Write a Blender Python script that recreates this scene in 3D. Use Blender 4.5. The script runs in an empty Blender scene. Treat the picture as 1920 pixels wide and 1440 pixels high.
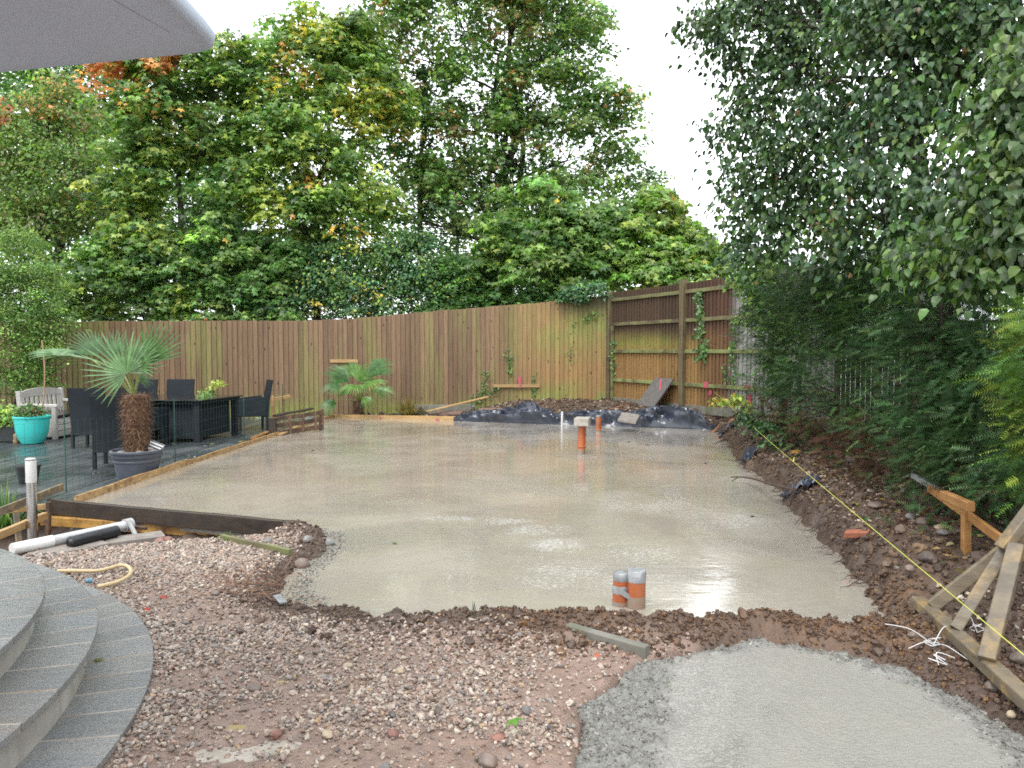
import bpy, bmesh, math, random
import numpy as np
from mathutils import Vector, Matrix

R = math.radians
rnd = random.Random(7)
rng = np.random.default_rng(11)
SC = bpy.context.scene
COL = SC.collection

# ------------------------------------------------------------------ camera
CAM_H = 1.5
FPX = 1387.0
PITCH = math.atan(62.0 / FPX)
cam_d = bpy.data.cameras.new('camera')
cam_d.sensor_width = 36.0
cam_d.lens = 36.0 * FPX / 1920.0
cam_d.clip_start = 0.05
cam_d.clip_end = 2000.0
cam = bpy.data.objects.new('camera', cam_d)
COL.objects.link(cam)
cam.location = (0, 0, CAM_H)
cam.rotation_euler = (math.pi / 2 - PITCH, 0, 0)
SC.camera = cam

# ------------------------------------------------------------------ overcast sky and sun
SUN_EL, SUN_AZ = R(56), R(200)
world = bpy.data.worlds.new('World')
SC.world = world
world.use_nodes = True
wn = world.node_tree
wn.nodes.clear()
w_out = wn.nodes.new('ShaderNodeOutputWorld')
w_bg = wn.nodes.new('ShaderNodeBackground')
w_bg.inputs['Strength'].default_value = 0.12
w_sky = wn.nodes.new('ShaderNodeTexSky')
w_sky.sky_type = 'NISHITA'
w_sky.sun_disc = False
w_sky.sun_elevation = SUN_EL
w_sky.sun_rotation = SUN_AZ
w_sky.dust_density = 4.0
w_sat = wn.nodes.new('ShaderNodeHueSaturation')
w_sat.inputs['Saturation'].default_value = 0.35
w_mix = wn.nodes.new('ShaderNodeMix')
w_mix.data_type = 'RGBA'
w_mix.inputs['Factor'].default_value = 0.85
w_tc = wn.nodes.new('ShaderNodeTexCoord')
w_no = wn.nodes.new('ShaderNodeTexNoise')
w_no.inputs['Scale'].default_value = 2.2
w_no.inputs['Detail'].default_value = 5.0
w_rmp = wn.nodes.new('ShaderNodeMix')
w_rmp.data_type = 'RGBA'
w_rmp.inputs['A'].default_value = (11.5, 12.4, 13.2, 1)      # cloud layer, thin part
w_rmp.inputs['B'].default_value = (15.0, 15.1, 15.4, 1)      # cloud layer, bright part
wn.links.new(w_tc.outputs['Generated'], w_no.inputs['Vector'])
wn.links.new(w_no.outputs['Fac'], w_rmp.inputs['Factor'])
wn.links.new(w_sky.outputs['Color'], w_sat.inputs['Color'])
wn.links.new(w_sat.outputs['Color'], w_mix.inputs['A'])
wn.links.new(w_rmp.outputs['Result'], w_mix.inputs['B'])
wn.links.new(w_mix.outputs['Result'], w_bg.inputs['Color'])
wn.links.new(w_bg.outputs['Background'], w_out.inputs['Surface'])

sun_d = bpy.data.lights.new('sun', 'SUN')
sun_d.energy = 1.4
sun_d.angle = R(28)
sun_d.color = (1.0, 0.97, 0.92)
sun = bpy.data.objects.new('sun', sun_d)
COL.objects.link(sun)
sun.rotation_euler = (math.pi / 2 - SUN_EL, 0, math.pi - SUN_AZ)
sun.location = (0, 0, 30)

SC.view_settings.view_transform = 'Standard'
SC.view_settings.look = 'None'
SC.view_settings.exposure = 0.8
SC.view_settings.gamma = 1.0
SC.view_settings.use_curve_mapping = False
SC.render.engine = 'CYCLES'
SC.cycles.max_bounces = 7
SC.cycles.diffuse_bounces = 4
SC.cycles.glossy_bounces = 3
SC.cycles.transmission_bounces = 4
SC.cycles.transparent_max_bounces = 6
SC.cycles.use_denoising = False
SC.cycles.use_adaptive_sampling = False
SC.cycles.sampling_pattern = 'BLUE_NOISE'
SC.cycles.filter_width = 1.7
SC.cycles.sample_clamp_indirect = 4.0
SC.cycles.sample_clamp_direct = 8.0
SC.cycles.blur_glossy = 0.6
try:
    SC.cycles.denoiser = 'OPENIMAGEDENOISE'
    SC.cycles.denoising_input_passes = 'RGB_ALBEDO_NORMAL'
except Exception:
    pass

# ------------------------------------------------------------------ helpers
SP, CP = math.sin(PITCH), math.cos(PITCH)


def ray(px, py):
    dx = (px - 960.0) / FPX
    dy = (720.0 - py) / FPX
    return Vector((dx, CP + dy * SP, -SP + dy * CP))


def at(px, py, z=0.0):
    """world point on the level plane z seen at a photo pixel"""
    d = ray(px, py)
    t = (z - CAM_H) / d.z
    return Vector((d.x * t, d.y * t, z))


def atY(px, py, Y):
    """world point at distance Y seen at a photo pixel"""
    d = ray(px, py)
    t = Y / d.y
    return Vector((d.x * t, Y, CAM_H + d.z * t))


def _hash(ix, iy, seed):
    n = (ix * 374761393 + iy * 668265263 + seed * 974711) & 0xffffffff
    n = ((n ^ (n >> 13)) * 1274126177) & 0xffffffff
    return ((n ^ (n >> 16)) & 0xffff) / 65535.0


def vnoise(x, y, seed=0):
    x = np.asarray(x, float); y = np.asarray(y, float)
    ix = np.floor(x).astype(np.int64); iy = np.floor(y).astype(np.int64)
    fx = x - ix; fy = y - iy
    fx = fx * fx * (3 - 2 * fx); fy = fy * fy * (3 - 2 * fy)
    a = _hash(ix, iy, seed); b = _hash(ix + 1, iy, seed)
    c = _hash(ix, iy + 1, seed); d = _hash(ix + 1, iy + 1, seed)
    return (a * (1 - fx) + b * fx) * (1 - fy) + (c * (1 - fx) + d * fx) * fy


def fbm(x, y, octv=4, seed=0):
    s = 0.0; a = 0.5; t = 0.0
    for k in range(octv):
        s = s + a * vnoise(np.asarray(x) * 2 ** k, np.asarray(y) * 2 ** k, seed + k * 17)
        t += a; a *= 0.55
    return s / t            # 0..1


def sstep(x, a, b):
    t = np.clip((np.asarray(x, float) - a) / (b - a), 0, 1)
    return t * t * (3 - 2 * t)


def tag(o, label=None, cat=None, group=None, kind=None):
    if label: o['label'] = label
    if cat: o['category'] = cat
    if group: o['group'] = group
    if kind: o['kind'] = kind
    return o


WLOC = {}


def thing(name, label, cat, loc=(0, 0, 0), group=None):
    o = bpy.data.objects.new(name, None)
    COL.objects.link(o)
    o.empty_display_size = 0.1
    o.location = loc
    WLOC[o.name] = Vector(loc)
    return tag(o, label, cat, group)


class MB:
    """collects vertices and faces in world coordinates, links them as one mesh object"""

    def __init__(self):
        self.v = []; self.f = []

    def add(self, vs, fs):
        n = len(self.v)
        self.v += [tuple(p) for p in vs]
        self.f += [tuple(i + n for i in q) for q in fs]
        return self

    def obox(self, c, ax, ay, az):
        """box from centre and three half-axis vectors"""
        c = Vector(c); ax = Vector(ax); ay = Vector(ay); az = Vector(az)
        vs = [c + ax * sx + ay * sy + az * sz for sz in (-1, 1) for sy in (-1, 1) for sx in (-1, 1)]
        return self.add(vs, [(0, 2, 3, 1), (4, 5, 7, 6), (0, 1, 5, 4), (2, 6, 7, 3), (0, 4, 6, 2), (1, 3, 7, 5)])

    def box(self, lo, hi):
        c = [(a + b) / 2 for a, b in zip(lo, hi)]
        h = [(b - a) / 2 for a, b in zip(lo, hi)]
        return self.obox(c, (h[0], 0, 0), (0, h[1], 0), (0, 0, h[2]))

    def bar(self, p, q, w, h, up=(0, 0, 1), wob=0.0):
        """square bar from p to q; w sideways, h along up; with chamfered, slightly wobbling section"""
        p = Vector(p); q = Vector(q)
        d = (q - p); L = d.length; d.normalize()
        u = Vector(up)
        s = d.cross(u)
        if s.length < 1e-4: s = d.cross(Vector((1, 0, 0)))
        s.normalize(); u = s.cross(d).normalized()
        n = max(1, int(L / 0.25)) if wob else 1
        c = min(w, h) * 0.1
        prof = [(-w / 2 + c, -h / 2), (w / 2 - c, -h / 2), (w / 2, -h / 2 + c), (w / 2, h / 2 - c),
                (w / 2 - c, h / 2), (-w / 2 + c, h / 2), (-w / 2, h / 2 - c), (-w / 2, -h / 2 + c)]
        vs = []
        for i in range(n + 1):
            o = p + d * (L * i / n)
            if wob: o = o + s * rnd.uniform(-wob, wob) + u * rnd.uniform(-wob, wob)
            vs += [o + s * a + u * b for a, b in prof]
        fs = [tuple(range(7, -1, -1)), tuple(range(n * 8, n * 8 + 8))]
        for i in range(n):
            for k in range(8):
                fs.append((i * 8 + k, i * 8 + (k + 1) % 8, i * 8 + 8 + (k + 1) % 8, i * 8 + 8 + k))
        return self.add(vs, fs)

    def tube(self, pts, rad, n=8, cap=True):
        pts = [Vector(p) for p in pts]
        if not hasattr(rad, '__len__'): rad = [rad] * len(pts)
        vs = []; fs = []
        ref = None
        for i, p in enumerate(pts):
            d = (pts[min(i + 1, len(pts) - 1)] - pts[max(i - 1, 0)])
            if d.length < 1e-9: d = Vector((0, 0, 1))
            d.normalize()
            if ref is None:
                ref = d.cross(Vector((0, 0, 1)))
                if ref.length < 0.1: ref = d.cross(Vector((1, 0, 0)))
            ref = (ref - d * ref.dot(d)).normalized()
            b = d.cross(ref)
            for k in range(n):
                a = 2 * math.pi * k / n
                vs.append(p + (ref * math.cos(a) + b * math.sin(a)) * rad[i])
        for i in range(len(pts) - 1):
            for k in range(n):
                fs.append((i * n + k, i * n + (k + 1) % n, (i + 1) * n + (k + 1) % n, (i + 1) * n + k))
        if cap:
            fs.append(tuple(range(n - 1, -1, -1)))
            m = (len(pts) - 1) * n
            fs.append(tuple(range(m, m + n)))
        return self.add(vs, fs)

    def lathe(self, prof, n=32, c=(0, 0, 0), jit=0.0):
        """prof: list of (radius, z)"""
        c = Vector(c); vs = []; fs = []
        for r, z in prof:
            for k in range(n):
                a = 2 * math.pi * k / n
                rr = r * (1 + rnd.uniform(-jit, jit))
                vs.append(c + Vector((rr * math.cos(a), rr * math.sin(a), z)))
        for i in range(len(prof) - 1):
            for k in range(n):
                fs.append((i * n + k, i * n + (k + 1) % n, (i + 1) * n + (k + 1) % n, (i + 1) * n + k))
        if prof[0][0] > 1e-5: fs.append(tuple(range(n - 1, -1, -1)))
        if prof[-1][0] > 1e-5: fs.append(tuple(range((len(prof) - 1) * n, len(prof) * n)))
        return self.add(vs, fs)

    def build(self, name, mat, parent=None, origin=None, smooth=False, bevel=0.0):
        if parent is not None:
            o0 = WLOC[parent.name]
        elif origin is not None:
            o0 = Vector(origin)
        else:
            xs = [p[0] for p in self.v]; ys = [p[1] for p in self.v]; zs = [p[2] for p in self.v]
            o0 = Vector(((min(xs) + max(xs)) / 2, (min(ys) + max(ys)) / 2, min(zs)))
        me = bpy.data.meshes.new(name)
        me.from_pydata([(p[0] - o0.x, p[1] - o0.y, p[2] - o0.z) for p in self.v], [], self.f)
        me.update()
        if mat: me.materials.append(mat)
        if smooth:
            me.shade_smooth()
            if smooth != 2: me.set_sharp_from_angle(angle=R(40))
        ob = bpy.data.objects.new(name, me)
        COL.objects.link(ob)
        if parent is not None:
            ob.parent = parent
        else:
            ob.location = o0
        WLOC[ob.name] = o0
        if bevel:
            m = ob.modifiers.new('bevel', 'BEVEL'); m.width = bevel; m.segments = 2; m.limit_method = 'ANGLE'
        return ob


def copy_tree(o, parent=None):
    c = o.copy(); COL.objects.link(c)
    if parent is not None: c.parent = parent
    WLOC[c.name] = WLOC.get(o.name, Vector())
    for ch in list(o.children): copy_tree(ch, c)
    return c


def npmesh(name, V, T, mat, parent=None, col=None, origin=None, smooth=False):
    """triangle mesh from numpy arrays; V world coordinates"""
    o0 = WLOC[parent.name] if parent is not None else Vector(origin if origin is not None else (0, 0, 0))
    V = np.asarray(V, np.float32) - np.array(o0, np.float32)
    T = np.asarray(T, np.int32)
    me = bpy.data.meshes.new(name)
    me.vertices.add(len(V)); me.vertices.foreach_set('co', V.ravel())
    me.loops.add(T.size); me.loops.foreach_set('vertex_index', T.ravel())
    me.polygons.add(len(T))
    me.polygons.foreach_set('loop_start', np.arange(0, T.size, T.shape[1], dtype=np.int32))
    me.polygons.foreach_set('use_smooth', np.full(len(T), bool(smooth)))
    me.update(calc_edges=True)
    if col is not None:
        a = me.attributes.new('leaf_col', 'FLOAT_COLOR', 'POINT')
        c4 = np.ones((len(V), 4), np.float32); c4[:, :3] = col
        a.data.foreach_set('color', c4.ravel())
    me.materials.append(mat)
    ob = bpy.data.objects.new(name, me)
    COL.objects.link(ob)
    if parent is not None: ob.parent = parent
    else: ob.location = o0
    WLOC[ob.name] = o0
    return ob


# ------------------------------------------------------------------ material helpers
def nd(nt, typ, ins=None, **props):
    n = nt.nodes.new(typ)
    for k, v in props.items(): setattr(n, k, v)
    for k, v in (ins or {}).items():
        s = n.inputs[k]
        if isinstance(v, bpy.types.NodeSocket): nt.links.new(v, s)
        else:
            if isinstance(v, tuple) and len(v) == 3 and s.type == 'RGBA': v = v + (1,)
            s.default_value = v
    return n


def newmat(name):
    m = bpy.data.materials.new(name); m.use_nodes = True
    nt = m.node_tree
    b = nt.nodes['Principled BSDF']
    return m, nt, b


def mixc(nt, fac, a, b, blend='MIX'):
    n = nt.nodes.new('ShaderNodeMix'); n.data_type = 'RGBA'; n.blend_type = blend
    for s, v in (('Factor', fac), ('A', a), ('B', b)):
        if s == 'Factor': sock = n.inputs[0]
        else: sock = n.inputs[6 if s == 'A' else 7]
        if isinstance(v, bpy.types.NodeSocket): nt.links.new(v, sock)
        elif s == 'Factor': sock.default_value = v
        else: sock.default_value = tuple(v[:3]) + (1,)
    return n.outputs[2]


def mth(nt, op, a, b=0.0, c=0.0, clamp=False):
    n = nt.nodes.new('ShaderNodeMath'); n.operation = op; n.use_clamp = clamp
    for i, v in enumerate((a, b, c)):
        if i >= len(n.inputs): break
        if isinstance(v, bpy.types.NodeSocket): nt.links.new(v, n.inputs[i])
        else: n.inputs[i].default_value = v
    return n.outputs[0]


def mrange(nt, v, a, b, c=0.0, d=1.0):
    n = nd(nt, 'ShaderNodeMapRange', {'Value': v, 'From Min': a, 'From Max': b, 'To Min': c, 'To Max': d})
    n.interpolation_type = 'SMOOTHSTEP'
    return n.outputs[0]


def noise(nt, vec, scale, detail=4.0, rough=0.55, dist=0.0):
    n = nd(nt, 'ShaderNodeTexNoise', {'Scale': scale, 'Detail': detail, 'Roughness': rough, 'Distortion': dist})
    if vec is not None: nt.links.new(vec, n.inputs['Vector'])
    return n.outputs[0]


def stretch(nt, vec, s):
    n = nd(nt, 'ShaderNodeMapping', {'Vector': vec, 'Scale': s})
    return n.outputs[0]


def mk(name, c1, c2=None, scale=6.0, st=(1, 1, 1), rough=0.6, rv=0.15, bump=0.3, bscale=60.0, dist=0.004, rand=0.15,
       metallic=0.0, spec=0.5, c3=None, s3=2.5, coat=0.0):
    """generic weathered surface: two-tone noise, a third blotch colour, rough variation, fine relief"""
    m, nt, b = newmat(name)
    if c2 is None: c2 = tuple(x * 0.65 for x in c1)
    c1, c2, c3 = [None if c is None else tuple(x * 0.75 for x in c) for c in (c1, c2, c3)]
    tc = nd(nt, 'ShaderNodeTexCoord').outputs['Object']
    oi = nd(nt, 'ShaderNodeObjectInfo').outputs['Random']
    off = nd(nt, 'ShaderNodeVectorMath', {0: tc, 1: nd(nt, 'ShaderNodeCombineXYZ', {'X': mth(nt, 'MULTIPLY', oi, 37.0), 'Y': mth(nt, 'MULTIPLY', oi, 11.0)}).outputs[0]}).outputs[0]
    v = stretch(nt, off, st)
    n1 = noise(nt, v, scale, 6)
    col = mixc(nt, mrange(nt, n1, 0.32, 0.68), c1, c2)
    if c3 is not None:
        n3 = noise(nt, off, s3, 4, 0.6)
        col = mixc(nt, mrange(nt, n3, 0.5, 0.7), col, c3)
    val = mth(nt, 'MULTIPLY_ADD', oi, 2 * rand, 1 - rand)
    col = nd(nt, 'ShaderNodeHueSaturation', {'Color': col, 'Value': val}).outputs[0]
    nt.links.new(col, b.inputs['Base Color'])
    n2 = noise(nt, v, scale * 2.3, 3)
    nt.links.new(mrange(nt, n2, 0.3, 0.7, max(0.02, rough - rv), min(1, rough + rv)), b.inputs['Roughness'])
    b.inputs['Metallic'].default_value = metallic
    b.inputs['Specular IOR Level'].default_value = spec
    if coat:
        b.inputs['Coat Weight'].default_value = coat
        b.inputs['Coat Roughness'].default_value = 0.12
    if bump:
        n4 = noise(nt, v, bscale, 5, 0.65)
        bp = nd(nt, 'ShaderNodeBump', {'Height': n4, 'Strength': bump, 'Distance': dist})
        nt.links.new(bp.outputs[0], b.inputs['Normal'])
    return m


def leafmat(name, trans=0.35, rough=0.42, spec=0.5, bump=0.0):
    m, nt, b = newmat(name)
    at_ = nd(nt, 'ShaderNodeAttribute', attribute_name='leaf_col')
    col = at_.outputs['Color']
    tc = nd(nt, 'ShaderNodeTexCoord').outputs['Object']
    n = noise(nt, tc, 9.0, 3)
    col2 = nd(nt, 'ShaderNodeHueSaturation', {'Color': col, 'Value': mrange(nt, n, 0.3, 0.7, 0.75, 1.2)}).outputs[0]
    nt.links.new(col2, b.inputs['Base Color'])
    b.inputs['Roughness'].default_value = rough
    b.inputs['Specular IOR Level'].default_value = spec
    tr = nd(nt, 'ShaderNodeBsdfTranslucent', {'Color': mixc(nt, 1.0, col2, (1.3, 1.5, 0.85), 'MULTIPLY')})
    mx = nd(nt, 'ShaderNodeMixShader', {0: trans, 1: b.outputs[0], 2: tr.outputs[0]})
    nt.links.new(mx.outputs[0], nt.nodes['Material Output'].inputs['Surface'])
    return m

# ------------------------------------------------------------------ materials
GLINT_FOAM = []  # spots on the slab where painted white glints and foam go
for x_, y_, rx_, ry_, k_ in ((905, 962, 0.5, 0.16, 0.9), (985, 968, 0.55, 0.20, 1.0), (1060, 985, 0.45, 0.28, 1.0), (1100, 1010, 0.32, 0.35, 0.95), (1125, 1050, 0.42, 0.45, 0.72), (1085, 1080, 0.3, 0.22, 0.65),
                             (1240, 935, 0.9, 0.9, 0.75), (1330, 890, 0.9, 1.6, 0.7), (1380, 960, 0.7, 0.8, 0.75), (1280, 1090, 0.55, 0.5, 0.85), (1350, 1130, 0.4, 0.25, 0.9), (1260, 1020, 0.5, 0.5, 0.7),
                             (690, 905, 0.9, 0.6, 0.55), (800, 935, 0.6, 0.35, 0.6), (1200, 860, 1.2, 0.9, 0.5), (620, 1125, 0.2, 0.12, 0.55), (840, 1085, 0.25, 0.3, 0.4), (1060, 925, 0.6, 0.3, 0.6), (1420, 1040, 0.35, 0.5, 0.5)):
    q_ = at(x_, y_, 0.0); GLINT_FOAM.append((q_.x, q_.y, rx_, ry_, k_))


def slab_material(name, c1, c2, c3, ripple=1.0, lo=0.08, hi=0.42, coarse=False):
    m, nt, b = newmat(name)
    pos = nd(nt, 'ShaderNodeTexCoord').outputs['Object']
    big = noise(nt, pos, 0.55, 5, 0.55, 0.6)
    mid = noise(nt, pos, 2.1, 5, 0.6, 0.4)
    fine = noise(nt, pos, 26.0, 5, 0.65)
    col = mixc(nt, mrange(nt, big, 0.38, 0.62), c1, c2)
    col = mixc(nt, mth(nt, 'MULTIPLY', mrange(nt, mid, 0.5, 0.72), 0.6), col, c3)
    col = mixc(nt, mth(nt, 'MULTIPLY', mrange(nt, fine, 0.35, 0.75), 0.3), col, tuple(x * 0.72 for x in c1))
    nt.links.new(col, b.inputs['Base Color'])
    if coarse:
        rim = nd(nt, 'ShaderNodeAttribute', attribute_name='rim').outputs['Fac']
        col = mixc(nt, mth(nt, 'MULTIPLY', rim, 0.85), col, (0.155, 0.152, 0.14))
        nt.links.new(col, b.inputs['Base Color'])
    wet = noise(nt, pos, 0.8, 4, 0.6, 1.2)
    nt.links.new(mrange(nt, wet, 0.4, 0.62, lo, hi), b.inputs['Roughness'])
    b.inputs['IOR'].default_value = 1.45
    # wet film: smooth areas, patches of stipple that glint, faint comb lines left by the float
    warp = nd(nt, 'ShaderNodeVectorMath', {0: nd(nt, 'ShaderNodeTexNoise', {'Vector': pos, 'Scale': 0.9}).outputs['Color'], 1: (0.5, 0.35, 0)}, operation='MULTIPLY').outputs[0]
    pw_ = nd(nt, 'ShaderNodeVectorMath', {0: pos, 1: warp}).outputs[0]
    comb = noise(nt, stretch(nt, pw_, (1.1, 34.0, 1.0)), 1.0, 3, 0.5)
    grains = noise(nt, stretch(nt, pos, (1.0, 1.5, 1.0)), 38.0 if not coarse else 55.0, 4, 0.62)
    grains = mth(nt, 'ADD', mth(nt, 'MULTIPLY', mrange(nt, grains, 0.46, 0.60), 0.55), mth(nt, 'MULTIPLY', grains, 0.6))
    region = mrange(nt, noise(nt, pos, 0.55, 6, 0.66, 0.7), 0.47, 0.60)
    region2 = mrange(nt, noise(nt, nd(nt, 'ShaderNodeVectorMath', {0: pos, 1: (13.0, 5.0, 0)}).outputs[0], 0.7, 5, 0.6, 0.5), 0.46, 0.60)
    gk, g0, ck, c0 = (0.22, 0.015, 0.34, 0.02) if not coarse else (0.6, 0.32, 0.04, 0.02)
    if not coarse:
        # white glints painted into the colour, with pale laitance foam, as bands and flecks
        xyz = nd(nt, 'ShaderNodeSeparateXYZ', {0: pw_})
        glint_foam = None
        for cx_, cy_, rx_, ry_, k_ in GLINT_FOAM:
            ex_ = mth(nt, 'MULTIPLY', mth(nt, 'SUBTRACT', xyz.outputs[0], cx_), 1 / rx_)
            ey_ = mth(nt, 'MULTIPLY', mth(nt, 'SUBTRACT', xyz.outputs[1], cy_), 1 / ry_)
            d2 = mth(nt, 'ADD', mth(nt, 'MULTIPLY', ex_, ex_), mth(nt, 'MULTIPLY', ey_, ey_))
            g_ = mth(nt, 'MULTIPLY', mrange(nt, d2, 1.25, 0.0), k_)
            glint_foam = g_ if glint_foam is None else mth(nt, 'MAXIMUM', glint_foam, g_)
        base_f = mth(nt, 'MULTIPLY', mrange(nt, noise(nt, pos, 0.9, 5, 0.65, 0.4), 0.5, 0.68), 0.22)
        glint_foam = mth(nt, 'MULTIPLY', glint_foam, mrange(nt, noise(nt, pos, 1.7, 5, 0.65, 0.6), 0.34, 0.60, 0.5, 1.0))
        glint_foam = mth(nt, 'MAXIMUM', glint_foam, base_f)
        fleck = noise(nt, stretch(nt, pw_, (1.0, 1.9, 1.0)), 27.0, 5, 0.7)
        th_ = mth(nt, 'MULTIPLY_ADD', glint_foam, -0.26, 0.70)
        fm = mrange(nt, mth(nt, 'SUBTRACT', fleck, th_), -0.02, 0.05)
        fm = mth(nt, 'MULTIPLY', fm, mrange(nt, glint_foam, 0.04, 0.25))
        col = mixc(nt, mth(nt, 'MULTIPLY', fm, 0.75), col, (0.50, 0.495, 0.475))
        lines = mth(nt, 'MULTIPLY', mth(nt, 'MULTIPLY', mrange(nt, comb, 0.55, 0.70), region2), 0.5)
        col = mixc(nt, lines, col, (0.36, 0.345, 0.31))
        nt.links.new(col, b.inputs['Base Color'])
    bh = mth(nt, 'ADD', mth(nt, 'MULTIPLY', comb, mth(nt, 'MULTIPLY_ADD', region2, ck, c0)), mth(nt, 'MULTIPLY', grains, mth(nt, 'MULTIPLY_ADD', region, gk, g0)))
    if not coarse:
        # standing film of bleed water over the paste
        nt.links.new(mrange(nt, noise(nt, pos, 0.7, 5, 0.62, 0.8), 0.36, 0.6, 0.15, 0.8), b.inputs['Coat Weight'])
        b.inputs['Coat IOR'].default_value = 1.45
        nt.links.new(mrange(nt, wet, 0.42, 0.66, 0.015, 0.09), b.inputs['Coat Roughness'])
        cb = nd(nt, 'ShaderNodeBump', {'Height': mth(nt, 'ADD', noise(nt, stretch(nt, pos, (1.0, 2.4, 1.0)), 3.2, 2), mth(nt, 'MULTIPLY', comb, mth(nt, 'MULTIPLY', region2, 0.25))), 'Strength': 0.5, 'Distance': 0.006})
        nt.links.new(cb.outputs[0], b.inputs['Coat Normal'])
    bp = nd(nt, 'ShaderNodeBump', {'Height': bh, 'Strength': 0.9, 'Distance': 0.009 * ripple})
    nt.links.new(bp.outputs[0], b.inputs['Normal'])
    return m


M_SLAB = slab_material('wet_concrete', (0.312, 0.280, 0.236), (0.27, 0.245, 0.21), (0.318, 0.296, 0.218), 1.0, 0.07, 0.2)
M_PATHC = slab_material('wet_grey_concrete', (0.235, 0.227, 0.202), (0.205, 0.199, 0.178), (0.25, 0.24, 0.195), 1.0, 0.10, 0.28, True)
M_LUMP = mk('rough_concrete', (0.30, 0.30, 0.28), (0.17, 0.17, 0.16), 20, rough=0.4, bump=0.6, bscale=120, c3=(0.2, 0.19, 0.17))


def ground_material():
    m, nt, b = newmat('soil_and_mud')
    pos = nd(nt, 'ShaderNodeNewGeometry').outputs['Position']
    g = nd(nt, 'ShaderNodeAttribute', attribute_name='gravel').outputs['Fac']
    k = nd(nt, 'ShaderNodeAttribute', attribute_name='clay').outputs['Fac']
    n1 = noise(nt, pos, 1.7, 7, 0.62, 0.3)
    n2 = noise(nt, pos, 14.0, 6, 0.65)
    n3 = noise(nt, pos, 70.0, 5, 0.7)
    soil = mixc(nt, mrange(nt, n2, 0.3, 0.7), (0.052, 0.032, 0.022), (0.115, 0.072, 0.05))
    soil = mixc(nt, mrange(nt, n1, 0.5, 0.72), soil, (0.155, 0.10, 0.07))
    soil = mixc(nt, mth(nt, 'MULTIPLY', mrange(nt, n3, 0.58, 0.72), 0.55), soil, (0.24, 0.18, 0.14))
    clay = mixc(nt, mrange(nt, n2, 0.35, 0.65), (0.19, 0.10, 0.045), (0.12, 0.07, 0.042))
    soil = mixc(nt, mth(nt, 'MULTIPLY', k, mrange(nt, n1, 0.4, 0.6)), soil, clay)
    mud = mixc(nt, mrange(nt, n2, 0.3, 0.7), (0.27, 0.185, 0.145), (0.17, 0.115, 0.09))
    mud = mixc(nt, mth(nt, 'MULTIPLY', mrange(nt, n3, 0.55, 0.7), 0.5), mud, (0.36, 0.28, 0.23))
    col = mixc(nt, g, soil, mud)
    col = nd(nt, 'ShaderNodeHueSaturation', {'Color': col, 'Value': mth(nt, 'MULTIPLY_ADD', g, 0.2, 0.76)}).outputs[0]
    nt.links.new(col, b.inputs['Base Color'])
    nt.links.new(mrange(nt, noise(nt, pos, 3.0, 4), 0.4, 0.65, 0.22, 0.6), b.inputs['Roughness'])
    hb = mth(nt, 'ADD', mth(nt, 'MULTIPLY', n2, 0.6), mth(nt, 'MULTIPLY', n3, 0.5))
    bp = nd(nt, 'ShaderNodeBump', {'Height': hb, 'Strength': 0.8, 'Distance': 0.02})
    nt.links.new(bp.outputs[0], b.inputs['Normal'])
    return m


M_GROUND = ground_material()


def stones_material(name, stops, rough=0.35):
    m, nt, b = newmat(name)
    oi = nd(nt, 'ShaderNodeObjectInfo').outputs['Random']
    cr = nd(nt, 'ShaderNodeValToRGB', {'Fac': oi})
    cr.color_ramp.interpolation = 'CONSTANT'
    els = cr.color_ramp.elements
    while len(els) < len(stops): els.new(0.5)
    for e, (p, c) in zip(els, stops): e.position = p; e.color = tuple(x * (0.90 if name == 'gravel_stones' else 0.76) * k_ for x, k_ in zip(c, (1.0, 0.97, 0.90))) + (1,)
    tc = nd(nt, 'ShaderNodeNewGeometry').outputs['Position']
    n = noise(nt, tc, 130.0, 4)
    col = nd(nt, 'ShaderNodeHueSaturation', {'Color': cr.outputs[0], 'Value': mrange(nt, n, 0.3, 0.7, 0.65, 1.25)}).outputs[0]
    nt.links.new(col, b.inputs['Base Color'])
    b.inputs['Roughness'].default_value = rough
    return m


M_STONES = stones_material('gravel_stones', [(0.0, (0.26, 0.20, 0.175)), (0.18, (0.34, 0.27, 0.235)), (0.36, (0.18, 0.145, 0.13)),
                                             (0.5, (0.42, 0.36, 0.31)), (0.62, (0.25, 0.225, 0.215)), (0.74, (0.30, 0.205, 0.165)),
                                             (0.88, (0.46, 0.40, 0.345)), (0.95, (0.34, 0.24, 0.14)), (0.97, (0.10, 0.09, 0.09))])
M_CLODS = stones_material('soil_clods', [(0.0, (0.085, 0.053, 0.036)), (0.3, (0.11, 0.07, 0.047)), (0.55, (0.065, 0.040, 0.028)),
                                         (0.75, (0.13, 0.085, 0.057)), (0.95, (0.18, 0.115, 0.065))], 0.6)
M_CLAYC = stones_material('clay_clods', [(0.0, (0.12, 0.066, 0.038)), (0.3, (0.08, 0.048, 0.032)), (0.62, (0.18, 0.095, 0.038)), (0.74, (0.11, 0.066, 0.042))], 0.55)
M_CLUMPS = stones_material('concrete_lumps', [(0.0, (0.22, 0.22, 0.205)), (0.3, (0.15, 0.15, 0.14)), (0.6, (0.26, 0.255, 0.235)), (0.85, (0.19, 0.18, 0.16))], 0.35)
M_ROCK = mk('field_stone', (0.20, 0.145, 0.115), (0.13, 0.10, 0.085), 12, rough=0.5, bump=0.6, bscale=50, dist=0.01, rand=0.35, c3=(0.27, 0.22, 0.18))
M_PALEROCK = mk('pale_flint', (0.52, 0.42, 0.29), (0.38, 0.29, 0.19), 14, rough=0.45, bump=0.5, bscale=60)
M_GREYROCK = mk('grey_stone', (0.22, 0.205, 0.19), (0.15, 0.14, 0.13), 14, rough=0.45, bump=0.5, bscale=60)
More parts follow.
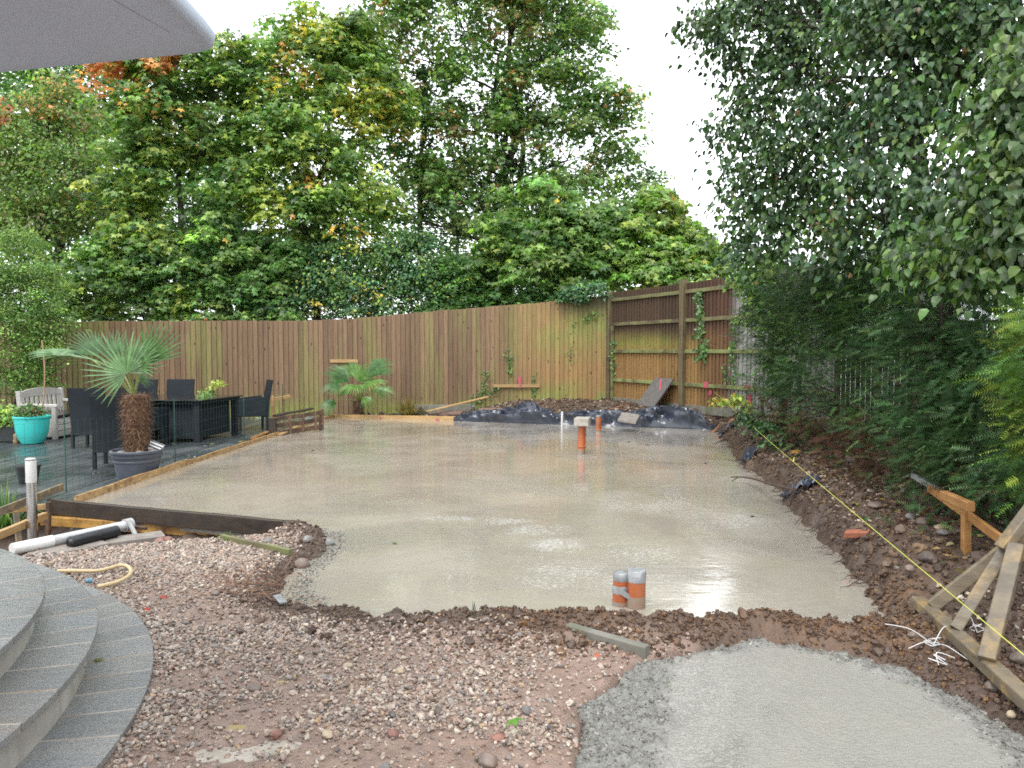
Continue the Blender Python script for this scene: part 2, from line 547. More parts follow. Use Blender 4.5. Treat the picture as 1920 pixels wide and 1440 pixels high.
M_REDROCK = mk('red_stone', (0.27, 0.12, 0.085), (0.18, 0.085, 0.065), 14, rough=0.45, bump=0.5, bscale=60)
M_BRICK = mk('red_brick', (0.36, 0.12, 0.06), (0.26, 0.085, 0.05), 20, rough=0.6, bump=0.5, bscale=90)


def fence_material(name, kind):
    m, nt, b = newmat(name)
    pos = nd(nt, 'ShaderNodeNewGeometry').outputs['Position']
    sx = nd(nt, 'ShaderNodeSeparateXYZ', {0: pos})
    X, Y, Z = sx.outputs[0], sx.outputs[1], sx.outputs[2]
    oi = nd(nt, 'ShaderNodeObjectInfo').outputs['Random']
    pv = nd(nt, 'ShaderNodeVectorMath', {0: pos, 1: nd(nt, 'ShaderNodeCombineXYZ', {'Z': mth(nt, 'MULTIPLY', oi, 50.0)}).outputs[0]}).outputs[0]
    grain = noise(nt, stretch(nt, pv, (30, 30, 1.4)), 2.0, 6, 0.65, 0.3)
    streak = noise(nt, stretch(nt, pv, (7, 7, 0.35)), 1.0, 4, 0.6)
    wood = mixc(nt, mrange(nt, grain, 0.3, 0.7), (0.150, 0.093, 0.052), (0.24, 0.152, 0.088))
    wood = mixc(nt, mth(nt, 'MULTIPLY', mrange(nt, streak, 0.45, 0.7), 0.6), wood, (0.12, 0.07, 0.038))
    light = mixc(nt, mrange(nt, grain, 0.3, 0.7), (0.27, 0.155, 0.055), (0.36, 0.22, 0.085))
    blot = noise(nt, pos, 0.9, 5, 0.6)
    green = mixc(nt, mrange(nt, grain, 0.35, 0.7), (0.16, 0.19, 0.045), (0.28, 0.29, 0.08))
    if kind == 'back':
        # honey tone and algae grow towards the corner, algae along the foot and in blotches
        near = mrange(nt, X, -0.9, 1.5)
        wood = mixc(nt, mth(nt, 'MULTIPLY', near, 0.85), wood, light)
        foot = mrange(nt, mth(nt, 'SUBTRACT', Z, mth(nt, 'MULTIPLY', near, 0.35)), 0.62, -0.05)
        f1 = mth(nt, 'MULTIPLY', foot, mrange(nt, blot, 0.36, 0.56))
        band = mth(nt, 'MULTIPLY', mth(nt, 'MULTIPLY', near, mrange(nt, Z, 0.9, 2.1)), mrange(nt, blot, 0.32, 0.6, 0.15, 0.85))
        thin = mth(nt, 'MULTIPLY', mrange(nt, noise(nt, stretch(nt, pos, (2.2, 2.2, 0.25)), 1.0, 4), 0.50, 0.66), 0.45)
        fac = mth(nt, 'MAXIMUM', mth(nt, 'MAXIMUM', f1, band), thin, clamp=True)
        wood = mixc(nt, fac, wood, green)
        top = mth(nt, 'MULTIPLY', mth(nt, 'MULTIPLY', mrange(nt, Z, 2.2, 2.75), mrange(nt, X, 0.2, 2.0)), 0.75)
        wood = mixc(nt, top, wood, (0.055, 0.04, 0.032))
    else:
        # the back of the side run: black mould high up, algae in the middle, honey low, grey towards the hedge
        base = mixc(nt, 0.8, wood, light)
        midg = mth(nt, 'MULTIPLY', mth(nt, 'MULTIPLY', mrange(nt, Z, 1.35, 1.75), mrange(nt, X, 4.0, 3.2)), mrange(nt, blot, 0.3, 0.55, 0.35, 0.85))
        base = mixc(nt, midg, base, green)
        dark = mrange(nt, mth(nt, 'ADD', Z, mth(nt, 'MULTIPLY', blot, 0.5)), 1.85, 2.3)
        base = mixc(nt, mth(nt, 'MULTIPLY', dark, 0.95), base, (0.075, 0.045, 0.034))
        base = mixc(nt, mth(nt, 'MULTIPLY', mrange(nt, X, 3.75, 4.1), 0.75), base, (0.10, 0.05, 0.032))
        grey = mrange(nt, mth(nt, 'ADD', X, mth(nt, 'MULTIPLY', blot, 0.3)), 4.30, 4.48)
        base = mixc(nt, grey, base, mixc(nt, mrange(nt, grain, 0.3, 0.7), (0.22, 0.21, 0.2), (0.34, 0.33, 0.32)))
        wood = base
    # knots
    vo = nd(nt, 'ShaderNodeTexVoronoi', {'Vector': stretch(nt, pv, (7.3, 7.3, 2.7)), 'Scale': 1.0})
    wood = mixc(nt, mrange(nt, vo.outputs['Distance'], 0.13, 0.06), wood, (0.03, 0.018, 0.012))
    val = mth(nt, 'MULTIPLY_ADD', oi, 0.28, 0.74)
    col = nd(nt, 'ShaderNodeHueSaturation', {'Color': wood, 'Value': val}).outputs[0]
    nt.links.new(col, b.inputs['Base Color'])
    b.inputs['Roughness'].default_value = 0.62
    b.inputs['Specular IOR Level'].default_value = 0.35
    bp = nd(nt, 'ShaderNodeBump', {'Height': grain, 'Strength': 0.5, 'Distance': 0.004})
    nt.links.new(bp.outputs[0], b.inputs['Normal'])
    return m


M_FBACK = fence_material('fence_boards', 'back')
M_FSIDE = fence_material('fence_boards_rear_face', 'side')
M_RAIL = mk('mossy_rail', (0.15, 0.115, 0.065), (0.21, 0.23, 0.085), 3, rough=0.7, bump=0.5, bscale=30, c3=(0.085, 0.06, 0.04), s3=1.2)
M_RAILG = mk('green_algae_rail', (0.26, 0.30, 0.11), (0.19, 0.20, 0.075), 4, rough=0.7, bump=0.5, bscale=30, c3=(0.12, 0.09, 0.05), s3=2.2)
M_POST = mk('mossy_post', (0.125, 0.08, 0.045), (0.14, 0.125, 0.055), 3, (4, 4, 0.6), rough=0.7, bump=0.5, bscale=30, c3=(0.075, 0.05, 0.032))
M_GREYFENCE = mk('dark_weathered_wood', (0.040, 0.037, 0.030), (0.024, 0.022, 0.018), 3, (5, 5, 0.5), rough=0.75, bump=0.5, bscale=40)
M_GRAVELBOARD = mk('mossy_concrete', (0.24, 0.225, 0.19), (0.16, 0.155, 0.125), 5, rough=0.7, bump=0.4, bscale=70, c3=(0.13, 0.15, 0.06))
M_TIMBER = mk('new_timber', (0.52, 0.34, 0.15), (0.42, 0.25, 0.10), 4, (1, 1, 5), rough=0.55, bump=0.3, bscale=40, rand=0.2)
M_OSB = mk('osb_board', (0.55, 0.36, 0.16), (0.36, 0.21, 0.085), 22, (1, 0.4, 1.6), rough=0.5, bump=0.5, bscale=45, c3=(0.24, 0.12, 0.05), s3=8)
M_YELLOW = mk('wet_yellow_timber', (0.60, 0.34, 0.08), (0.46, 0.24, 0.05), 3, (1, 5, 5), rough=0.4, bump=0.3, bscale=40, c3=(0.17, 0.075, 0.02), s3=4)
M_DARKBOARD = mk('dark_wet_board', (0.055, 0.036, 0.024), (0.032, 0.022, 0.016), 3, (1, 5, 5), rough=0.4, bump=0.5, bscale=40)
M_OLDWOOD = mk('weathered_wood', (0.23, 0.185, 0.125), (0.135, 0.11, 0.08), 6, (1, 1, 3), rough=0.5, bump=0.5, bscale=50, c3=(0.34, 0.235, 0.105), s3=6)
M_ROTWOOD = mk('rotten_wood', (0.19, 0.105, 0.055), (0.055, 0.035, 0.025), 6, rough=0.65, bump=0.7, bscale=40, dist=0.01)
M_ORANGEWOOD = mk('orange_timber', (0.42, 0.21, 0.065), (0.30, 0.14, 0.045), 5, (1, 1, 3), rough=0.5, bump=0.4, bscale=50)
M_BARKSTRIP = mk('splintered_wood', (0.30, 0.14, 0.07), (0.16, 0.08, 0.045), 8, rough=0.6, bump=0.6, bscale=50, rand=0.3)


def deck_material():
    m, nt, b = newmat('wet_dark_decking')
    tc = nd(nt, 'ShaderNodeNewGeometry').outputs['Position']
    oi = nd(nt, 'ShaderNodeObjectInfo').outputs['Random']
    n1 = noise(nt, stretch(nt, tc, (10, 0.8, 1)), 1.5, 5)
    n2 = noise(nt, tc, 1.1, 5, 0.6, 0.5)
    col = mixc(nt, mrange(nt, n1, 0.3, 0.7), (0.033, 0.042, 0.047), (0.062, 0.072, 0.075))
    col = mixc(nt, mrange(nt, n2, 0.52, 0.75), col, (0.10, 0.105, 0.10))
    col = nd(nt, 'ShaderNodeHueSaturation', {'Color': col, 'Value': mth(nt, 'MULTIPLY_ADD', oi, 0.5, 0.75)}).outputs[0]
    nt.links.new(col, b.inputs['Base Color'])
    nt.links.new(mrange(nt, n2, 0.35, 0.6, 0.14, 0.42), b.inputs['Roughness'])
    wv = nd(nt, 'ShaderNodeTexWave', {'Vector': tc, 'Scale': 18.0}, bands_direction='X').outputs['Fac']
    bp = nd(nt, 'ShaderNodeBump', {'Height': mth(nt, 'ADD', mth(nt, 'MULTIPLY', wv, 0.5), n1), 'Strength': 0.4, 'Distance': 0.004})
    nt.links.new(bp.outputs[0], b.inputs['Normal'])
    return m


M_DECK = deck_material()


def stone_tread_material():
    m, nt, b = newmat('wet_slate_paving')
    tc = nd(nt, 'ShaderNodeNewGeometry').outputs['Position']
    oi = nd(nt, 'ShaderNodeObjectInfo').outputs['Random']
    n1 = noise(nt, tc, 3.0, 5, 0.6)
    n2 = noise(nt, tc, 110.0, 5, 0.7)
    n3 = noise(nt, stretch(nt, tc, (14, 40, 14)), 1.0, 5, 0.6)
    col = mixc(nt, mrange(nt, n1, 0.35, 0.65), (0.165, 0.172, 0.178), (0.205, 0.203, 0.192))
    col = mixc(nt, mth(nt, 'MULTIPLY', mrange(nt, n2, 0.5, 0.64), 0.5), col, (0.09, 0.095, 0.10))
    col = mixc(nt, mth(nt, 'MULTIPLY', mrange(nt, n2, 0.46, 0.36), 0.4), col, (0.36, 0.36, 0.35))
    mudf = mth(nt, 'MULTIPLY', mrange(nt, noise(nt, tc, 4.5, 5, 0.7, 0.5), 0.56, 0.72), 0.45)
    col = mixc(nt, mudf, col, (0.16, 0.125, 0.10))
    rust = mth(nt, 'MULTIPLY', mrange(nt, noise(nt, tc, 1.6, 4, 0.6), 0.58, 0.75), 0.55)
    col = mixc(nt, rust, col, (0.23, 0.15, 0.085))
    col = nd(nt, 'ShaderNodeHueSaturation', {'Color': col, 'Value': mth(nt, 'MULTIPLY_ADD', oi, 0.3, 0.85)}).outputs[0]
    nt.links.new(col, b.inputs['Base Color'])
    nt.links.new(mrange(nt, n1, 0.35, 0.6, 0.07, 0.24), b.inputs['Roughness'])
    bp = nd(nt, 'ShaderNodeBump', {'Height': mth(nt, 'ADD', n3, mth(nt, 'MULTIPLY', n2, 0.6)), 'Strength': 0.8, 'Distance': 0.007})
    nt.links.new(bp.outputs[0], b.inputs['Normal'])
    return m


M_TREAD = stone_tread_material()
M_MORTAR = mk('pale_mortar', (0.50, 0.44, 0.37), (0.34, 0.28, 0.22), 6, rough=0.6, bump=0.4, c3=(0.42, 0.24, 0.10), s3=1.5)
M_RISER = mk('pale_riser_render', (0.52, 0.50, 0.44), (0.36, 0.34, 0.29), 4, rough=0.6, bump=0.4, bscale=60, c3=(0.25, 0.23, 0.19))
M_CANVAS = mk('grey_canvas', (0.74, 0.82, 0.92), (0.71, 0.79, 0.89), 3, rough=0.85, bump=0.35, bscale=500, dist=0.001, spec=0.2)
_nt = M_CANVAS.node_tree
_tr = nd(_nt, 'ShaderNodeBsdfTranslucent', {'Color': (0.42, 0.46, 0.52, 1)})
_mx = nd(_nt, 'ShaderNodeMixShader', {0: 0.22, 1: _nt.nodes['Principled BSDF'].outputs[0], 2: _tr.outputs[0]})
_nt.links.new(_mx.outputs[0], _nt.nodes['Material Output'].inputs['Surface'])
M_PIPEMET = mk('grey_metal', (0.30, 0.31, 0.32), rough=0.35, bump=0.1, metallic=0.8)
M_STEEL = mk('brushed_steel', (0.80, 0.79, 0.77), (0.66, 0.65, 0.63), 4, (1, 1, 0.1), rough=0.3, bump=0.1, metallic=1.0)
M_WHITEPL = mk('white_plastic', (0.78, 0.78, 0.76), (0.70, 0.70, 0.68), 5, rough=0.4, bump=0.05)
M_GREYPIPE = mk('grey_white_pipe', (0.55, 0.56, 0.56), (0.42, 0.43, 0.43), 5, rough=0.35, bump=0.1, c3=(0.33, 0.32, 0.29))
M_BLACKPL = mk('black_plastic', (0.018, 0.02, 0.022), (0.03, 0.032, 0.034), 8, rough=0.4, bump=0.2)
M_POLY = mk('black_polythene', (0.026, 0.034, 0.056), (0.04, 0.05, 0.078), 6, rough=0.2, rv=0.06, bump=0.15, bscale=5, dist=0.01, spec=0.7)
M_ORANGE = mk('orange_drain_pipe', (0.50, 0.135, 0.04), (0.40, 0.10, 0.032), 6, rough=0.42, bump=0.1, c3=(0.42, 0.17, 0.08))
M_ORMUD = mk('concrete_splashed_pipe', (0.30, 0.19, 0.13), (0.25, 0.235, 0.20), 14, rough=0.55, bump=0.3)
M_TAPE = mk('silver_duct_tape', (0.42, 0.43, 0.44), (0.30, 0.31, 0.32), 12, rough=0.3, bump=0.5, bscale=50, metallic=0.35)
M_BLOCK = mk('concrete_block', (0.46, 0.43, 0.37), (0.33, 0.30, 0.25), 18, rough=0.75, bump=0.6, bscale=70)
M_SLABPAV = mk('grey_paving', (0.155, 0.145, 0.14), (0.115, 0.108, 0.103), 14, rough=0.45, bump=0.3, bscale=80)
M_PAVPALE = mk('pale_paving', (0.31, 0.275, 0.24), (0.23, 0.20, 0.175), 10, rough=0.45, bump=0.4, bscale=60)
M_PAVRED = mk('reddish_paving', (0.26, 0.165, 0.13), (0.19, 0.125, 0.10), 10, rough=0.45, bump=0.4, bscale=60)
M_PINK = mk('pink_marker_paint', (0.62, 0.10, 0.16), (0.40, 0.09, 0.11), 20, rough=0.5, bump=0.2)
M_TURQ = mk('turquoise_glaze', (0.055, 0.60, 0.55), (0.05, 0.54, 0.50), 3, rough=0.25, rv=0.06, bump=0.05)
M_POTGREY = mk('slate_blue_pot', (0.065, 0.075, 0.10), (0.085, 0.095, 0.12), 5, rough=0.45, bump=0.2, bscale=90)
M_BENCH = mk('pale_grey_plastic', (0.56, 0.54, 0.50), (0.48, 0.46, 0.43), 6, (1, 1, 4), rough=0.5, bump=0.2, bscale=70)
M_LID = mk('black_lid', (0.03, 0.027, 0.026), (0.045, 0.04, 0.038), 5, rough=0.18, bump=0.1)


def weave_material():
    m, nt, b = newmat('dark_rattan')
    tc = nd(nt, 'ShaderNodeTexCoord').outputs['Object']
    w1 = nd(nt, 'ShaderNodeTexWave', {'Vector': tc, 'Scale': 26.0, 'Distortion': 0.4}, bands_direction='Z').outputs['Fac']
    w2 = nd(nt, 'ShaderNodeTexWave', {'Vector': tc, 'Scale': 20.0, 'Distortion': 0.4}, bands_direction='DIAGONAL').outputs['Fac']
    h = mth(nt, 'ADD', w1, mth(nt, 'MULTIPLY', w2, 0.6))
    n = noise(nt, tc, 7.0, 4)
    col = mixc(nt, mrange(nt, n, 0.3, 0.7), (0.006, 0.010, 0.014), (0.011, 0.016, 0.021))
    col = mixc(nt, mth(nt, 'MULTIPLY', w1, 0.4), col, (0.016, 0.020, 0.028))
    nt.links.new(col, b.inputs['Base Color'])
    b.inputs['Roughness'].default_value = 0.5
    b.inputs['Specular IOR Level'].default_value = 0.2
    bp = nd(nt, 'ShaderNodeBump', {'Height': h, 'Strength': 0.6, 'Distance': 0.006})
    nt.links.new(bp.outputs[0], b.inputs['Normal'])
    return m


M_RATTAN = weave_material()
M_GLASSTOP = mk('dark_glass_top', (0.012, 0.012, 0.013), (0.018, 0.018, 0.018), 3, rough=0.08, rv=0.05, bump=0.05)
M_WIRE = mk('green_coated_wire', (0.02, 0.07, 0.055), (0.02, 0.07, 0.05), 6, rough=0.45, bump=0)
M_STAKEG = mk('green_stake', (0.02, 0.10, 0.075), (0.02, 0.07, 0.05), 6, rough=0.45, bump=0)
M_STRING = mk('yellow_builder_line', (0.66, 0.70, 0.12), (0.58, 0.62, 0.10), 20, rough=0.6, bump=0)
M_WSTRING = mk('white_twine', (0.75, 0.75, 0.74), (0.66, 0.66, 0.65), 30, rough=0.7, bump=0)
M_HOSE = mk('beige_hose', (0.60, 0.47, 0.27), (0.52, 0.40, 0.22), 6, rough=0.35, bump=0.1)
M_BLUE = mk('blue_plastic', (0.16, 0.34, 0.46), (0.12, 0.28, 0.38), 8, rough=0.4, bump=0.1)
M_BARK = mk('dark_bark', (0.06, 0.048, 0.038), (0.035, 0.028, 0.022), 6, (3, 3, 0.6), rough=0.85, bump=0.8, bscale=14, dist=0.02, c3=(0.07, 0.08, 0.045))
M_BARKY = mk('reddish_bark', (0.10, 0.052, 0.036), (0.06, 0.034, 0.025), 8, (3, 3, 0.6), rough=0.8, bump=0.8, bscale=16, dist=0.02)
M_TWIG = mk('brown_twig', (0.10, 0.06, 0.04), (0.055, 0.035, 0.025), 10, rough=0.8, bump=0.3)
M_CANE = mk('bamboo_cane', (0.42, 0.28, 0.14), (0.34, 0.21, 0.10), 8, rough=0.5, bump=0.2)
M_FIBRE = mk('palm_fibre_strands', (0.26, 0.145, 0.07), (0.14, 0.07, 0.035), 12, rough=0.8, bump=0)
M_PALMTRUNK = mk('palm_fibre', (0.135, 0.065, 0.03), (0.06, 0.03, 0.017), 18, (1, 1, 3), rough=0.8, bump=0.9, bscale=30, dist=0.02, c3=(0.20, 0.12, 0.065), s3=9)
M_PETIOLE = mk('palm_stalk', (0.28, 0.30, 0.08), (0.20, 0.26, 0.07), 6, rough=0.4, bump=0.1)
M_LEAF = leafmat('broad_leaf', 0.45, 0.38, 0.55)
M_GLOSSLEAF = leafmat('glossy_leaf', 0.28, 0.36, 0.45)
M_NEEDLE = leafmat('yew_needles', 0.15, 0.55, 0.15)
M_PALMLEAF = leafmat('palm_leaf', 0.25, 0.36, 0.5)
M_PETAL = mk('pink_petal', (0.70, 0.03, 0.17), (0.6, 0.03, 0.14), 10, rough=0.4, bump=0)
M_REDPETAL = mk('red_petal', (0.62, 0.03, 0.03), (0.5, 0.025, 0.03), 10, rough=0.4, bump=0)
M_SOILPOT = mk('potting_soil', (0.035, 0.024, 0.018), (0.055, 0.038, 0.027), 20, rough=0.8, bump=0.8, bscale=50)
M_PUDDLE = mk('muddy_water', (0.42, 0.33, 0.17), (0.34, 0.26, 0.14), 4, rough=0.06, rv=0.03, bump=0.05)
M_FILM = mk('pale_cement_film', (0.50, 0.45, 0.38), (0.36, 0.30, 0.24), 9, rough=0.25, bump=0.3)

# ------------------------------------------------------------------ ground: plan of the pour
SLAB = [(-4.30, 7.20), (-4.28, 9.8), (-4.20, 12.2), (-4.08, 16.80), (-1.22, 15.85), (1.3, 15.0), (3.80, 14.15), (3.45, 11.8), (2.98, 9.8),
        (2.76, 7.7), (2.36, 5.6), (2.16, 4.6), (1.98, 3.92), (1.2, 3.98), (0.55, 4.02), (0.0, 4.08), (-0.7, 4.12), (-1.30, 4.42),
        (-1.40, 4.85), (-1.36, 5.6), (-1.46, 5.98), (-1.9, 6.30)]
PATHC = [(0.22, 2.0), (0.25, 2.6), (0.33, 3.05), (0.60, 3.42), (0.95, 3.60), (1.24, 3.74), (1.55, 3.62), (1.80, 3.42), (1.93, 3.05), (2.0, 2.6), (2.06, 2.0)]


def sdf(poly, X, Y):
    """signed distance, negative inside"""
    X = np.asarray(X, float); Y = np.asarray(Y, float)
    d = np.full(X.shape, 1e9); inside = np.zeros(X.shape, bool)
    n = len(poly)
    for i in range(n):
        ax, ay = poly[i]; bx, by = poly[(i + 1) % n]
        ex, ey = bx - ax, by - ay
        t = np.clip(((X - ax) * ex + (Y - ay) * ey) / (ex * ex + ey * ey), 0, 1)
        d = np.minimum(d, np.hypot(X - ax - t * ex, Y - ay - t * ey))
        c = ((ay > Y) != (by > Y))
        with np.errstate(divide='ignore', invalid='ignore'):
            xi = (bx - ax) * (Y - ay) / (by - ay if by != ay else 1e-9) + ax
        inside ^= c & (X < xi)
    return np.where(inside, -d, d)


def right_edge_x(Y):
    return np.interp(Y, [2.0, 3.92, 4.6, 5.6, 7.7, 9.8, 11.8, 14.15, 16.5], [1.9, 1.98, 2.16, 2.36, 2.76, 2.98, 3.45, 3.8, 3.9])


def back_edge_y(X):
    return np.interp(X, [-4.08, -1.22, 1.3, 3.8], [16.8, 15.85, 15.0, 14.15])


PUDDLES = [(-1.02, 2.66, 0.20, 0.085), (-0.86, 2.74, 0.10, 0.05), (-1.08, 2.86, 0.08, 0.035), (-1.02, 3.27, 0.055, 0.03)]


def ground_h(X, Y, detail=True):
    X = np.asarray(X, float); Y = np.asarray(Y, float)
    s = sdf(SLAB, X, Y)
    sc = sdf(PATHC, X, Y)
    if detail:
        sn = s + (fbm(X * 3.1, Y * 3.1, 4, 5) - 0.5) * 0.22 + (fbm(X * 11, Y * 11, 3, 9) - 0.5) * 0.10
    else:
        sn = s
    so = np.maximum(s, 0)
    # front: level gravel with a ridge of dug soil along the near edge
    ridge_w = sstep(X, -1.1, -0.4) * sstep(Y, 4.75, 4.3) + 1.1 * np.exp(-(((X + 1.75) / 0.42) ** 2 + ((Y - 5.85) / 0.38) ** 2))
    hill = np.exp(-((so - 0.15) / 0.17) ** 2)
    ridge_amp = 0.035 + 0.035 * fbm(X * 2.2, Y * 2.2, 3, 31)
    front = 0.025 + ridge_w * hill * ridge_amp + 0.02 * (fbm(X * 0.9, Y * 0.9, 3, 41) - 0.5)
    front = front + 0.03 * np.exp(-((Y - 3.8) / 0.25) ** 2) * sstep(X, 0.0, 0.6)
    for px_, py_, ra_, rb_ in PUDDLES:
        front = front - 0.016 * np.exp(-(((X - px_) / ra_) ** 2 + ((Y - py_) / rb_) ** 2))
    # left bed and void below the form board
    ly = 5.98 + 0.33 * (X + 1.85)
    leftm = sstep(X, -1.80, -1.95) * sstep(Y - ly, -0.05, 0.10)
    leftm = np.maximum(leftm, sstep(X, -3.75, -3.95) * sstep(Y, 5.2, 5.5))
    leftm = np.maximum(leftm, sstep(X, -4.2, -4.32) * sstep(Y, 6.5, 7.0))
    left = -0.30
    hf = front * (1 - leftm) + left * leftm
    # right bank
    bank = 0.17 + 0.10 * sstep(so, 0.1, 0.5) + 0.10 * sstep(so, 0.5, 1.4)
    bank = bank * (0.42 + 0.58 * sstep(Y, 3.2, 5.2))
    rm = sstep(X - right_edge_x(Y), -0.12, 0.12) * sstep(Y, 2.6, 3.9)
    rm = np.maximum(rm, 0.6 * sstep(X, 1.9, 2.4))
    # bed beyond the slab
    lift = sstep(X, -1.6, 0.4)
    back = (-0.04 + 0.14 * lift) + 0.19 * lift * sstep(so, 0.05, 1.1)
    bm = sstep(Y - back_edge_y(X), -0.12, 0.12) * sstep(X, -4.4, -4.0)
    h = hf * (1 - rm) + bank * rm
    h = h * (1 - bm) + back * bm
    far = sstep(Y, 19.0, 24.0)
    h = h * (1 - far) + 0.25 * far
    if detail:
        soil = np.clip(rm + bm + ridge_w * sstep(so, 0.6, 0.3), 0, 1)
        near = sstep(Y, 22, 18)
        h = h + soil * near * ((fbm(X * 4.5, Y * 4.5, 4, 51) - 0.5) * 0.10 + (fbm(X * 15, Y * 15, 4, 61) - 0.5) * 0.075)
        h = h + (1 - soil) * near * ((fbm(X * 7, Y * 7, 3, 71) - 0.5) * 0.016 + (fbm(X * 29, Y * 29, 2, 77) - 0.5) * 0.008)
    # excavated below both pours
    steep = 0.10 + 0.10 * rm
    k = sstep(sn, -0.07, steep)
    h = -0.16 + (h + 0.16) * k
    kc = sstep(sc + ((fbm(X * 6, Y * 6, 3, 15) - 0.5) * 0.12 if detail else 0), -0.12, 0.06)
    h = -0.12 + (h + 0.12) * kc
    return h


def gz(x, y):
    return float(ground_h(np.array([x]), np.array([y]))[0])


def graded(a, b, fine_lo, fine_hi, f, c, far):
    mid = list(np.arange(fine_lo, fine_hi, f))
    lo = [fine_lo]; st = f
    while lo[-1] > a:
        st = min(st * 1.12, c) if lo[-1] > a + 0 else st
        lo.append(lo[-1] - st)
    hi = [fine_hi]; st = f
    while hi[-1] < b:
        st = min(st * 1.12, c)
        hi.append(hi[-1] + st)
    out = lo[1:][::-1] + mid + hi
    st = c
    while out[0] > -far: st *= 1.5; out.insert(0, out[0] - st)
    while out[-1] < far: st *= 1.5; out.append(out[-1] + st)
    return np.array(out)


gx = graded(-12.5, 6.5, -3.6, 2.9, 0.040, 0.10, 400)
gy = graded(1.0, 20.5, 2.2, 6.4, 0.032, 0.085, 400)
GX, GY = np.meshgrid(gx, gy)
GZ = ground_h(GX, GY)
V = np.stack([GX, GY, GZ], -1).reshape(-1, 3)
nx, ny = len(gx), len(gy)
ii = (np.arange(ny - 1)[:, None] * nx + np.arange(nx - 1)[None, :]).ravel()
T = np.stack([ii, ii + 1, ii + nx + 1, ii + nx], -1)
ground = npmesh('ground', V, T, M_GROUND, smooth=True)
tag(ground, kind='structure')


def gravel_mask(X, Y):
    s = sdf(SLAB, X, Y); sc = sdf(PATHC, X, Y)
    m = sstep(s, 0.16, 0.42) * sstep(sc, -0.02, 0.06)
    m = m * sstep(right_edge_x(Y) - X, 0.35, 0.75) * sstep(Y, 7.0, 6.3) * sstep(Y - (5.98 + 0.33 * (X + 1.85)), 0.06, 0.0)
    m = m * sstep(X, 1.25, 0.8)
    return m


def mud_mask(X, Y):
    """patches trodden to mud where stones are sparse"""
    n = fbm(X * 1.25 + 3.3, Y * 1.7, 4, 83)
    a = sstep(n, 0.43, 0.56)
    a = np.maximum(a, np.exp(-(((X + 0.95) / 0.55) ** 2 + ((Y - 2.62) / 0.28) ** 2)) * 1.0)
    a = np.maximum(a, np.exp(-(((X + 0.45) / 1.1) ** 2 + ((Y - 3.55) / 0.28) ** 2)) * 0.75)
    return np.clip(a * sstep(Y, 5.2, 4.2), 0, 1)


gm = gravel_mask(GX, GY).ravel().astype(np.float32)
a_ = ground.data.attributes.new('gravel', 'FLOAT', 'POINT'); a_.data.foreach_set('value', gm)
S_ = sdf(SLAB, GX, GY)
cl = (sstep(S_, 0.6, 0.2) * sstep(GX, -0.2, 0.7) * sstep(GY, 4.6, 4.2)).ravel().astype(np.float32)
a_ = ground.data.attributes.new('clay', 'FLOAT', 'POINT'); a_.data.foreach_set('value', cl)


# the two pours -------------------------------------------------------------
def grow(poly, d):
    n = len(poly); out = []
    area = sum(poly[i][0] * poly[(i + 1) % n][1] - poly[(i + 1) % n][0] * poly[i][1] for i in range(n))
    sg = 1 if area > 0 else -1
    for i in range(n):
        p0 = Vector(poly[i - 1]); p1 = Vector(poly[i]); p2 = Vector(poly[(i + 1) % n])
        e1 = (p1 - p0).normalized(); e2 = (p2 - p1).normalized()
        nrm = (Vector((e1.y, -e1.x)) + Vector((e2.y, -e2.x)))
        nrm = nrm.normalized() * sg
        out.append((p1.x + nrm.x * d, p1.y + nrm.y * d))
    return out


def pour(name, poly, top, bot, mat, keep=()):
    g = grow(poly, 0.20)
    for i in keep: g[i] = poly[i]
    n = len(g); mb = MB()
    mb.add([(x, y, top) for x, y in g] + [(x, y, bot) for x, y in g],
           [tuple(range(n)) if True else ()] + [tuple(range(2 * n - 1, n - 1, -1))] + [(i + n, (i + 1) % n + n, (i + 1) % n, i) for i in range(n)])
    o = mb.build(name, mat, origin=(0, 0, 0))
    bm = bmesh.new(); bm.from_mesh(o.data); bmesh.ops.recalc_face_normals(bm, faces=bm.faces); bm.to_mesh(o.data); bm.free()
    return tag(o, kind='structure')


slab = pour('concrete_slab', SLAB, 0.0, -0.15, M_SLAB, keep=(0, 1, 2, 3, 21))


INNER = [tuple(at(x, y, 0.012).xy) for x, y in ((1256, 1250), (1330, 1226), (1440, 1216), (1600, 1248), (1700, 1282), (1770, 1335), (1850, 1405), (1915, 1480), (1960, 1600), (1960, 1900), (1230, 1900), (1243, 1600), (1246, 1440), (1249, 1320))]


def rim_w(X, Y):
    s = sdf(INNER, X, Y) + (fbm(X * 4.5, Y * 4.5, 5, 19) - 0.5) * 0.17
    return sstep(s, -0.035, 0.05)


def path_z(X, Y):
    s = sdf(PATHC, X, Y) + (fbm(X * 9, Y * 9, 3, 23) - 0.5) * 0.07
    r = rim_w(X, Y)
    z = 0.012 + r * ((fbm(X * 11, Y * 11, 4, 3) - 0.42) * 0.05 + (fbm(X * 38, Y * 38, 4, 13) - 0.5) * 0.040)
    return z - 0.14 * sstep(s, 0.0, 0.09)


qx = np.arange(-0.05, 2.5, 0.0135); qy = np.arange(1.7, 3.95, 0.0135)
QX, QY = np.meshgrid(qx, qy)
Vq = np.stack([QX, QY, path_z(QX, QY)], -1).reshape(-1, 3)
ii = (np.arange(len(qy) - 1)[:, None] * len(qx) + np.arange(len(qx) - 1)[None, :]).ravel()
pathc = npmesh('concrete_path', Vq, np.stack([ii, ii + 1, ii + len(qx) + 1, ii + len(qx)], -1), M_PATHC, smooth=True)
tag(pathc, kind='structure')
a_ = pathc.data.attributes.new('rim', 'FLOAT', 'POINT'); a_.data.foreach_set('value', rim_w(QX, QY).ravel().astype(np.float32))


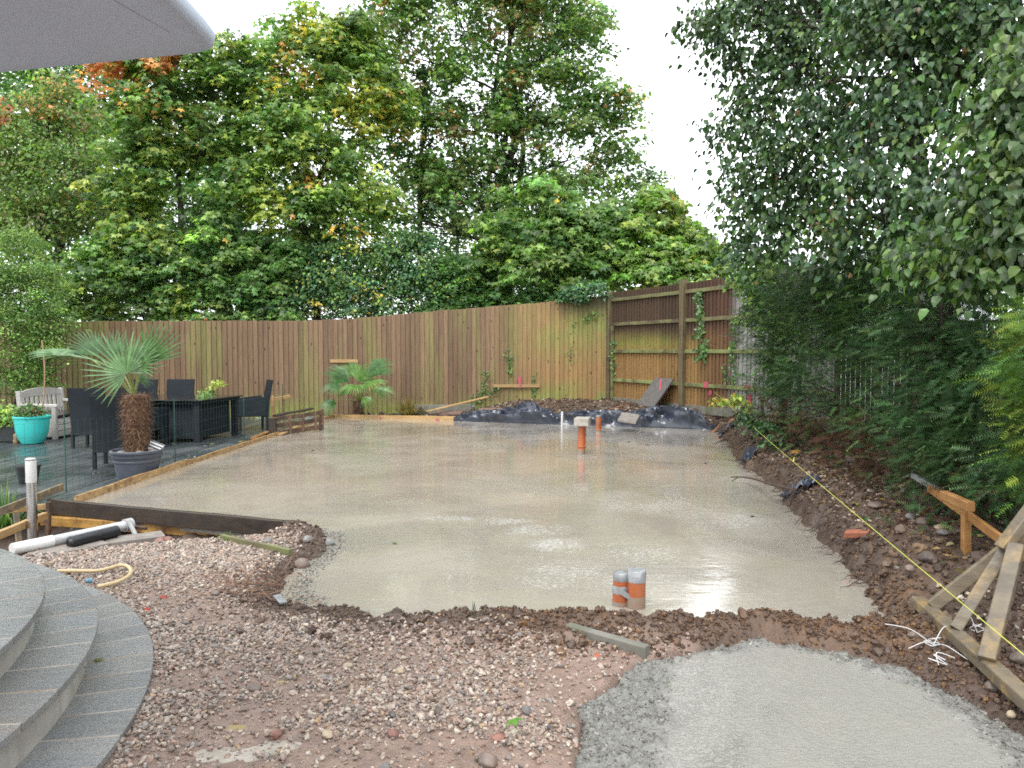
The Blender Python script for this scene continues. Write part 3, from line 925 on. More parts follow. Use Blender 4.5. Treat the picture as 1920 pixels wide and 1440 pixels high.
# scattered stuff by geometry nodes -------------------------------------------
def scatter(name, P, S, mat, variants=6, sub=2, flat=0.65, rough=0.45, label=None):
    me = bpy.data.meshes.new(name)
    me.vertices.add(len(P)); me.vertices.foreach_set('co', np.asarray(P, np.float32).ravel())
    a = me.attributes.new('scl', 'FLOAT', 'POINT'); a.data.foreach_set('value', np.asarray(S, np.float32))
    me.materials.append(mat)
    ob = bpy.data.objects.new(name, me); COL.objects.link(ob)
    ng = bpy.data.node_groups.new(name + '_nodes', 'GeometryNodeTree')
    ng.interface.new_socket('Geometry', in_out='INPUT', socket_type='NodeSocketGeometry')
    ng.interface.new_socket('Geometry', in_out='OUTPUT', socket_type='NodeSocketGeometry')
    gi = ng.nodes.new('NodeGroupInput'); go = ng.nodes.new('NodeGroupOutput')
    g2i = ng.nodes.new('GeometryNodeGeometryToInstance')
    L = ng.links
    for k in range(variants):
        ico = ng.nodes.new('GeometryNodeMeshIcoSphere'); ico.inputs['Radius'].default_value = 0.5; ico.inputs['Subdivisions'].default_value = sub
        pos = ng.nodes.new('GeometryNodeInputPosition')
        add = ng.nodes.new('ShaderNodeVectorMath'); add.inputs[1].default_value = (k * 7.3, k * 3.1, k * 1.7)
        L.new(pos.outputs[0], add.inputs[0])
        no = ng.nodes.new('ShaderNodeTexNoise'); no.inputs['Scale'].default_value = 2.4; no.inputs['Detail'].default_value = 2.0
        L.new(add.outputs[0], no.inputs['Vector'])
        sub_ = ng.nodes.new('ShaderNodeVectorMath'); sub_.operation = 'SUBTRACT'; sub_.inputs[1].default_value = (0.5, 0.5, 0.5)
        L.new(no.outputs['Color'], sub_.inputs[0])
        sc_ = ng.nodes.new('ShaderNodeVectorMath'); sc_.operation = 'SCALE'; sc_.inputs['Scale'].default_value = rough * 2
        L.new(sub_.outputs[0], sc_.inputs[0])
        sp = ng.nodes.new('GeometryNodeSetPosition')
        L.new(ico.outputs['Mesh'], sp.inputs['Geometry']); L.new(sc_.outputs[0], sp.inputs['Offset'])
        tr = ng.nodes.new('GeometryNodeTransform'); tr.inputs['Scale'].default_value = (1.0 + 0.12 * (k % 3), 0.8 + 0.1 * (k % 2), flat)
        L.new(sp.outputs[0], tr.inputs[0])
        sm = ng.nodes.new('GeometryNodeSetMaterial'); sm.inputs['Material'].default_value = mat
        L.new(tr.outputs[0], sm.inputs[0])
        L.new(sm.outputs[0], g2i.inputs[0])
    iop = ng.nodes.new('GeometryNodeInstanceOnPoints')
    iop.inputs['Pick Instance'].default_value = True
    L.new(gi.outputs[0], iop.inputs['Points']); L.new(g2i.outputs[0], iop.inputs['Instance'])
    rv = ng.nodes.new('FunctionNodeRandomValue'); rv.data_type = 'FLOAT_VECTOR'
    rv.inputs[0].default_value = (-0.7, -0.7, 0); rv.inputs[1].default_value = (0.7, 0.7, 6.283)
    L.new(rv.outputs[0], iop.inputs['Rotation'])
    ri = ng.nodes.new('FunctionNodeRandomValue'); ri.data_type = 'INT'
    ri.inputs[4].default_value = 0; ri.inputs[5].default_value = variants - 1; ri.inputs['Seed'].default_value = 5
    L.new(ri.outputs[2], iop.inputs['Instance Index'])
    na = ng.nodes.new('GeometryNodeInputNamedAttribute'); na.data_type = 'FLOAT'; na.inputs['Name'].default_value = 'scl'
    L.new(na.outputs[0], iop.inputs['Scale'])
    L.new(iop.outputs[0], go.inputs[0])
    md = ob.modifiers.new('scatter', 'NODES'); md.node_group = ng
    return tag(ob, kind='stuff')


def rejection(n, x0, x1, y0, y1, fn):
    X = rng.uniform(x0, x1, n); Y = rng.uniform(y0, y1, n)
    k = rng.random(n) < fn(X, Y)
    return X[k], Y[k]


STEP_C = (-4.10, 2.30)


def off_steps(X, Y):
    return (np.hypot(X - STEP_C[0], Y - STEP_C[1]) > 2.66).astype(float)


# gravel: dense where loose, sparse on the trodden mud
def gfn(X, Y):
    return gravel_mask(X, Y) * off_steps(X, Y) * (1 - 0.86 * mud_mask(X, Y)) * (0.75 + 0.25 * sstep(X, -0.2, -1.0))


X, Y = rejection(150000, -4.2, 1.0, 2.0, 6.6, gfn)
s = rng.lognormal(math.log(0.0150), 0.30, len(X))
s = np.clip(s, 0.009, 0.042)
P = np.stack([X, Y, ground_h(X, Y) + s * rng.uniform(0.02, 0.42, len(X))], -1)
scatter('gravel', P, s, M_STONES)
X, Y = rejection(26000, -4.2, 1.3, 2.0, 6.6, lambda X, Y: gravel_mask(X, Y) * off_steps(X, Y))
s = rng.uniform(0.005, 0.012, len(X))
P = np.stack([X, Y, ground_h(X, Y) + s * 0.2], -1)
scatter('fine_gravel', P, s, M_STONES, sub=1)

# loose clods on the ridge and on the bank
def ridge_fn(X, Y):
    s = sdf(SLAB, X, Y); sc = sdf(PATHC, X, Y)
    return sstep(s, 0.0, 0.06) * np.maximum(sstep(s, 0.62, 0.25), (X > 1.35) * 0.8) * sstep(sc, -0.02, 0.06) * (Y < 6.4) * (0.35 + 0.65 * sstep(X, -0.8, 0.2))


X, Y = rejection(110000, -2.3, 2.3, 2.7, 6.4, ridge_fn)
s = np.clip(rng.lognormal(math.log(0.0085), 0.55, len(X)), 0.003, 0.055)
P = np.stack([X, Y, ground_h(X, Y) + s * 0.15], -1)
kk = X > -0.1
scatter('soil_clods', P[~kk], s[~kk], M_CLODS, flat=1.0, rough=0.6)
scatter('clay_clods', P[kk], s[kk], M_CLAYC, flat=1.0, rough=0.6)


def bank_fn(X, Y):
    d = X - right_edge_x(Y)
    return sstep(d, 0.02, 0.12) * sstep(d, 1.9, 1.0) * (0.5 + 0.5 * sstep(fbm(X * 2, Y * 2, 3, 91), 0.4, 0.6))


X, Y = rejection(40000, 1.9, 5.4, 2.6, 14.6, bank_fn)
s = np.clip(rng.lognormal(math.log(0.017), 0.6, len(X)), 0.005, 0.09)
P = np.stack([X, Y, ground_h(X, Y) + s * 0.15], -1)
scatter('bank_clods', P, s, M_CLODS, flat=1.0, rough=0.6)
X, Y = rejection(16000, 1.9, 5.0, 2.6, 14.6, lambda X, Y: bank_fn(X, Y) * sstep(X - right_edge_x(Y), 0.1, 0.3) * sstep(fbm(X * 1.6, Y * 1.6, 3, 95), 0.42, 0.58))
s = np.clip(rng.lognormal(math.log(0.018), 0.4, len(X)), 0.007, 0.06)
P = np.stack([X, Y, ground_h(X, Y) + s * 0.25], -1)
scatter('bank_gravel', P, s, M_STONES)


def bed_fn(X, Y):
    d = Y - back_edge_y(X)
    return sstep(d, 0.15, 0.35) * (Y < 18.3) * (X > -4.2)


X, Y = rejection(13000, -4.2, 4.8, 13.8, 18.2, bed_fn)
s = np.clip(rng.lognormal(math.log(0.028), 0.5, len(X)), 0.01, 0.1)
P = np.stack([X, Y, ground_h(X, Y) + s * 0.15], -1)
scatter('bed_clods', P, s, M_CLODS, flat=0.7, rough=0.6)
X, Y = rejection(3000, -4.0, 4.8, 13.8, 18.2, bed_fn)
s = np.clip(rng.lognormal(math.log(0.024), 0.45, len(X)), 0.01, 0.07)
P = np.stack([X, Y, ground_h(X, Y) + s * 0.3], -1)
scatter('bed_gravel', P, s, M_STONES)

# rough unfloated rim of the path pour
def rim_fn(X, Y):
    s = sdf(PATHC, X, Y)
    return rim_w(X, Y) * sstep(s, 0.07, 0.02)


X, Y = rejection(16000, 0.0, 2.3, 2.1, 4.0, rim_fn)
s = np.clip(rng.lognormal(math.log(0.0075), 0.45, len(X)), 0.003, 0.02)
zz = path_z(X, Y)
P = np.stack([X, Y, zz], -1)
scatter('concrete_lumps', P, s, M_CLUMPS, flat=0.8, rough=0.7)
# splashed concrete at the left mouth of the slab
X, Y = rejection(5000, -1.75, -1.1, 4.2, 6.2, lambda X, Y: sstep(np.abs(sdf(SLAB, X, Y) + 0.02), 0.10, 0.02))
s = np.clip(rng.lognormal(math.log(0.008), 0.4, len(X)), 0.003, 0.025)
P = np.stack([X, Y, np.maximum(ground_h(X, Y), 0.0) + 0.002], -1)
scatter('concrete_splash', P, s, M_CLUMPS, flat=0.6, rough=0.7)


# ------------------------------------------------------------------ decking
deck = MB()
px0 = -4.36
pw = 0.145
deck.box((-13.6, 7.52, -0.30), (-4.345, 17.4, -0.115))
deck_o = deck.build('deck', M_DARKBOARD, origin=(0, 0, 0))
tag(deck_o, kind='structure')
k = 0
while px0 - k * pw > -13.4:
    x1 = px0 - k * pw; x0 = x1 - pw + 0.007
    y0 = 7.45; y1 = 17.38
    b = MB(); b.box((x0, y0, -0.112), (x1, y1, -0.07 + rnd.uniform(-0.0015, 0.0015)))
    b.build('plank', M_DECK, deck_o)
    k += 1

# ------------------------------------------------------------------ fences
def arc(pts, step):
    """points every `step` along a polyline"""
    out = []; P = [Vector(p) for p in pts]
    seg = [(P[i + 1] - P[i]).length for i in range(len(P) - 1)]
    tot = sum(seg); s = 0.0
    while s < tot:
        t = s
        for i, L in enumerate(seg):
            if t <= L or i == len(seg) - 1:
                out.append((P[i].lerp(P[i + 1], t / L), (P[i + 1] - P[i]).normalized())); break
            t -= L
        s += step
    return out


def smooth_line(pts, n=12):
    """Catmull-Rom through 2D points"""
    P = [Vector(p) for p in pts]; out = []
    for i in range(len(P) - 1):
        a = P[max(i - 1, 0)]; b = P[i]; c = P[i + 1]; d = P[min(i + 2, len(P) - 1)]
        for k in range(n):
            t = k / n
            out.append(0.5 * ((2 * b) + (c - a) * t + (2 * a - 5 * b + 4 * c - d) * t * t + (3 * b - a - 3 * c + d) * t ** 3))
    out.append(P[-1]); return out


def board(mb, p, d, w, z0, z1, out, thick_right=True):
    """one feather-edged board: thin edge at p, thick edge at p + d*w; `out` faces the viewer"""
    u = [(0, 0.0), (w, 0.010), (w, 0.034), (0, 0.007)]
    if not thick_right: u = [(0, 0.008), (w, 0.0), (w, 0.007), (0, 0.028)]
    vs = [(p.x + d.x * a + out.x * b, p.y + d.y * a + out.y * b, z) for z in (z0, z1) for a, b in u]
    mb.add(vs, [(3, 2, 1, 0), (4, 5, 6, 7), (0, 1, 5, 4), (1, 2, 6, 5), (2, 3, 7, 6), (3, 0, 4, 7)])


fback = thing('board_fence', 'long brown feather-edge board fence curving across the back of the garden', 'fence', (-4.0, 17.5, 0))
line = smooth_line([(-12.6, 16.2), (-9.0, 16.75), (-5.0, 17.55), (-2.0, 18.0), (0.5, 18.25), (2.39, 18.10)])
TOPX = [-12.6, -5.0, -3.9, -2.05, -0.7, 0.53, 1.5, 2.4]
TOPZ = [2.13, 2.22, 2.27, 2.46, 2.57, 2.68, 2.78, 2.88]
BOTX = [-12.6, -5.0, -2.3, -0.9, 0.5, 1.3, 2.4]
BOTZ = [-0.10, -0.06, 0.0, 0.02, 0.13, 0.20, 0.29]
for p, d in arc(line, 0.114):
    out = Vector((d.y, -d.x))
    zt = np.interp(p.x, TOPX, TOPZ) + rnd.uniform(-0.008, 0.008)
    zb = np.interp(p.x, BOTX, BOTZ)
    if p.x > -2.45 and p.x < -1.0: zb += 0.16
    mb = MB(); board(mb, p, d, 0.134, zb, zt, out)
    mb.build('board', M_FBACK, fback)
# rails and posts on the far face
pts = arc(line, 2.4)
for i, (p, d) in enumerate(pts):
    out = Vector((d.y, -d.x))
    zt = float(np.interp(p.x, TOPX, TOPZ))
    c = p - out * 0.20
    mb = MB(); mb.bar((c.x, c.y, -0.2), (c.x, c.y, zt - 0.03), 0.1, 0.1, (0, 1, 0)); mb.build('post', M_POST, fback)
    if i + 1 < len(pts):
        q = pts[i + 1][0]; zq = float(np.interp(q.x, TOPX, TOPZ))
        for dz in (0.25, 1.0, 1.75):
            mb = MB(); mb.bar((p.x - out.x * 0.12, p.y - out.y * 0.12, zt - dz), (q.x - out.x * 0.12, q.y - out.y * 0.12, zq - dz), 0.06, 0.08); mb.build('rail', M_RAIL, fback)
# concrete gravel board where the foot shows
a, b = Vector((-2.45, 17.86)), Vector((-1.0, 18.02))
mb = MB(); mb.bar((a.x, a.y, 0.08), (b.x, b.y, 0.09), 0.05, 0.22); mb.build('gravel_board', M_GRAVELBOARD, fback)
a, b = Vector((0.75, 18.20)), Vector((2.32, 18.06))
mb = MB(); mb.bar((a.x, a.y, 0.10), (b.x, b.y, 0.23), 0.04, 0.16); mb.build('gravel_board', M_GRAVELBOARD, fback)

fside = thing('side_fence', 'tall fence seen from behind with posts and four mossy rails, right of the corner', 'fence', (3.6, 15.6, 0.3))
A = Vector((2.39, 18.10)); B = Vector((3.60, 15.55)); C_ = Vector((4.72, 13.19))
dab = (C_ - A).normalized(); outs = Vector((-dab.y, dab.x)) * -1
outs = Vector((dab.y, -dab.x))            # faces the camera side
if outs.dot(Vector((0, 0)) - A) < 0: outs = -outs
n = 0
L = (C_ - A).length
s_ = 0.0
while s_ < L + 1.2:
    p = A + dab * s_ - outs * 0.045
    mb = MB(); board(mb, p, dab, 0.125, 0.30, 2.92 + rnd.uniform(-0.008, 0.008), outs)
    mb.build('board', M_FSIDE, fside)
    s_ += 0.108
for s0, s1 in ((0.08, 2.755), (2.89, L + 1.2)):
    p = A + dab * s0; q = A + dab * s1
    for z in (0.80, 1.49, 2.14, 2.73):
        mb = MB()
        z0 = z; z1 = z
        mb.bar((p.x, p.y, z0), (q.x, q.y, z1), 0.055, 0.075, wob=0.003); mb.build('rail', M_RAILG if z < 1.6 else M_RAIL, fside)
    mb = MB(); mb.bar((p.x - outs.x * 0.002, p.y - outs.y * 0.002, 0.30), (q.x - outs.x * 0.002, q.y - outs.y * 0.002, 0.30), 0.025, 0.16); mb.build('gravel_board', M_GRAVELBOARD, fside)
for s0, w, zt in ((0.0, 0.12, 2.95), (2.823, 0.135, 2.99), (5.6, 0.12, 2.97)):
    p = A + dab * s0 + outs * 0.02
    mb = MB(); mb.bar((p.x, p.y, 0.1), (p.x, p.y, zt), w, w, (dab.x, dab.y, 0), wob=0.004); mb.build('post', M_POST, fside)
# inner moss-green upright in the corner
p = A + dab * 0.16 + outs * 0.03
mb = MB(); mb.bar((p.x, p.y, 0.35), (p.x, p.y, 2.1), 0.07, 0.05, (dab.x, dab.y, 0)); mb.build('upright', M_RAILG, fside)
p = A - dab * 0.06 + outs * 0.10
mb = MB(); mb.bar((p.x, p.y, 0.35), (p.x, p.y, 2.3), 0.09, 0.03, (dab.x, dab.y, 0)); mb.build('upright', M_RAILG, fside)

# old low fence behind the hedge
fhed = thing('old_fence', 'dark weathered plank fence glimpsed behind the yew hedge', 'fence', (5.6, 8, 0.3))
hl = [(5.1, 11.6), (5.2, 8.5), (4.9, 6.0), (4.3, 3.0), (4.2, 1.6)]
for p, d in arc([Vector(q) for q in hl], 0.15):
    out = Vector((d.y, -d.x))
    mb = MB(); board(mb, p, d, 0.145, 0.3, 1.85 + rnd.uniform(-0.02, 0.02), -out if out.x > 0 else out)
    mb.build('board', M_GREYFENCE, fhed)

# paint marks and the two pale battens on the fence
def batten(px0, py0, px1, py1, Y0, Y1, h, label, name='batten'):
    p = atY(px0, py0, Y0); q = atY(px1, py1, Y1)
    mb = MB(); mb.bar(p, q, 0.025, h)
    o = mb.build(name, M_TIMBER, bevel=0.002); tag(o, label, 'batten'); return o


batten(619, 677, 671, 677, 17.62, 17.66, 0.075, 'short pale batten nailed to the fence above the fan palm')
bt = batten(925, 723.5, 1012, 723.5, 18.13, 18.17, 0.075, 'pale batten with a red paint stripe, nailed low on the mossy fence')
p = atY(976, 724, 18.14)
mb = MB(); mb.box((p.x - 0.03, p.y - 0.003, p.z - 0.037), (p.x + 0.03, p.y + 0.002, p.z + 0.037)); mb.build('paint_mark', M_PINK, bt)
mb = MB(); mb.obox((p.x - 0.02, p.y + 0.01, p.z + 0.13), (0.035, -0.012, 0.0), (0.002, 0.004, 0), (-0.015, 0, 0.1)); mb.build('paint_mark', M_PINK, fback)
for qx_, zc, w, h in ((1327, 0.82, 0.06, 0.12), (1332, 0.66, 0.05, 0.10), (1404, 0.83, 0.08, 0.06), (1405, 0.60, 0.06, 0.18)):
    t = min((abs((A + dab * k * 0.01).x / (A + dab * k * 0.01).y * FPX + 960 - qx_), k * 0.01) for k in range(600))[1]
    c = A + dab * t + outs * (0.032 if zc > 0.7 else -0.006)
    mb = MB(); mb.obox((c.x, c.y, zc), (dab.x * w, dab.y * w, 0), (outs.x * 0.006, outs.y * 0.006, 0), (dab.x * 0.01, dab.y * 0.01, h * 0.5)); mb.build('paint_mark', M_PINK, fside)

# ------------------------------------------------------------------ curved steps
steps = thing('garden_steps', 'three curved grey stone steps, wet, descending to the gravel', 'steps', (-4.1, 2.3, 0))
SC_ = Vector((STEP_C[0], STEP_C[1], 0))


def tread(r0, r1, ztop, th, a0, a1, da):
    a = a0
    while a < a1:
        b = min(a + da * rnd.uniform(0.85, 1.2), a1)
        mb = MB(); n = 5; g = 0.0042 / r1
        vs = []
        for k in range(n + 1):
            t = a + g + (b - a - 2 * g) * k / n
            c, s = math.cos(t), math.sin(t)
            vs += [(SC_.x + r0 * c, SC_.y + r0 * s, ztop), (SC_.x + r1 * c, SC_.y + r1 * s, ztop),
                   (SC_.x + r1 * c, SC_.y + r1 * s, ztop - th), (SC_.x + r0 * c, SC_.y + r0 * s, ztop - th)]
        fs = [(3, 2, 1, 0), (4 * n, 4 * n + 1, 4 * n + 2, 4 * n + 3)]
        for k in range(n):
            for j in range(4):
                fs.append((4 * k + j, 4 * k + (j + 1) % 4, 4 * k + 4 + (j + 1) % 4, 4 * k + 4 + j))
        mb.add(vs, fs)
        o = mb.build('paving_slab', M_TREAD, steps, bevel=0.003)
        a = b


def ring(r0, r1, z0, z1, mat, name):
    mb = MB(); n = 60; vs = []; fs = []
    for k in range(n + 1):
        t = R(-60) + R(190) * k / n
        c, s = math.cos(t), math.sin(t)
        vs += [(SC_.x + r0 * c, SC_.y + r0 * s, z1), (SC_.x + r1 * c, SC_.y + r1 * s, z1), (SC_.x + r1 * c, SC_.y + r1 * s, z0), (SC_.x + r0 * c, SC_.y + r0 * s, z0)]
    for k in range(n):
        for j in range(4): fs.append((4 * k + j, 4 * k + 4 + j, 4 * k + 4 + (j + 1) % 4, 4 * k + (j + 1) % 4))
    fs += [(0, 1, 2, 3), (4 * n + 3, 4 * n + 2, 4 * n + 1, 4 * n)]
    mb.add(vs, fs); return mb.build(name, mat, steps, smooth=True)


ring(0.0, 2.63, -0.25, 0.022, M_MORTAR, 'mortar_bed')
ring(0.0, 2.38, 0.0, 0.197, M_RISER, 'riser')
ring(0.0, 2.17, 0.1, 0.347, M_RISER, 'riser')
tread(2.30, 2.66, 0.052, 0.028, R(-60), R(128), 0.21 / 2.6)
tread(2.10, 2.43, 0.226, 0.030, R(-60), R(128), 0.23 / 2.4)
tread(1.2, 2.215, 0.376, 0.030, R(-60), R(128), 0.30 / 2.2)
ring(0.0, 1.19, 0.3, 0.375, M_MORTAR, 'landing')
for z, ra, rb in ((0.0505, 2.31, 2.655), (0.2245, 2.11, 2.425), (0.3745, 1.21, 2.21)):
    ring(ra, rb, z - 0.02, z + 0.0007, M_MORTAR, 'joint_mortar')

# ------------------------------------------------------------------ formwork
def single(name, label, cat, mb, mat, group=None, bevel=0.0, smooth=False, kind=None):
    o = mb.build(name, mat, bevel=bevel, smooth=smooth)
    return tag(o, label, cat, group, kind)


def osb(p, q, top, bot, label):
    mb = MB()
    p = Vector(p); q = Vector(q); L = (q - p).length; d = (q - p).normalized(); s = Vector((d.y, -d.x, 0))
    n = max(2, int(L / 0.3)); vs = []; fs = []
    for i in range(n + 1):
        c = p + d * (L * i / n)
        w0 = rnd.uniform(-0.005, 0.005); t = top + rnd.uniform(-0.006, 0.006)
        for a, z in ((-0.012 + w0, bot), (0.012 + w0, bot), (0.012 + w0, t), (-0.012 + w0, t)):
            vs.append((c.x + s.x * a, c.y + s.y * a, z))
    for i in range(n):
        for k in range(4): fs.append((4 * i + k, 4 * i + (k + 1) % 4, 4 * i + 4 + (k + 1) % 4, 4 * i + 4 + k))
    fs += [(3, 2, 1, 0), (4 * n, 4 * n + 1, 4 * n + 2, 4 * n + 3)]
    mb.add(vs, fs)
    return single('form_board', label, 'board', mb, M_OSB)


osb((-4.30, 7.22, 0), (-4.28, 9.72, 0), 0.075, -0.14, 'chipboard strip edging the wet slab, nearest length beside the grey palm pot')
osb((-4.265, 9.66, 0), (-4.20, 12.6, 0), 0.062, -0.14, 'chipboard strip edging the wet slab, middle length beyond the palm pot')
osb((-4.19, 12.62, 0), (-4.08, 16.78, 0), 0.062, -0.14, 'chipboard strip edging the wet slab, far length ending at the back corner')
mb = MB(); mb.bar((-4.08, 16.80, -0.02), (-1.22, 15.87, 0.02), 0.03, 0.15, wob=0.003)
o = single('form_board', 'pale yellow board along the back edge of the slab left of the plastic sheet', 'board', mb, M_TIMBER)
mb = MB(); mb.box((-2.95, 16.405, -0.02), (-2.85, 16.415, 0.03)); mb.obox((-1.62, 15.985, 0.0), (0.05, -0.016, 0), (0.001, 0.003, 0), (0.01, 0, 0.03)); mb.build('paint_mark', M_PINK, o)

p = at(92, 935, 0.05); q = at(550, 977, 0.05)
mb = MB(); mb.bar((p.x, p.y, -0.025), (q.x, q.y, -0.025), 0.05, 0.15, wob=0.003)
single('form_board', 'dark wet plank on edge closing the near left end of the slab', 'board', mb, M_DARKBOARD, bevel=0.004)
p = at(80, 966, -0.10); q = at(530, 996, -0.10)
mb = MB(); mb.bar((p.x, p.y, -0.15), (q.x, q.y, -0.15), 0.06, 0.095, wob=0.003)
single('timber_joist', 'yellow wet timber bracing the foot of the dark form board', 'timber', mb, M_YELLOW, bevel=0.004)

# frame of timbers at the far left
def timber(px0, py0, z0, px1, py1, z1, w, h, mat, label, name='timber_batten', wob=0.002):
    p = at(px0, py0, z0); q = at(px1, py1, z1)
    mb = MB(); mb.bar(p, q, w, h, wob=wob)
    return single(name, label, 'timber', mb, mat, bevel=0.002)


timber(-12, 1008, -0.02, 84, 967, -0.02, 0.045, 0.07, M_TIMBER, 'pale new timber at the left edge, running to the dark form board')
timber(-15, 966, 0.10, 117, 913, 0.10, 0.022, 0.075, M_OLDWOOD, 'weathered batten sloping up behind the steel bollard light')
mb = MB(); a = at(88, 955, 0.0); mb.bar((a.x, a.y, -0.3), (a.x + 0.02, a.y, 0.07), 0.045, 0.035); single('timber_stake', 'short wooden stake holding the weathered batten right of the bollard light', 'stake', mb, M_ROTWOOD)
mb = MB(); a = at(40, 972, 0.0); mb.bar((a.x - 0.02, a.y, -0.3), (a.x - 0.08, a.y + 0.05, 0.04), 0.045, 0.035); single('timber_stake', 'leaning wooden stake left of the steel bollard light', 'stake', mb, M_OLDWOOD)
timber(18, 956, -0.02, 90, 950, -0.02, 0.04, 0.06, M_TIMBER, 'short pale timber end wedged behind the bollard light')

# pale edging slabs and small timbers on the gravel
mb = MB(); a = at(60, 1043, 0.02); b = at(190, 1017, 0.02)
mb.bar((a.x, a.y, 0.012), (b.x, b.y, 0.012), 0.24, 0.05, wob=0.001); single('edging_slab', 'pale stone edging under the white waste pipe', 'paving slab', mb, M_PAVPALE, bevel=0.004)
mb = MB(); a = at(196, 1014, 0.02); b = at(306, 1000, 0.02)
mb.bar((a.x, a.y, 0.0), (b.x, b.y, 0.0), 0.2, 0.05, wob=0.001); single('edging_slab', 'pale stone edging beside the pipe end, below the yellow timber', 'paving slab', mb, M_PAVPALE, bevel=0.004)
mb = MB(); a = at(415, 1005, 0.05); b = at(545, 1037, 0.05)
mb.bar((a.x, a.y, 0.035), (b.x, b.y, 0.05), 0.03, 0.06, wob=0.002); single('edging_board', 'thin mossy edging board lying on the gravel by the soil heap', 'board', mb, M_RAIL, bevel=0.002)
mb = MB(); a = at(1064, 1178, 0.05); b = at(1215, 1222, 0.05)
mb.bar((a.x, a.y, 0.045), (b.x, b.y, 0.045), 0.05, 0.07, wob=0.006); single('buried_kerb', 'muddy concrete kerb half buried in the gravel before the soil ridge', 'kerb', mb, M_GRAVELBOARD, bevel=0.006)

# ------------------------------------------------------------------ pipes left
pr = thing('waste_pipe', 'grey white plastic pipe lying on the paving edge by the form board', 'pipe', at(25, 1035, 0.0))
a = at(22, 1030, 0.075); b = at(240, 984, 0.075)
mb = MB(); mb.tube([a.lerp(b, 0.3), b], 0.038, 20); mb.build('pipe', M_GREYPIPE, pr, smooth=True)
mb = MB(); mb.tube([a, a.lerp(b, 0.32)], 0.043, 20); mb.build('sleeve', M_WHITEPL, pr, smooth=True)
d = (b - a).normalized()
mb = MB(); mb.tube([b - d * 0.03, b + d * 0.03], 0.052, 20); mb.tube([b + Vector((0.02, -0.03, 0.04)), b + Vector((0.06, -0.05, -0.02)), b + Vector((0.09, -0.06, -0.07))], 0.018, 8); mb.build('clip', M_GREYPIPE, pr, smooth=True)
mb = MB()
a = at(146, 1011, 0.07) + Vector((0, -0.10, 0)); b = at(231, 990, 0.07) + Vector((0, -0.10, 0))
n = 60; pts = [a.lerp(b, i / n) for i in range(n + 1)]
mb.tube(pts, [0.040 if i % 2 else 0.046 for i in range(n + 1)], 16)
single('corrugated_duct', 'short black corrugated duct lying against the white pipe', 'duct', mb, M_BLACKPL, smooth=2)
mb = MB(); a = at(252, 988, 0.04); b = at(274, 991, 0.04); mb.bar(a, b, 0.03, 0.025); single('wood_offcut', 'small brown timber offcut beside the pipe clip', 'offcut', mb, M_ROTWOOD)

# bollard light ---------------------------------------------------------------
bx = at(62, 1015, -0.17)
bl = thing('bollard_light', 'stainless steel garden bollard light with white frosted top', 'bollard light', bx)
mb = MB(); mb.lathe([(0.040, -0.15), (0.040, 0.52)], 24, bx); mb.build('post', M_STEEL, bl, smooth=True)
mb = MB(); mb.lathe([(0.041, 0.5205), (0.043, 0.525), (0.043, 0.715)], 24, bx); mb.build('diffuser', M_WHITEPL, bl, smooth=True)
mb = MB(); mb.lathe([(0.0, 0.7155), (0.044, 0.7155), (0.044, 0.728), (0.03, 0.738), (0, 0.74)], 24, bx); mb.build('cap', M_STEEL, bl, smooth=True)

# hose with blue connector -------------------------------------------------------
hp = []
for x, y in ((108, 1071), (140, 1071), (180, 1071), (205, 1066), (222, 1061), (238, 1062), (246, 1071), (240, 1081), (222, 1091), (200, 1097), (182, 1101)):
    hp.append(at(x, y, 0.06))
cr = smooth_line([(p.x, p.y, 0.062) for p in hp], 6)
mb = MB(); mb.tube(cr, 0.0125, 12)
single('garden_hose', 'beige hosepipe looped over the gravel beside the steps', 'hose', mb, M_HOSE, smooth=True)
mb = MB(); a = at(160, 1090, 0.06); b = at(173, 1088, 0.06); mb.tube([a, a.lerp(b, 0.45), a.lerp(b, 0.5), b], [0.013, 0.015, 0.018, 0.018], 12)
single('hose_connector', 'small light blue hose connector on the gravel inside the hose loop', 'connector', mb, M_BLUE, smooth=True)

# ------------------------------------------------------------------ drain pipes in the slab
def capped_pipe(root, c, r, h, lean=(0, 0), mat=None, mudh=0.07):
    c = Vector(c); ax = Vector((lean[0], lean[1], 1.0))
    P = lambda t: c + ax * t
    mb = MB(); mb.tube([P(-0.08), P(mudh)], r + 0.0008, 28); mb.build('muddy_foot', M_ORMUD, root, smooth=True)
    mb = MB(); mb.tube([P(mudh), P(h)], r, 28); mb.build('pipe', M_ORANGE, root, smooth=True)


c0 = at(1090, 851, 0.0)
bp_ = thing('drain_pipe', 'orange drain pipe in the slab carrying a concrete block on top', 'drain pipe', c0)
capped_pipe(bp_, c0, 0.056, 0.42, (0.03, 0.01))
mb = MB(); q = c0 + Vector((0.003, 0, 0.10)); mb.tube([q, q + Vector((0.001, 0, 0.005)), q + Vector((0.001, 0, 0.018)), q + Vector((0.001, 0, 0.024))], [0.057, 0.063, 0.063, 0.057], 28); mb.build('collar', M_ORANGE, bp_, smooth=True)
q = c0 + Vector((0.014, 0, 0.42))
mb = MB()
rz = R(-12)
ax_ = Vector((math.cos(rz), math.sin(rz), 0)); ay_ = Vector((-math.sin(rz), math.cos(rz), 0))
mb.obox(q + Vector((0.0, 0.0, 0.055)), ax_ * 0.105, ay_ * 0.16, (0, 0.005, 0.055))
o = mb.build('concrete_block', M_BLOCK, bevel=0.006); tag(o, 'pale concrete block balanced on the orange drain pipe', 'concrete block')

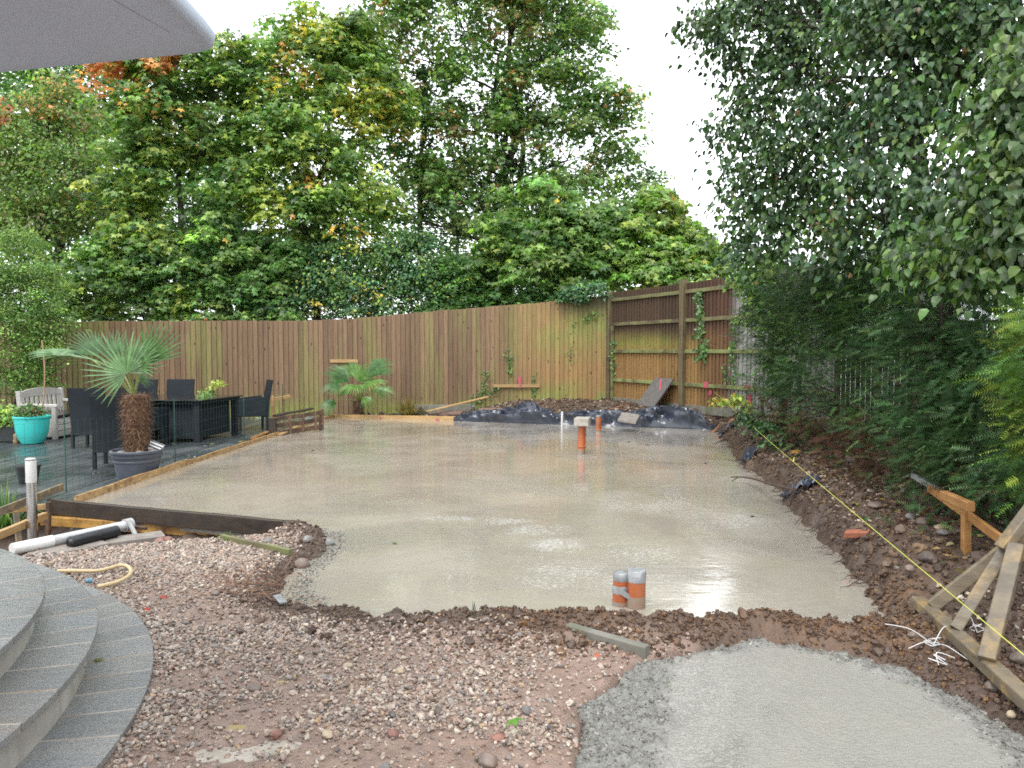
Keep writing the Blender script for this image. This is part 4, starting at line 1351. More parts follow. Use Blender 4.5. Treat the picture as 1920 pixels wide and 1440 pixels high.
c1 = at(1122, 809, 0.0)
p2 = thing('drain_pipe', 'orange drain pipe standing at the back of the slab before the plastic sheet', 'drain pipe', c1)
capped_pipe(p2, c1, 0.052, 0.30, (0, 0), mudh=0.025)
mb = MB(); mb.tube([c1 + Vector((0, 0, 0.03)), c1 + Vector((0, 0, 0.035)), c1 + Vector((0, 0, 0.05))], [0.053, 0.059, 0.053], 28); mb.build('collar', M_ORANGE, p2, smooth=True)
mb = MB(); mb.lathe([(0.0535, 0.272), (0.0535, 0.304), (0.03, 0.308), (0, 0.309)], 28, c1); mb.build('tape_cap', M_TAPE, p2, smooth=True)
c2 = at(1053.5, 801, 0.0)
mb = MB(); mb.tube([c2 + Vector((0, 0, -0.05)), c2 + Vector((0.005, 0, 0.31))], 0.022, 16)
single('conduit_pipe', 'thin white pipe standing in the slab against the plastic sheet', 'pipe', mb, M_WHITEPL, smooth=True)

c3 = at(1192, 1138, 0.0); c4 = at(1163, 1134, 0.0)
p3 = thing('drain_pipe', 'taller orange drain pipe of the taped pair in the near slab', 'drain pipe', c3)
capped_pipe(p3, c3, 0.054, 0.165, (0.02, 0))
q = c3 + Vector((0.0034, 0, 0))
mb = MB(); mb.lathe([(0.0555, 0.155), (0.0565, 0.215), (0.052, 0.221), (0.02, 0.223), (0, 0.222)], 28, q, jit=0.006); mb.build('tape_cap', M_TAPE, p3, smooth=True)
p4 = thing('drain_pipe', 'shorter orange drain pipe of the taped pair in the near slab', 'drain pipe', c4)
capped_pipe(p4, c4, 0.048, 0.16, (0.04, 0), mudh=0.025)
q = c4 + Vector((0.006, 0, 0))
mb = MB(); mb.lathe([(0.0492, 0.150), (0.050, 0.19), (0.046, 0.196), (0.02, 0.199), (0, 0.197)], 28, q, jit=0.006); mb.build('tape_cap', M_TAPE, p4, smooth=True)
mb = MB(); q = c4 + Vector((0.003, 0, 0)); mb.lathe([(0.0495, 0.075), (0.0505, 0.08), (0.0505, 0.115), (0.0495, 0.12)], 28, q, jit=0.004)
vs = []; fs = []
for k in range(9):
    t = k / 8
    p = Vector((c4.x - 0.02 + 0.15 * t, c4.y - 0.051 - 0.016 * math.sin(t * 3.0), 0.105 - 0.085 * t))
    vs += [p + Vector((0, -0.004, 0.018)), p + Vector((0, 0.0, -0.018))]
for k in range(8): fs.append((2 * k, 2 * k + 1, 2 * k + 3, 2 * k + 2))
mb.add(vs, fs)
mb.build('tape_band', M_TAPE, p4, smooth=True)

# ------------------------------------------------------------------ black polythene at the back of the slab
def ridged(x, y, s):
    return 1 - np.abs(2 * fbm(x, y, 3, s) - 1)


nU, nV = 190, 24
U = np.linspace(0, 1, nU)[None, :].repeat(nV, 0); Vv = np.linspace(0, 1, nV)[:, None].repeat(nU, 1)
X = -1.25 + 5.15 * U
Yb = back_edge_y(X)
hump = 0.215 + 0.05 * np.sin(X * 4.2 + 0.5) + 0.09 * np.exp(-((X - 0.38) / 0.3) ** 2) + 0.13 * np.exp(-((X - 2.75) / 0.33) ** 2) + 0.09 * np.exp(-((X - 3.3) / 0.25) ** 2) - 0.05 * np.exp(-((X - 1.75) / 0.3) ** 2)
hump = hump * sstep(X, -1.3, -0.7) * sstep(X, 3.95, 3.6) + 0.02
prof = np.clip(Vv / 0.55, 0, 1)
Zs = -0.02 + hump * (prof ** 0.8) - 0.10 * sstep(Vv, 0.62, 1.0)
Yo = -0.10 + 0.18 * np.clip(Vv / 0.5, 0, 1) + 0.36 * np.clip((Vv - 0.5) / 0.5, 0, 1)
cr1 = ridged(X * 1.7, Vv * 1.2 + 3, 201) - 0.6; cr2 = ridged(X * 4.6 + Vv * 3, Vv * 2.4, 207) - 0.6
amp = sstep(Vv, 0.0, 0.25)
Zs = Zs + amp * (cr1 * 0.19 + cr2 * 0.10)
Yo = Yo - amp * (cr1 * 0.30 + cr2 * 0.13) + 0.05 * (fbm(X * 3, Vv * 0, 3, 211) - 0.5)
Vp = np.stack([X, Yb + Yo, Zs], -1).reshape(-1, 3)
ii = (np.arange(nV - 1)[:, None] * nU + np.arange(nU - 1)[None, :]).ravel()
Tq = np.stack([ii, ii + 1, ii + nU + 1, ii + nU], -1)
sheet = npmesh('plastic_sheet', Vp, Tq, M_POLY, origin=(1.3, 15.0, 0.0), smooth=True)
sheet.data.set_sharp_from_angle(angle=R(32))
tag(sheet, 'crumpled black plastic sheet along the back edge of the slab', 'plastic sheet')
sd = sheet.modifiers.new('thickness', 'SOLIDIFY'); sd.thickness = 0.003

# flat bits of paving and boards on the bed
def flat_slab(px, py, z, sx, sy, rz, mat, label, name='paving_slab', th=0.04, tilt=(0, 0), cat='paving slab'):
    c = at(px, py, z)
    a = R(rz)
    ax = Vector((math.cos(a), math.sin(a), tilt[0])); ay = Vector((-math.sin(a), math.cos(a), tilt[1]))
    mb = MB(); mb.obox(c, ax * sx / 2, ay * sy / 2, (0, 0, th / 2))
    return single(name, label, cat, mb, mat, bevel=0.004)


flat_slab(1179, 784, 0.24, 0.34, 0.42, -20, M_PAVPALE, 'flat paving offcut lying on the plastic sheet between its two humps', tilt=(-0.12, 0.25))
flat_slab(925, 768, 0.20, 0.62, 0.30, -14, M_PAVRED, 'broken brown slab lying across the left end of the plastic sheet', tilt=(0, 0.05))
flat_slab(1030, 764, 0.20, 0.9, 0.5, -16, M_PAVPALE, 'muddy brown slab lying flat on the bed behind the plastic sheet', th=0.03)
flat_slab(842, 774, 0.05, 0.62, 0.28, -8, M_PAVRED, 'reddish flat slab on the bed under the yellow plank', tilt=(0.02, 0.12))
flat_slab(770, 777, 0.03, 0.5, 0.3, -14, M_SLABPAV, 'dark flat slab behind the yellow form board, under the dry grass', tilt=(0.0, 0.05))
# yellow plank leaning on the foot of the fence
p = at(778, 777, 0.05); q = atY(915, 744, 17.9)
mb = MB(); mb.bar(p, q, 0.10, 0.03, wob=0.002); single('plank', 'yellow plank leaning from the bed up to the foot of the fence', 'plank', mb, M_TIMBER, bevel=0.003)
# splinters and sticks on the bed
for i, (x0, y0, x1, y1, z, w, lab) in enumerate((
        (1010, 757, 1083, 748, 0.35, 0.07, 'long brown split board at the foot of the mossy fence'),
        (1152, 746, 1195, 761, 0.44, 0.035, 'thin stick on the bed pointing at the leaning slab'),
        (1100, 762, 1180, 757, 0.36, 0.05, 'split strip of wood lying left of the leaning slab'),
        (1225, 765, 1275, 772, 0.40, 0.05, 'strip of wood on the soil right of the leaning slab'),
        (1315, 782, 1370, 770, 0.33, 0.06, 'reddish split wood on the heap below the side fence'),
        (1330, 793, 1375, 782, 0.29, 0.06, 'splintered board end on the heap near the black sheet'))):
    p = at(x0, y0, z); q = at(x1, y1, z)
    p.z = gz(p.x, p.y) + 0.02; q.z = gz(q.x, q.y) + 0.03
    mb = MB(); mb.bar(p, q, w, 0.022, wob=0.006); single('wood_strip', lab, 'wood strip', mb, M_BARKSTRIP, group='split wood on the back bed')

# paving slab leaning on the side fence, with paint
bl_ = at(1194, 760, 0.29); br_ = at(1231, 765, 0.29)
ex = Vector((br_.x - bl_.x, br_.y - bl_.y, 0)); W_ = 0.72; ex = ex.normalized()
back = Vector((-ex.y, ex.x, 0));
if back.y < 0: back = -back
upv = (back * 0.36 + ex * 0.30 + Vector((0, 0, 0.70))).normalized()
c_ = Vector(bl_)
mb = MB(); H_ = 0.74
nrm = ex.cross(upv).normalized()
ctr = c_ + ex * W_ / 2 + upv * H_ / 2
mb.obox(ctr, ex * W_ / 2, upv * H_ / 2, nrm * 0.019)
lean = single('leaning_slab', 'dark grey paving slab with a pink paint stroke, leaning on the side fence', 'paving slab', mb, M_SLABPAV, bevel=0.004)
mb = MB(); sgn = -1 if nrm.y > 0 else 1
cc = ctr + upv * 0.21 + ex * 0.03 + nrm * 0.0205 * sgn
mb.obox(cc, (ex * 0.55 - upv * 0.6).normalized() * 0.15, (ex * 0.6 + upv * 0.55).normalized() * 0.028, nrm * 0.0015)
mb.build('paint_mark', M_PINK, lean)

# black pot lying on its side, black tray
a = at(806, 762, 0.12)
mb = MB(); mb.tube([a + Vector((-0.1, 0.05, 0)), a + Vector((0.12, -0.12, -0.01)), a + Vector((0.13, -0.13, -0.01))], [0.09, 0.12, 0.128], 20, cap=False); mb.tube([a + Vector((0.11, -0.11, -0.01)), a + Vector((-0.09, 0.04, 0))], [0.112, 0.085], 20)
single('fallen_pot', 'black plastic pot lying on its side between dry grass and yellow plank', 'plant pot', mb, M_BLACKPL, smooth=True)
a = at(1367, 772, 0.30)
mb = MB(); mb.obox(a, (0.17, -0.05, 0.0), (0.03, 0.12, 0.03), (0, -0.02, 0.05)); single('plastic_tray', 'black plastic tray below the yellow leaves at the side fence', 'tray', mb, M_BLACKPL, bevel=0.02)

# ------------------------------------------------------------------ profiles and crate at the back left
def stake_thing(name, label, posts, rails, mat, loc):
    t = thing(name, label, 'setting-out profile', loc)
    for a, b, w in posts:
        mb = MB(); mb.bar(a, b, w, w * 0.8, (0, 1, 0)); mb.build('stake', mat, t)
    for a, b, w, h in rails:
        mb = MB(); mb.bar(a, b, w, h, wob=0.002); mb.build('crossbar', mat, t)
    return t


Yp = 15.6
s0 = atY(511.5, 742, Yp); s1 = atY(529, 743, Yp + 0.45)
stake_thing('timber_profile', 'pale timber profile of two stakes and a crossbar before the back fence', 
            [((s0.x, s0.y, -0.4), s0, 0.06), ((s1.x, s1.y, -0.4), s1, 0.06)],
            [(atY(479, 757, Yp - 0.25), atY(543, 743, Yp + 0.55), 0.03, 0.075)], M_TIMBER, (s0.x, s0.y, 0))
# move the crossbar proud of the stakes is by its own offset line
cx = at(535, 812, 0.0)
ct = thing('broken_crate', 'broken brown wooden crate standing on the deck edge before the fence', 'crate', cx)
d1 = Vector((0.55, 0.85, 0)).normalized(); d2 = Vector((d1.y, -d1.x, 0))
o0 = at(513, 816, 0.0)
mb = MB(); mb.bar((o0.x, o0.y, -0.07), (o0.x - 0.01, o0.y, 0.30), 0.13, 0.10, (0, 1, 0), wob=0.006); mb.build('post', M_DARKBOARD, ct)
for z in (0.03, 0.16, 0.29):
    mb = MB(); a = o0 + d1 * 0.08 + d2 * 0.03; b = a + d1 * 1.05
    mb.bar((a.x, a.y, z), (b.x, b.y, z + 0.04), 0.03, 0.075, wob=0.007); mb.build('slat', M_ROTWOOD, ct)
for t in (0.25, 0.55, 0.85):
    a = o0 + d1 * (0.08 + t) + d2 * 0.055
    mb = MB(); mb.bar((a.x, a.y, 0.0), (a.x, a.y, 0.34), 0.05, 0.02, (0, 1, 0), wob=0.004); mb.build('slat', M_ROTWOOD, ct)
a = o0 + d1 * 1.12; mb = MB(); mb.bar((a.x, a.y, -0.07), (a.x, a.y, 0.40), 0.08, 0.07, (0, 1, 0)); mb.build('post', M_ROTWOOD, ct)
mb = MB(); a = o0 + Vector((0.0, 0.1, 0.34)); b = a + d1 * 0.85; mb.bar(a, b + Vector((0, 0, 0.07)), 0.12, 0.03, wob=0.01); mb.build('top_slat', M_DARKBOARD, ct)
mb = MB(); a = at(474, 822, -0.04); b = at(502, 810, -0.04); mb.bar(a, b, 0.09, 0.035); single('timber_offcut', 'orange timber offcut lying on the deck by the broken crate', 'timber', mb, M_ORANGEWOOD)
mb = MB(); a = at(524, 815, 0.02); b = at(557, 801, 0.06); mb.bar(a, b, 0.09, 0.03); single('timber_offcut', 'yellow board leaning against the slab side of the broken crate', 'timber', mb, M_TIMBER)

# ------------------------------------------------------------------ right: string line, profiles, brace
sa = atY(1340, 735, 14.6); sb = atY(1926, 1233, 2.9)
mb = MB(); pts = [sa.lerp(sb, i / 24) + Vector((0, 0, -0.03 * math.sin(math.pi * i / 24))) for i in range(25)]
mb.tube(pts, 0.0021, 6); single('string_line', 'yellow builder line stretched along the right side of the slab', 'string line', mb, M_STRING)
q = pts[15]
mb = MB(); mb.tube([q, q + Vector((0.01, 0, 0.05))], [0.008, 0.001], 6); single('line_marker', 'yellow grass blade knotted on the builder line', 'line marker', mb, M_STRING)

p0 = atY(1412, 722, 12.2); p1 = atY(1456, 779, 10.6)
st0 = atY(1428, 746, 11.6)
stake_thing('timber_profile', 'pale stake with a sloping batten at the far end of the hedge', [((st0.x + 0.02, st0.y, 0.2), st0, 0.05)], [(p0, p1, 0.03, 0.06)], M_OLDWOOD, (st0.x, st0.y, gz(st0.x, st0.y)))

pa = atY(1742, 915, 5.25); pb = atY(1935, 1052, 3.75)
sp_ = atY(1806, 950, 4.55)
stake_thing('timber_profile', 'orange stake and rail profile under the hedge on the right', [((sp_.x + 0.045, sp_.y + 0.02, 0.0), (sp_.x + 0.03, sp_.y + 0.02, sp_.z), 0.05)],
            [(pa, pb, 0.025, 0.055)], M_ORANGEWOOD, (sp_.x, sp_.y, gz(sp_.x, sp_.y)))
a = atY(1778, 930, 4.7); b = atY(1830, 952, 4.35)
mb = MB(); mb.bar(a + Vector((-0.03, 0, 0.005)), b + Vector((-0.03, 0, 0.005)), 0.05, 0.06); single('wood_block', 'short orange wood block lying on the rail of the hedge profile', 'wood block', mb, M_ORANGEWOOD, bevel=0.003)
a = atY(1712, 890, 5.5); b = atY(1764, 921, 5.1)
mb = MB(); mb.bar(a, b, 0.03, 0.04, wob=0.006); single('taped_batten', 'batten end wrapped in crinkled white tape poking out of the hedge', 'batten', mb, M_TAPE)

# timber brace frame
A0 = at(1722, 1128, 0.13); B0 = at(1925, 1312, 0.13)
br = thing('timber_brace', 'weathered triangular timber brace on the bank in the right corner', 'timber brace', (A0 + B0) / 2)
W = 0.075
mb = MB(); mb.bar(A0, B0 + (B0 - A0) * 0.12, W, W * 0.8, wob=0.001); mb.build('base_beam', M_OLDWOOD, br, bevel=0.003)
apex = atY(1893, 1022, 3.55)
dirb = (B0 - A0)
for t, w, e, dx in ((0.13, 0.065, apex + Vector((0.16, 0.03, 0.10)), 0.02), (0.42, 0.055, apex + Vector((0.02, 0.05, -0.02)), 0.0), (0.74, 0.07, apex + Vector((0.02, -0.02, 0.0)), -0.02)):
    s = A0 + dirb * t + Vector((dx, 0, 0.03))
    mb = MB(); mb.bar(s, e, w, w * 0.7, (0.5, 0.5, 0.2), wob=0.001); mb.build('strut', M_OLDWOOD, br, bevel=0.003)
mb = MB(); mb.bar(apex + Vector((-0.01, 0.04, -0.03)), apex + Vector((0.42, 0.0, 0.62)), 0.075, 0.05); mb.build('post', M_OLDWOOD, br, bevel=0.003)
for t in (0.2, 0.86):
    s = A0 + dirb * t; g = gz(s.x, s.y)
    mb = MB(); mb.bar((s.x + 0.02, s.y, -0.1), (s.x + 0.02, s.y, 0.10), 0.05, 0.05); mb.build('peg', M_OLDWOOD, br)

# tangles of white twine
def twine(px, py, n, r, label, legs):
    c = at(px, py, 0.08); c.z = gz(c.x, c.y) + 0.03
    pts = []
    for k in range(n):
        a = k * 2.1 + rnd.uniform(-0.5, 0.5); rr = r * rnd.uniform(0.4, 1.0)
        pts.append((c.x + rr * math.cos(a), c.y + rr * 0.8 * math.sin(a), c.z + rnd.uniform(0.0, 0.045)))
    mb = MB(); mb.tube(smooth_line(pts, 6), 0.0022, 5)
    for dx, dy, dz in legs:
        e = c + Vector((dx, dy, dz)); m = (c + e) / 2 + Vector((rnd.uniform(-.03, .03), rnd.uniform(-.03, .03), 0.03))
        mb.tube(smooth_line([tuple(c), tuple(m), tuple(e)], 6), 0.0021, 5)
    return single('twine', label, 'twine', mb, M_WSTRING)


twine(1750, 1215, 9, 0.055, 'tangle of white twine on the soil left of the brace', [(-0.16, 0.14, 0.05), (0.06, -0.17, 0.0), (0.13, 0.08, 0.06), (-0.14, -0.04, 0)])
twine(1832, 1205, 6, 0.045, 'small knot of white twine under the brace struts', [(0.02, 0.12, 0.10), (0.1, 0.0, 0.02)])
twine(1760, 1246, 6, 0.045, 'loop of white twine lying nearest the grey concrete path', [(0.09, 0.03, 0.02)])
twine(1834, 1305, 4, 0.03, 'scrap of white twine beside the long brace beam', [(0.04, -0.04, 0.0), (-0.04, 0.02, 0)])

# ------------------------------------------------------------------ loose stones
def rock(px, py, size, mat, label, flat=0.7, z=0.05, name='stone', cat='stone', sink=0.2, group=None):
    c = at(px, py, z); c.z = max(gz(c.x, c.y), 0.0)
    bm = bmesh.new(); bmesh.ops.create_icosphere(bm, subdivisions=3, radius=0.5)
    o = rnd.uniform(0, 100)
    sx, sy = rnd.uniform(0.9, 1.15), rnd.uniform(0.75, 1.0)
    for v in bm.verts:
        n = v.co.normalized()
        k = 0.72 + 0.55 * float(fbm(n.x * 1.3 + o, n.y * 1.3 + n.z * 1.7, 3, 7))
        q = n * 0.5 * k
        for pl in ((0.6, 0.5, 0.62), (-0.7, 0.3, 0.64), (0.1, -0.8, 0.59), (0.3, 0.9, 0.3)):
            pn = Vector(pl).normalized(); dd = q.dot(pn) - 0.38
            if dd > 0: q = q - pn * dd * 0.85
        v.co = Vector((q.x * sx, q.y * sy, q.z * flat)) * size
    a = rnd.uniform(0, 6.28)
    bmesh.ops.rotate(bm, verts=bm.verts, cent=(0, 0, 0), matrix=Matrix.Rotation(a, 3, 'Z'))
    me = bpy.data.meshes.new(name); bm.to_mesh(me); bm.free(); me.materials.append(mat); me.shade_smooth()
    ob = bpy.data.objects.new(name, me); COL.objects.link(ob)
    ob.location = (c.x, c.y, c.z + size * flat * (0.5 - sink))
    return tag(ob, label, cat, group)


for a in ((653, 1240, 0.058, M_PALEROCK, 'pale yellow angular stone lying on the mud left of the cream one', 0.5),
          (749, 1250, 0.05, M_PALEROCK, 'cream angular stone in the gravel at the middle foreground', 0.6),
          (517, 1366, 0.045, M_REDROCK, 'round dark red stone near the pale cement puddle', 0.8),
          (614, 1367, 0.058, M_PALEROCK, 'flat tan stone in the gravel right of the puddle', 0.45),
          (738, 1366, 0.055, M_REDROCK, 'dull red angular stone in the foreground gravel', 0.6),
          (915, 1421, 0.075, M_ROCK, 'large dark brown stone at the bottom edge of the gravel', 0.7),
          (821, 1326, 0.045, M_ROCK, 'brown stone in the gravel left of the green leaf', 0.7),
          (988, 1325, 0.045, M_GREYROCK, 'grey green stone in the gravel near the rough concrete rim', 0.8),
          (722, 1430, 0.052, M_GREYROCK, 'pale grey stone at the bottom edge of the picture', 0.7),
          (934, 1372, 0.06, M_REDROCK, 'reddish flat stone beside the green leaf on the gravel', 0.4),
          (476, 1283, 0.07, M_ROCK, 'flat brown stone in the gravel near the small puddle', 0.4),
          (404, 1107, 0.065, M_ROCK, 'brown stone on the gravel below the dry roots', 0.5),
          (502, 1011, 0.085, M_GREYROCK, 'grey stone beside the end of the dark form board', 0.6),
          (578, 1015, 0.085, M_GREYROCK, 'dark grey stone on top of the soil heap by the slab', 0.8),
          (617, 1010, 0.09, M_CLUMP if False else M_LUMP, 'cement covered lump on the soil heap by the slab', 0.7),
          (566, 1050, 0.10, M_ROCK, 'dark lump of soil on the side of the soil heap', 0.8),
          (300, 1006, 0.11, M_REDROCK, 'broken reddish stone before the yellow timber', 0.5),
          (316, 1003, 0.09, M_REDROCK, 'smaller reddish stone right of the broken one', 0.6),
          (1705, 1110, 0.09, M_ROCK, 'rounded stone on the bank left of the long brace beam', 0.8),
          (1738, 1102, 0.17, M_ROCK, 'big brown stone on the bank above the brace beam', 0.55),
          (1728, 1042, 0.16, M_ROCK, 'big brown stone under the hedge left of the orange stake', 0.6),
          (1760, 1052, 0.11, M_PALEROCK, 'pale stone under the hedge by the orange stake', 0.5),
          (1705, 1034, 0.12, M_GREYROCK, 'dark stone set on the bank below the yew sprays', 0.8),
          (1766, 1066, 0.09, M_GREYROCK, 'grey stone on the bank below the orange stake', 0.6),
          (1640, 1003, 0.17, M_ROCK, 'flat brown stone on the bank beyond the brick', 0.4),
          (1598, 915, 0.22, M_ROCK, 'brown boulder under the hedge beside the builder line', 0.7),
          (1858, 1296, 0.075, M_ROCK, 'brown stone before the near end of the brace beam', 0.8),
          (1897, 1336, 0.058, M_PALEROCK, 'yellow pebble at the right edge below the brace', 0.8),
          (1912, 1255, 0.12, M_ROCK, 'dark stone behind the brace at the right edge', 0.7),
          (1712, 1202, 0.075, M_ROCK, 'brown stone beside the tangle of white twine', 0.7),
          (1690, 1178, 0.06, M_PALEROCK, 'ochre stone at the right end of the clay ridge', 0.5),
          (1679, 1094, 0.07, M_GREYROCK, 'flat blue grey stone on the bank above the slab', 0.35),
          (1600, 985, 0.05, M_PALEROCK, 'small pale stone beside the brick on the bank', 0.6),
          (1565, 948, 0.06, M_PALEROCK, 'small yellow stone under the builder line', 0.5)):
    a = list(a)
    if a[0] > 1590: a[2] *= 0.74
    rock(*a)

c = at(1607, 987, 0.24); c.z = gz(c.x, c.y) + 0.03
mb = MB(); mb.obox(c, Vector((0.065, -0.05, 0.015)), Vector((0.02, 0.028, 0.006)), (0, -0.005, 0.022)); single('brick_piece', 'broken orange red brick lying on the bank under the builder line', 'brick', mb, M_BRICK, bevel=0.006)
c = at(1553, 1222, 0.05); c.z = gz(c.x, c.y) + 0.012
mb = MB(); mb.tube([c + Vector((-0.022, 0, 0)), c + Vector((-0.01, 0, 0.004)), c + Vector((0.022, 0.0, 0.012))], [0.017, 0.022, 0.022], 14); single('bottle_cap', 'crushed blue plastic cap on the soil behind the concrete path', 'cap', mb, M_BLUE, smooth=True)

# black scraps of membrane on the bank
def scrap(px, py, z, w, l, rz, label):
    c = at(px, py, z); n = 10; vs = []; fs = []
    a = R(rz); sd_ = rnd.uniform(0, 50)
    for j in range(n):
        for i in range(n):
            u, v = (i / (n - 1) - 0.5) * w, (j / (n - 1) - 0.5) * l
            u *= 1 - 0.35 * float(vnoise(j * 0.6 + sd_, 1.0)); x = c.x + u * math.cos(a) - v * math.sin(a); y = c.y + u * math.sin(a) + v * math.cos(a)
            vs.append((x, y, max(gz(x, y), -0.02) + 0.02 + 0.075 * float(ridged(np.array([i * 0.35 + sd_]), np.array([j * 0.28]), 5)[0])))
    for j in range(n - 1):
        for i in range(n - 1): fs.append((j * n + i, j * n + i + 1, (j + 1) * n + i + 1, (j + 1) * n + i))
    mb = MB(); mb.add(vs, fs); o = single('membrane_scrap', label, 'plastic scrap', mb, M_POLY, smooth=True)
    sd2 = o.modifiers.new('thickness', 'SOLIDIFY'); sd2.thickness = 0.004


scrap(1362, 810, 0.1, 0.35, 0.22, -20, 'torn black membrane where the bank meets the plastic sheet')
scrap(1402, 852, 0.15, 0.12, 0.35, 10, 'torn black membrane hanging down the excavated bank')
scrap(1512, 900, 0.27, 0.34, 0.15, 25, 'torn black membrane lying on the bank below the hedge')
scrap(1475, 905, 0.2, 0.12, 0.14, -10, 'small scrap of black membrane on the edge of the bank')

# roots hanging out of the bank: nobody could count them
mb = MB()
for k in range(420):
    y = rnd.uniform(4.6, 13.0) if k % 3 else rnd.uniform(5.2, 7.6)
    x = right_edge_x(y) + rnd.uniform(0.05, 0.28)
    z = max(gz(x, y), 0.03)
    p = Vector((x, y, z)); pts = [p]
    d = Vector((-0.5, rnd.uniform(-0.9, 0.9), rnd.uniform(-0.5, 0.5))).normalized()
    for s in range(5):
        d = (d + Vector((rnd.uniform(-.4, .2), rnd.uniform(-.4, .4), rnd.uniform(-.8, .05)))).normalized()
        p = p + d * rnd.uniform(0.02, 0.06); p.z = max(p.z, 0.006); pts.append(p.copy())
    r0 = rnd.choice((0.0015, 0.002, 0.002, 0.003, 0.005))
    mb.tube(pts, [r0 * (1 - 0.16 * i) for i in range(len(pts))], 4, cap=False)
o = mb.build('bank_roots', M_TWIG, origin=(2.7, 8, 0)); tag(o, kind='stuff')
# the root reaching over the slab
rp = [at(1490, 918, 0.22), at(1440, 906, 0.15), at(1410, 897, 0.09), at(1385, 894, 0.07), at(1370, 895, 0.06)]
mb = MB(); mb.tube(smooth_line([tuple(p) for p in rp], 5), [0.016 - 0.0005 * i for i in range(21)], 6); mb.tube([rp[3], at(1372, 902, 0.04)], [0.008, 0.004], 5)
single('root', 'bare dark root reaching from the bank over the slab', 'root', mb, M_TWIG)
rp = [at(1362, 822, 0.12), at(1348, 829, 0.08), at(1337, 833, 0.05)]
mb = MB(); mb.tube([tuple(p) for p in rp], [0.012, 0.009, 0.004], 6); single('root', 'short root tip over the far right corner of the slab', 'root', mb, M_TWIG)
# dry roots on the gravel edge
mb = MB()
for k in range(46):
    c = at(rnd.uniform(425, 540), rnd.uniform(1078, 1118), 0.05); p = Vector((c.x, c.y, gz(c.x, c.y) + 0.02)); pts = [p]
    d = Vector((rnd.uniform(-1, 1), rnd.uniform(-.6, .6), 0.3)).normalized()
    for s in range(5):
        d = (d + Vector((rnd.uniform(-.4, .4), rnd.uniform(-.4, .4), rnd.uniform(-.35, .2)))).normalized()
        p = p + d * 0.045; p.z = max(p.z, gz(p.x, p.y) + 0.008); pts.append(p.copy())
    mb.tube(pts, 0.0017, 4, cap=False)
o = mb.build('dry_roots', M_BARKSTRIP, origin=(-1.6, 4.9, 0)); tag(o, kind='stuff')
a = at(519, 1115, 0.06); b = at(532, 1130, 0.05)
mb = MB(); mb.bar(a, b, 0.045, 0.008, wob=0.004); single('metal_strip', 'bent grey metal strip at the edge of the gravel by the slab', 'metal strip', mb, M_TAPE)

# puddles on the trodden mud
def puddle(px, py, rx, ry, mat, label, dz, irr=0.35):
    c = at(px, py, 0.03); n = 90; vs = [(c.x, c.y, 0)]; fs = []
    s0 = rnd.uniform(0, 90)
    for k in range(n):
        a = 2 * math.pi * k / n
        r = 1 + irr * 2 * (float(fbm(math.cos(a) * 2.2 + s0, math.sin(a) * 2.2, 5, 3)) - 0.5)
        vs.append((c.x + rx * r * math.cos(a), c.y + ry * r * math.sin(a), 0))
    zz = gz(c.x, c.y) + dz
    vs = [(x, y, zz) for x, y, _ in vs]
    for k in range(n): fs.append((0, 1 + k, 1 + (k + 1) % n))
    mb = MB(); mb.add(vs, fs); o = mb.build('puddle', mat); tag(o, label, 'puddle'); return o


for (px_, py_, ra_, rb_), lab, mt in zip(PUDDLES, ('pale cement puddle on the mud in front of the steps', 'yellowish puddle touching the right end of the pale cement puddle', 'small yellow puddle behind the pale cement puddle', 'small muddy puddle in the trodden gravel'), (M_FILM, M_PUDDLE, M_PUDDLE, M_PUDDLE)):
    q = [gz(px_ + ra_ * 1.05 * math.cos(a), py_ + rb_ * 1.05 * math.sin(a)) for a in np.linspace(0, 6.28, 24)]
    zz = 0.5 * (gz(px_, py_) + float(np.median(q)))
    mb = MB(); mb.add([(px_, py_, zz)] + [(px_ + 1.5 * ra_ * math.cos(2 * math.pi * k / 40), py_ + 1.5 * rb_ * math.sin(2 * math.pi * k / 40), zz) for k in range(40)], [(0, 1 + k, 1 + (k + 1) % 40) for k in range(40)])
    o = mb.build('puddle', mt); tag(o, lab, 'puddle')

# ------------------------------------------------------------------ parasol, upper left
CZ = 2.54
cn = atY(416, 84, 2.5); CZ = cn.z + 0.02
pc = [Vector((cn.x, cn.y, CZ)), Vector((cn.x + 0.02, cn.y - 2.7, CZ)), Vector((cn.x - 2.7, cn.y - 2.2, CZ)), Vector((cn.x - 2.72, cn.y + 0.60, CZ))]
ctr = sum(pc, Vector()) / 4
par = thing('parasol', 'large grey canvas parasol, one corner filling the upper left', 'parasol', (ctr.x, ctr.y, 0.376))


def inset(i, j):
    return pc[i].lerp(pc[j], 0.0)


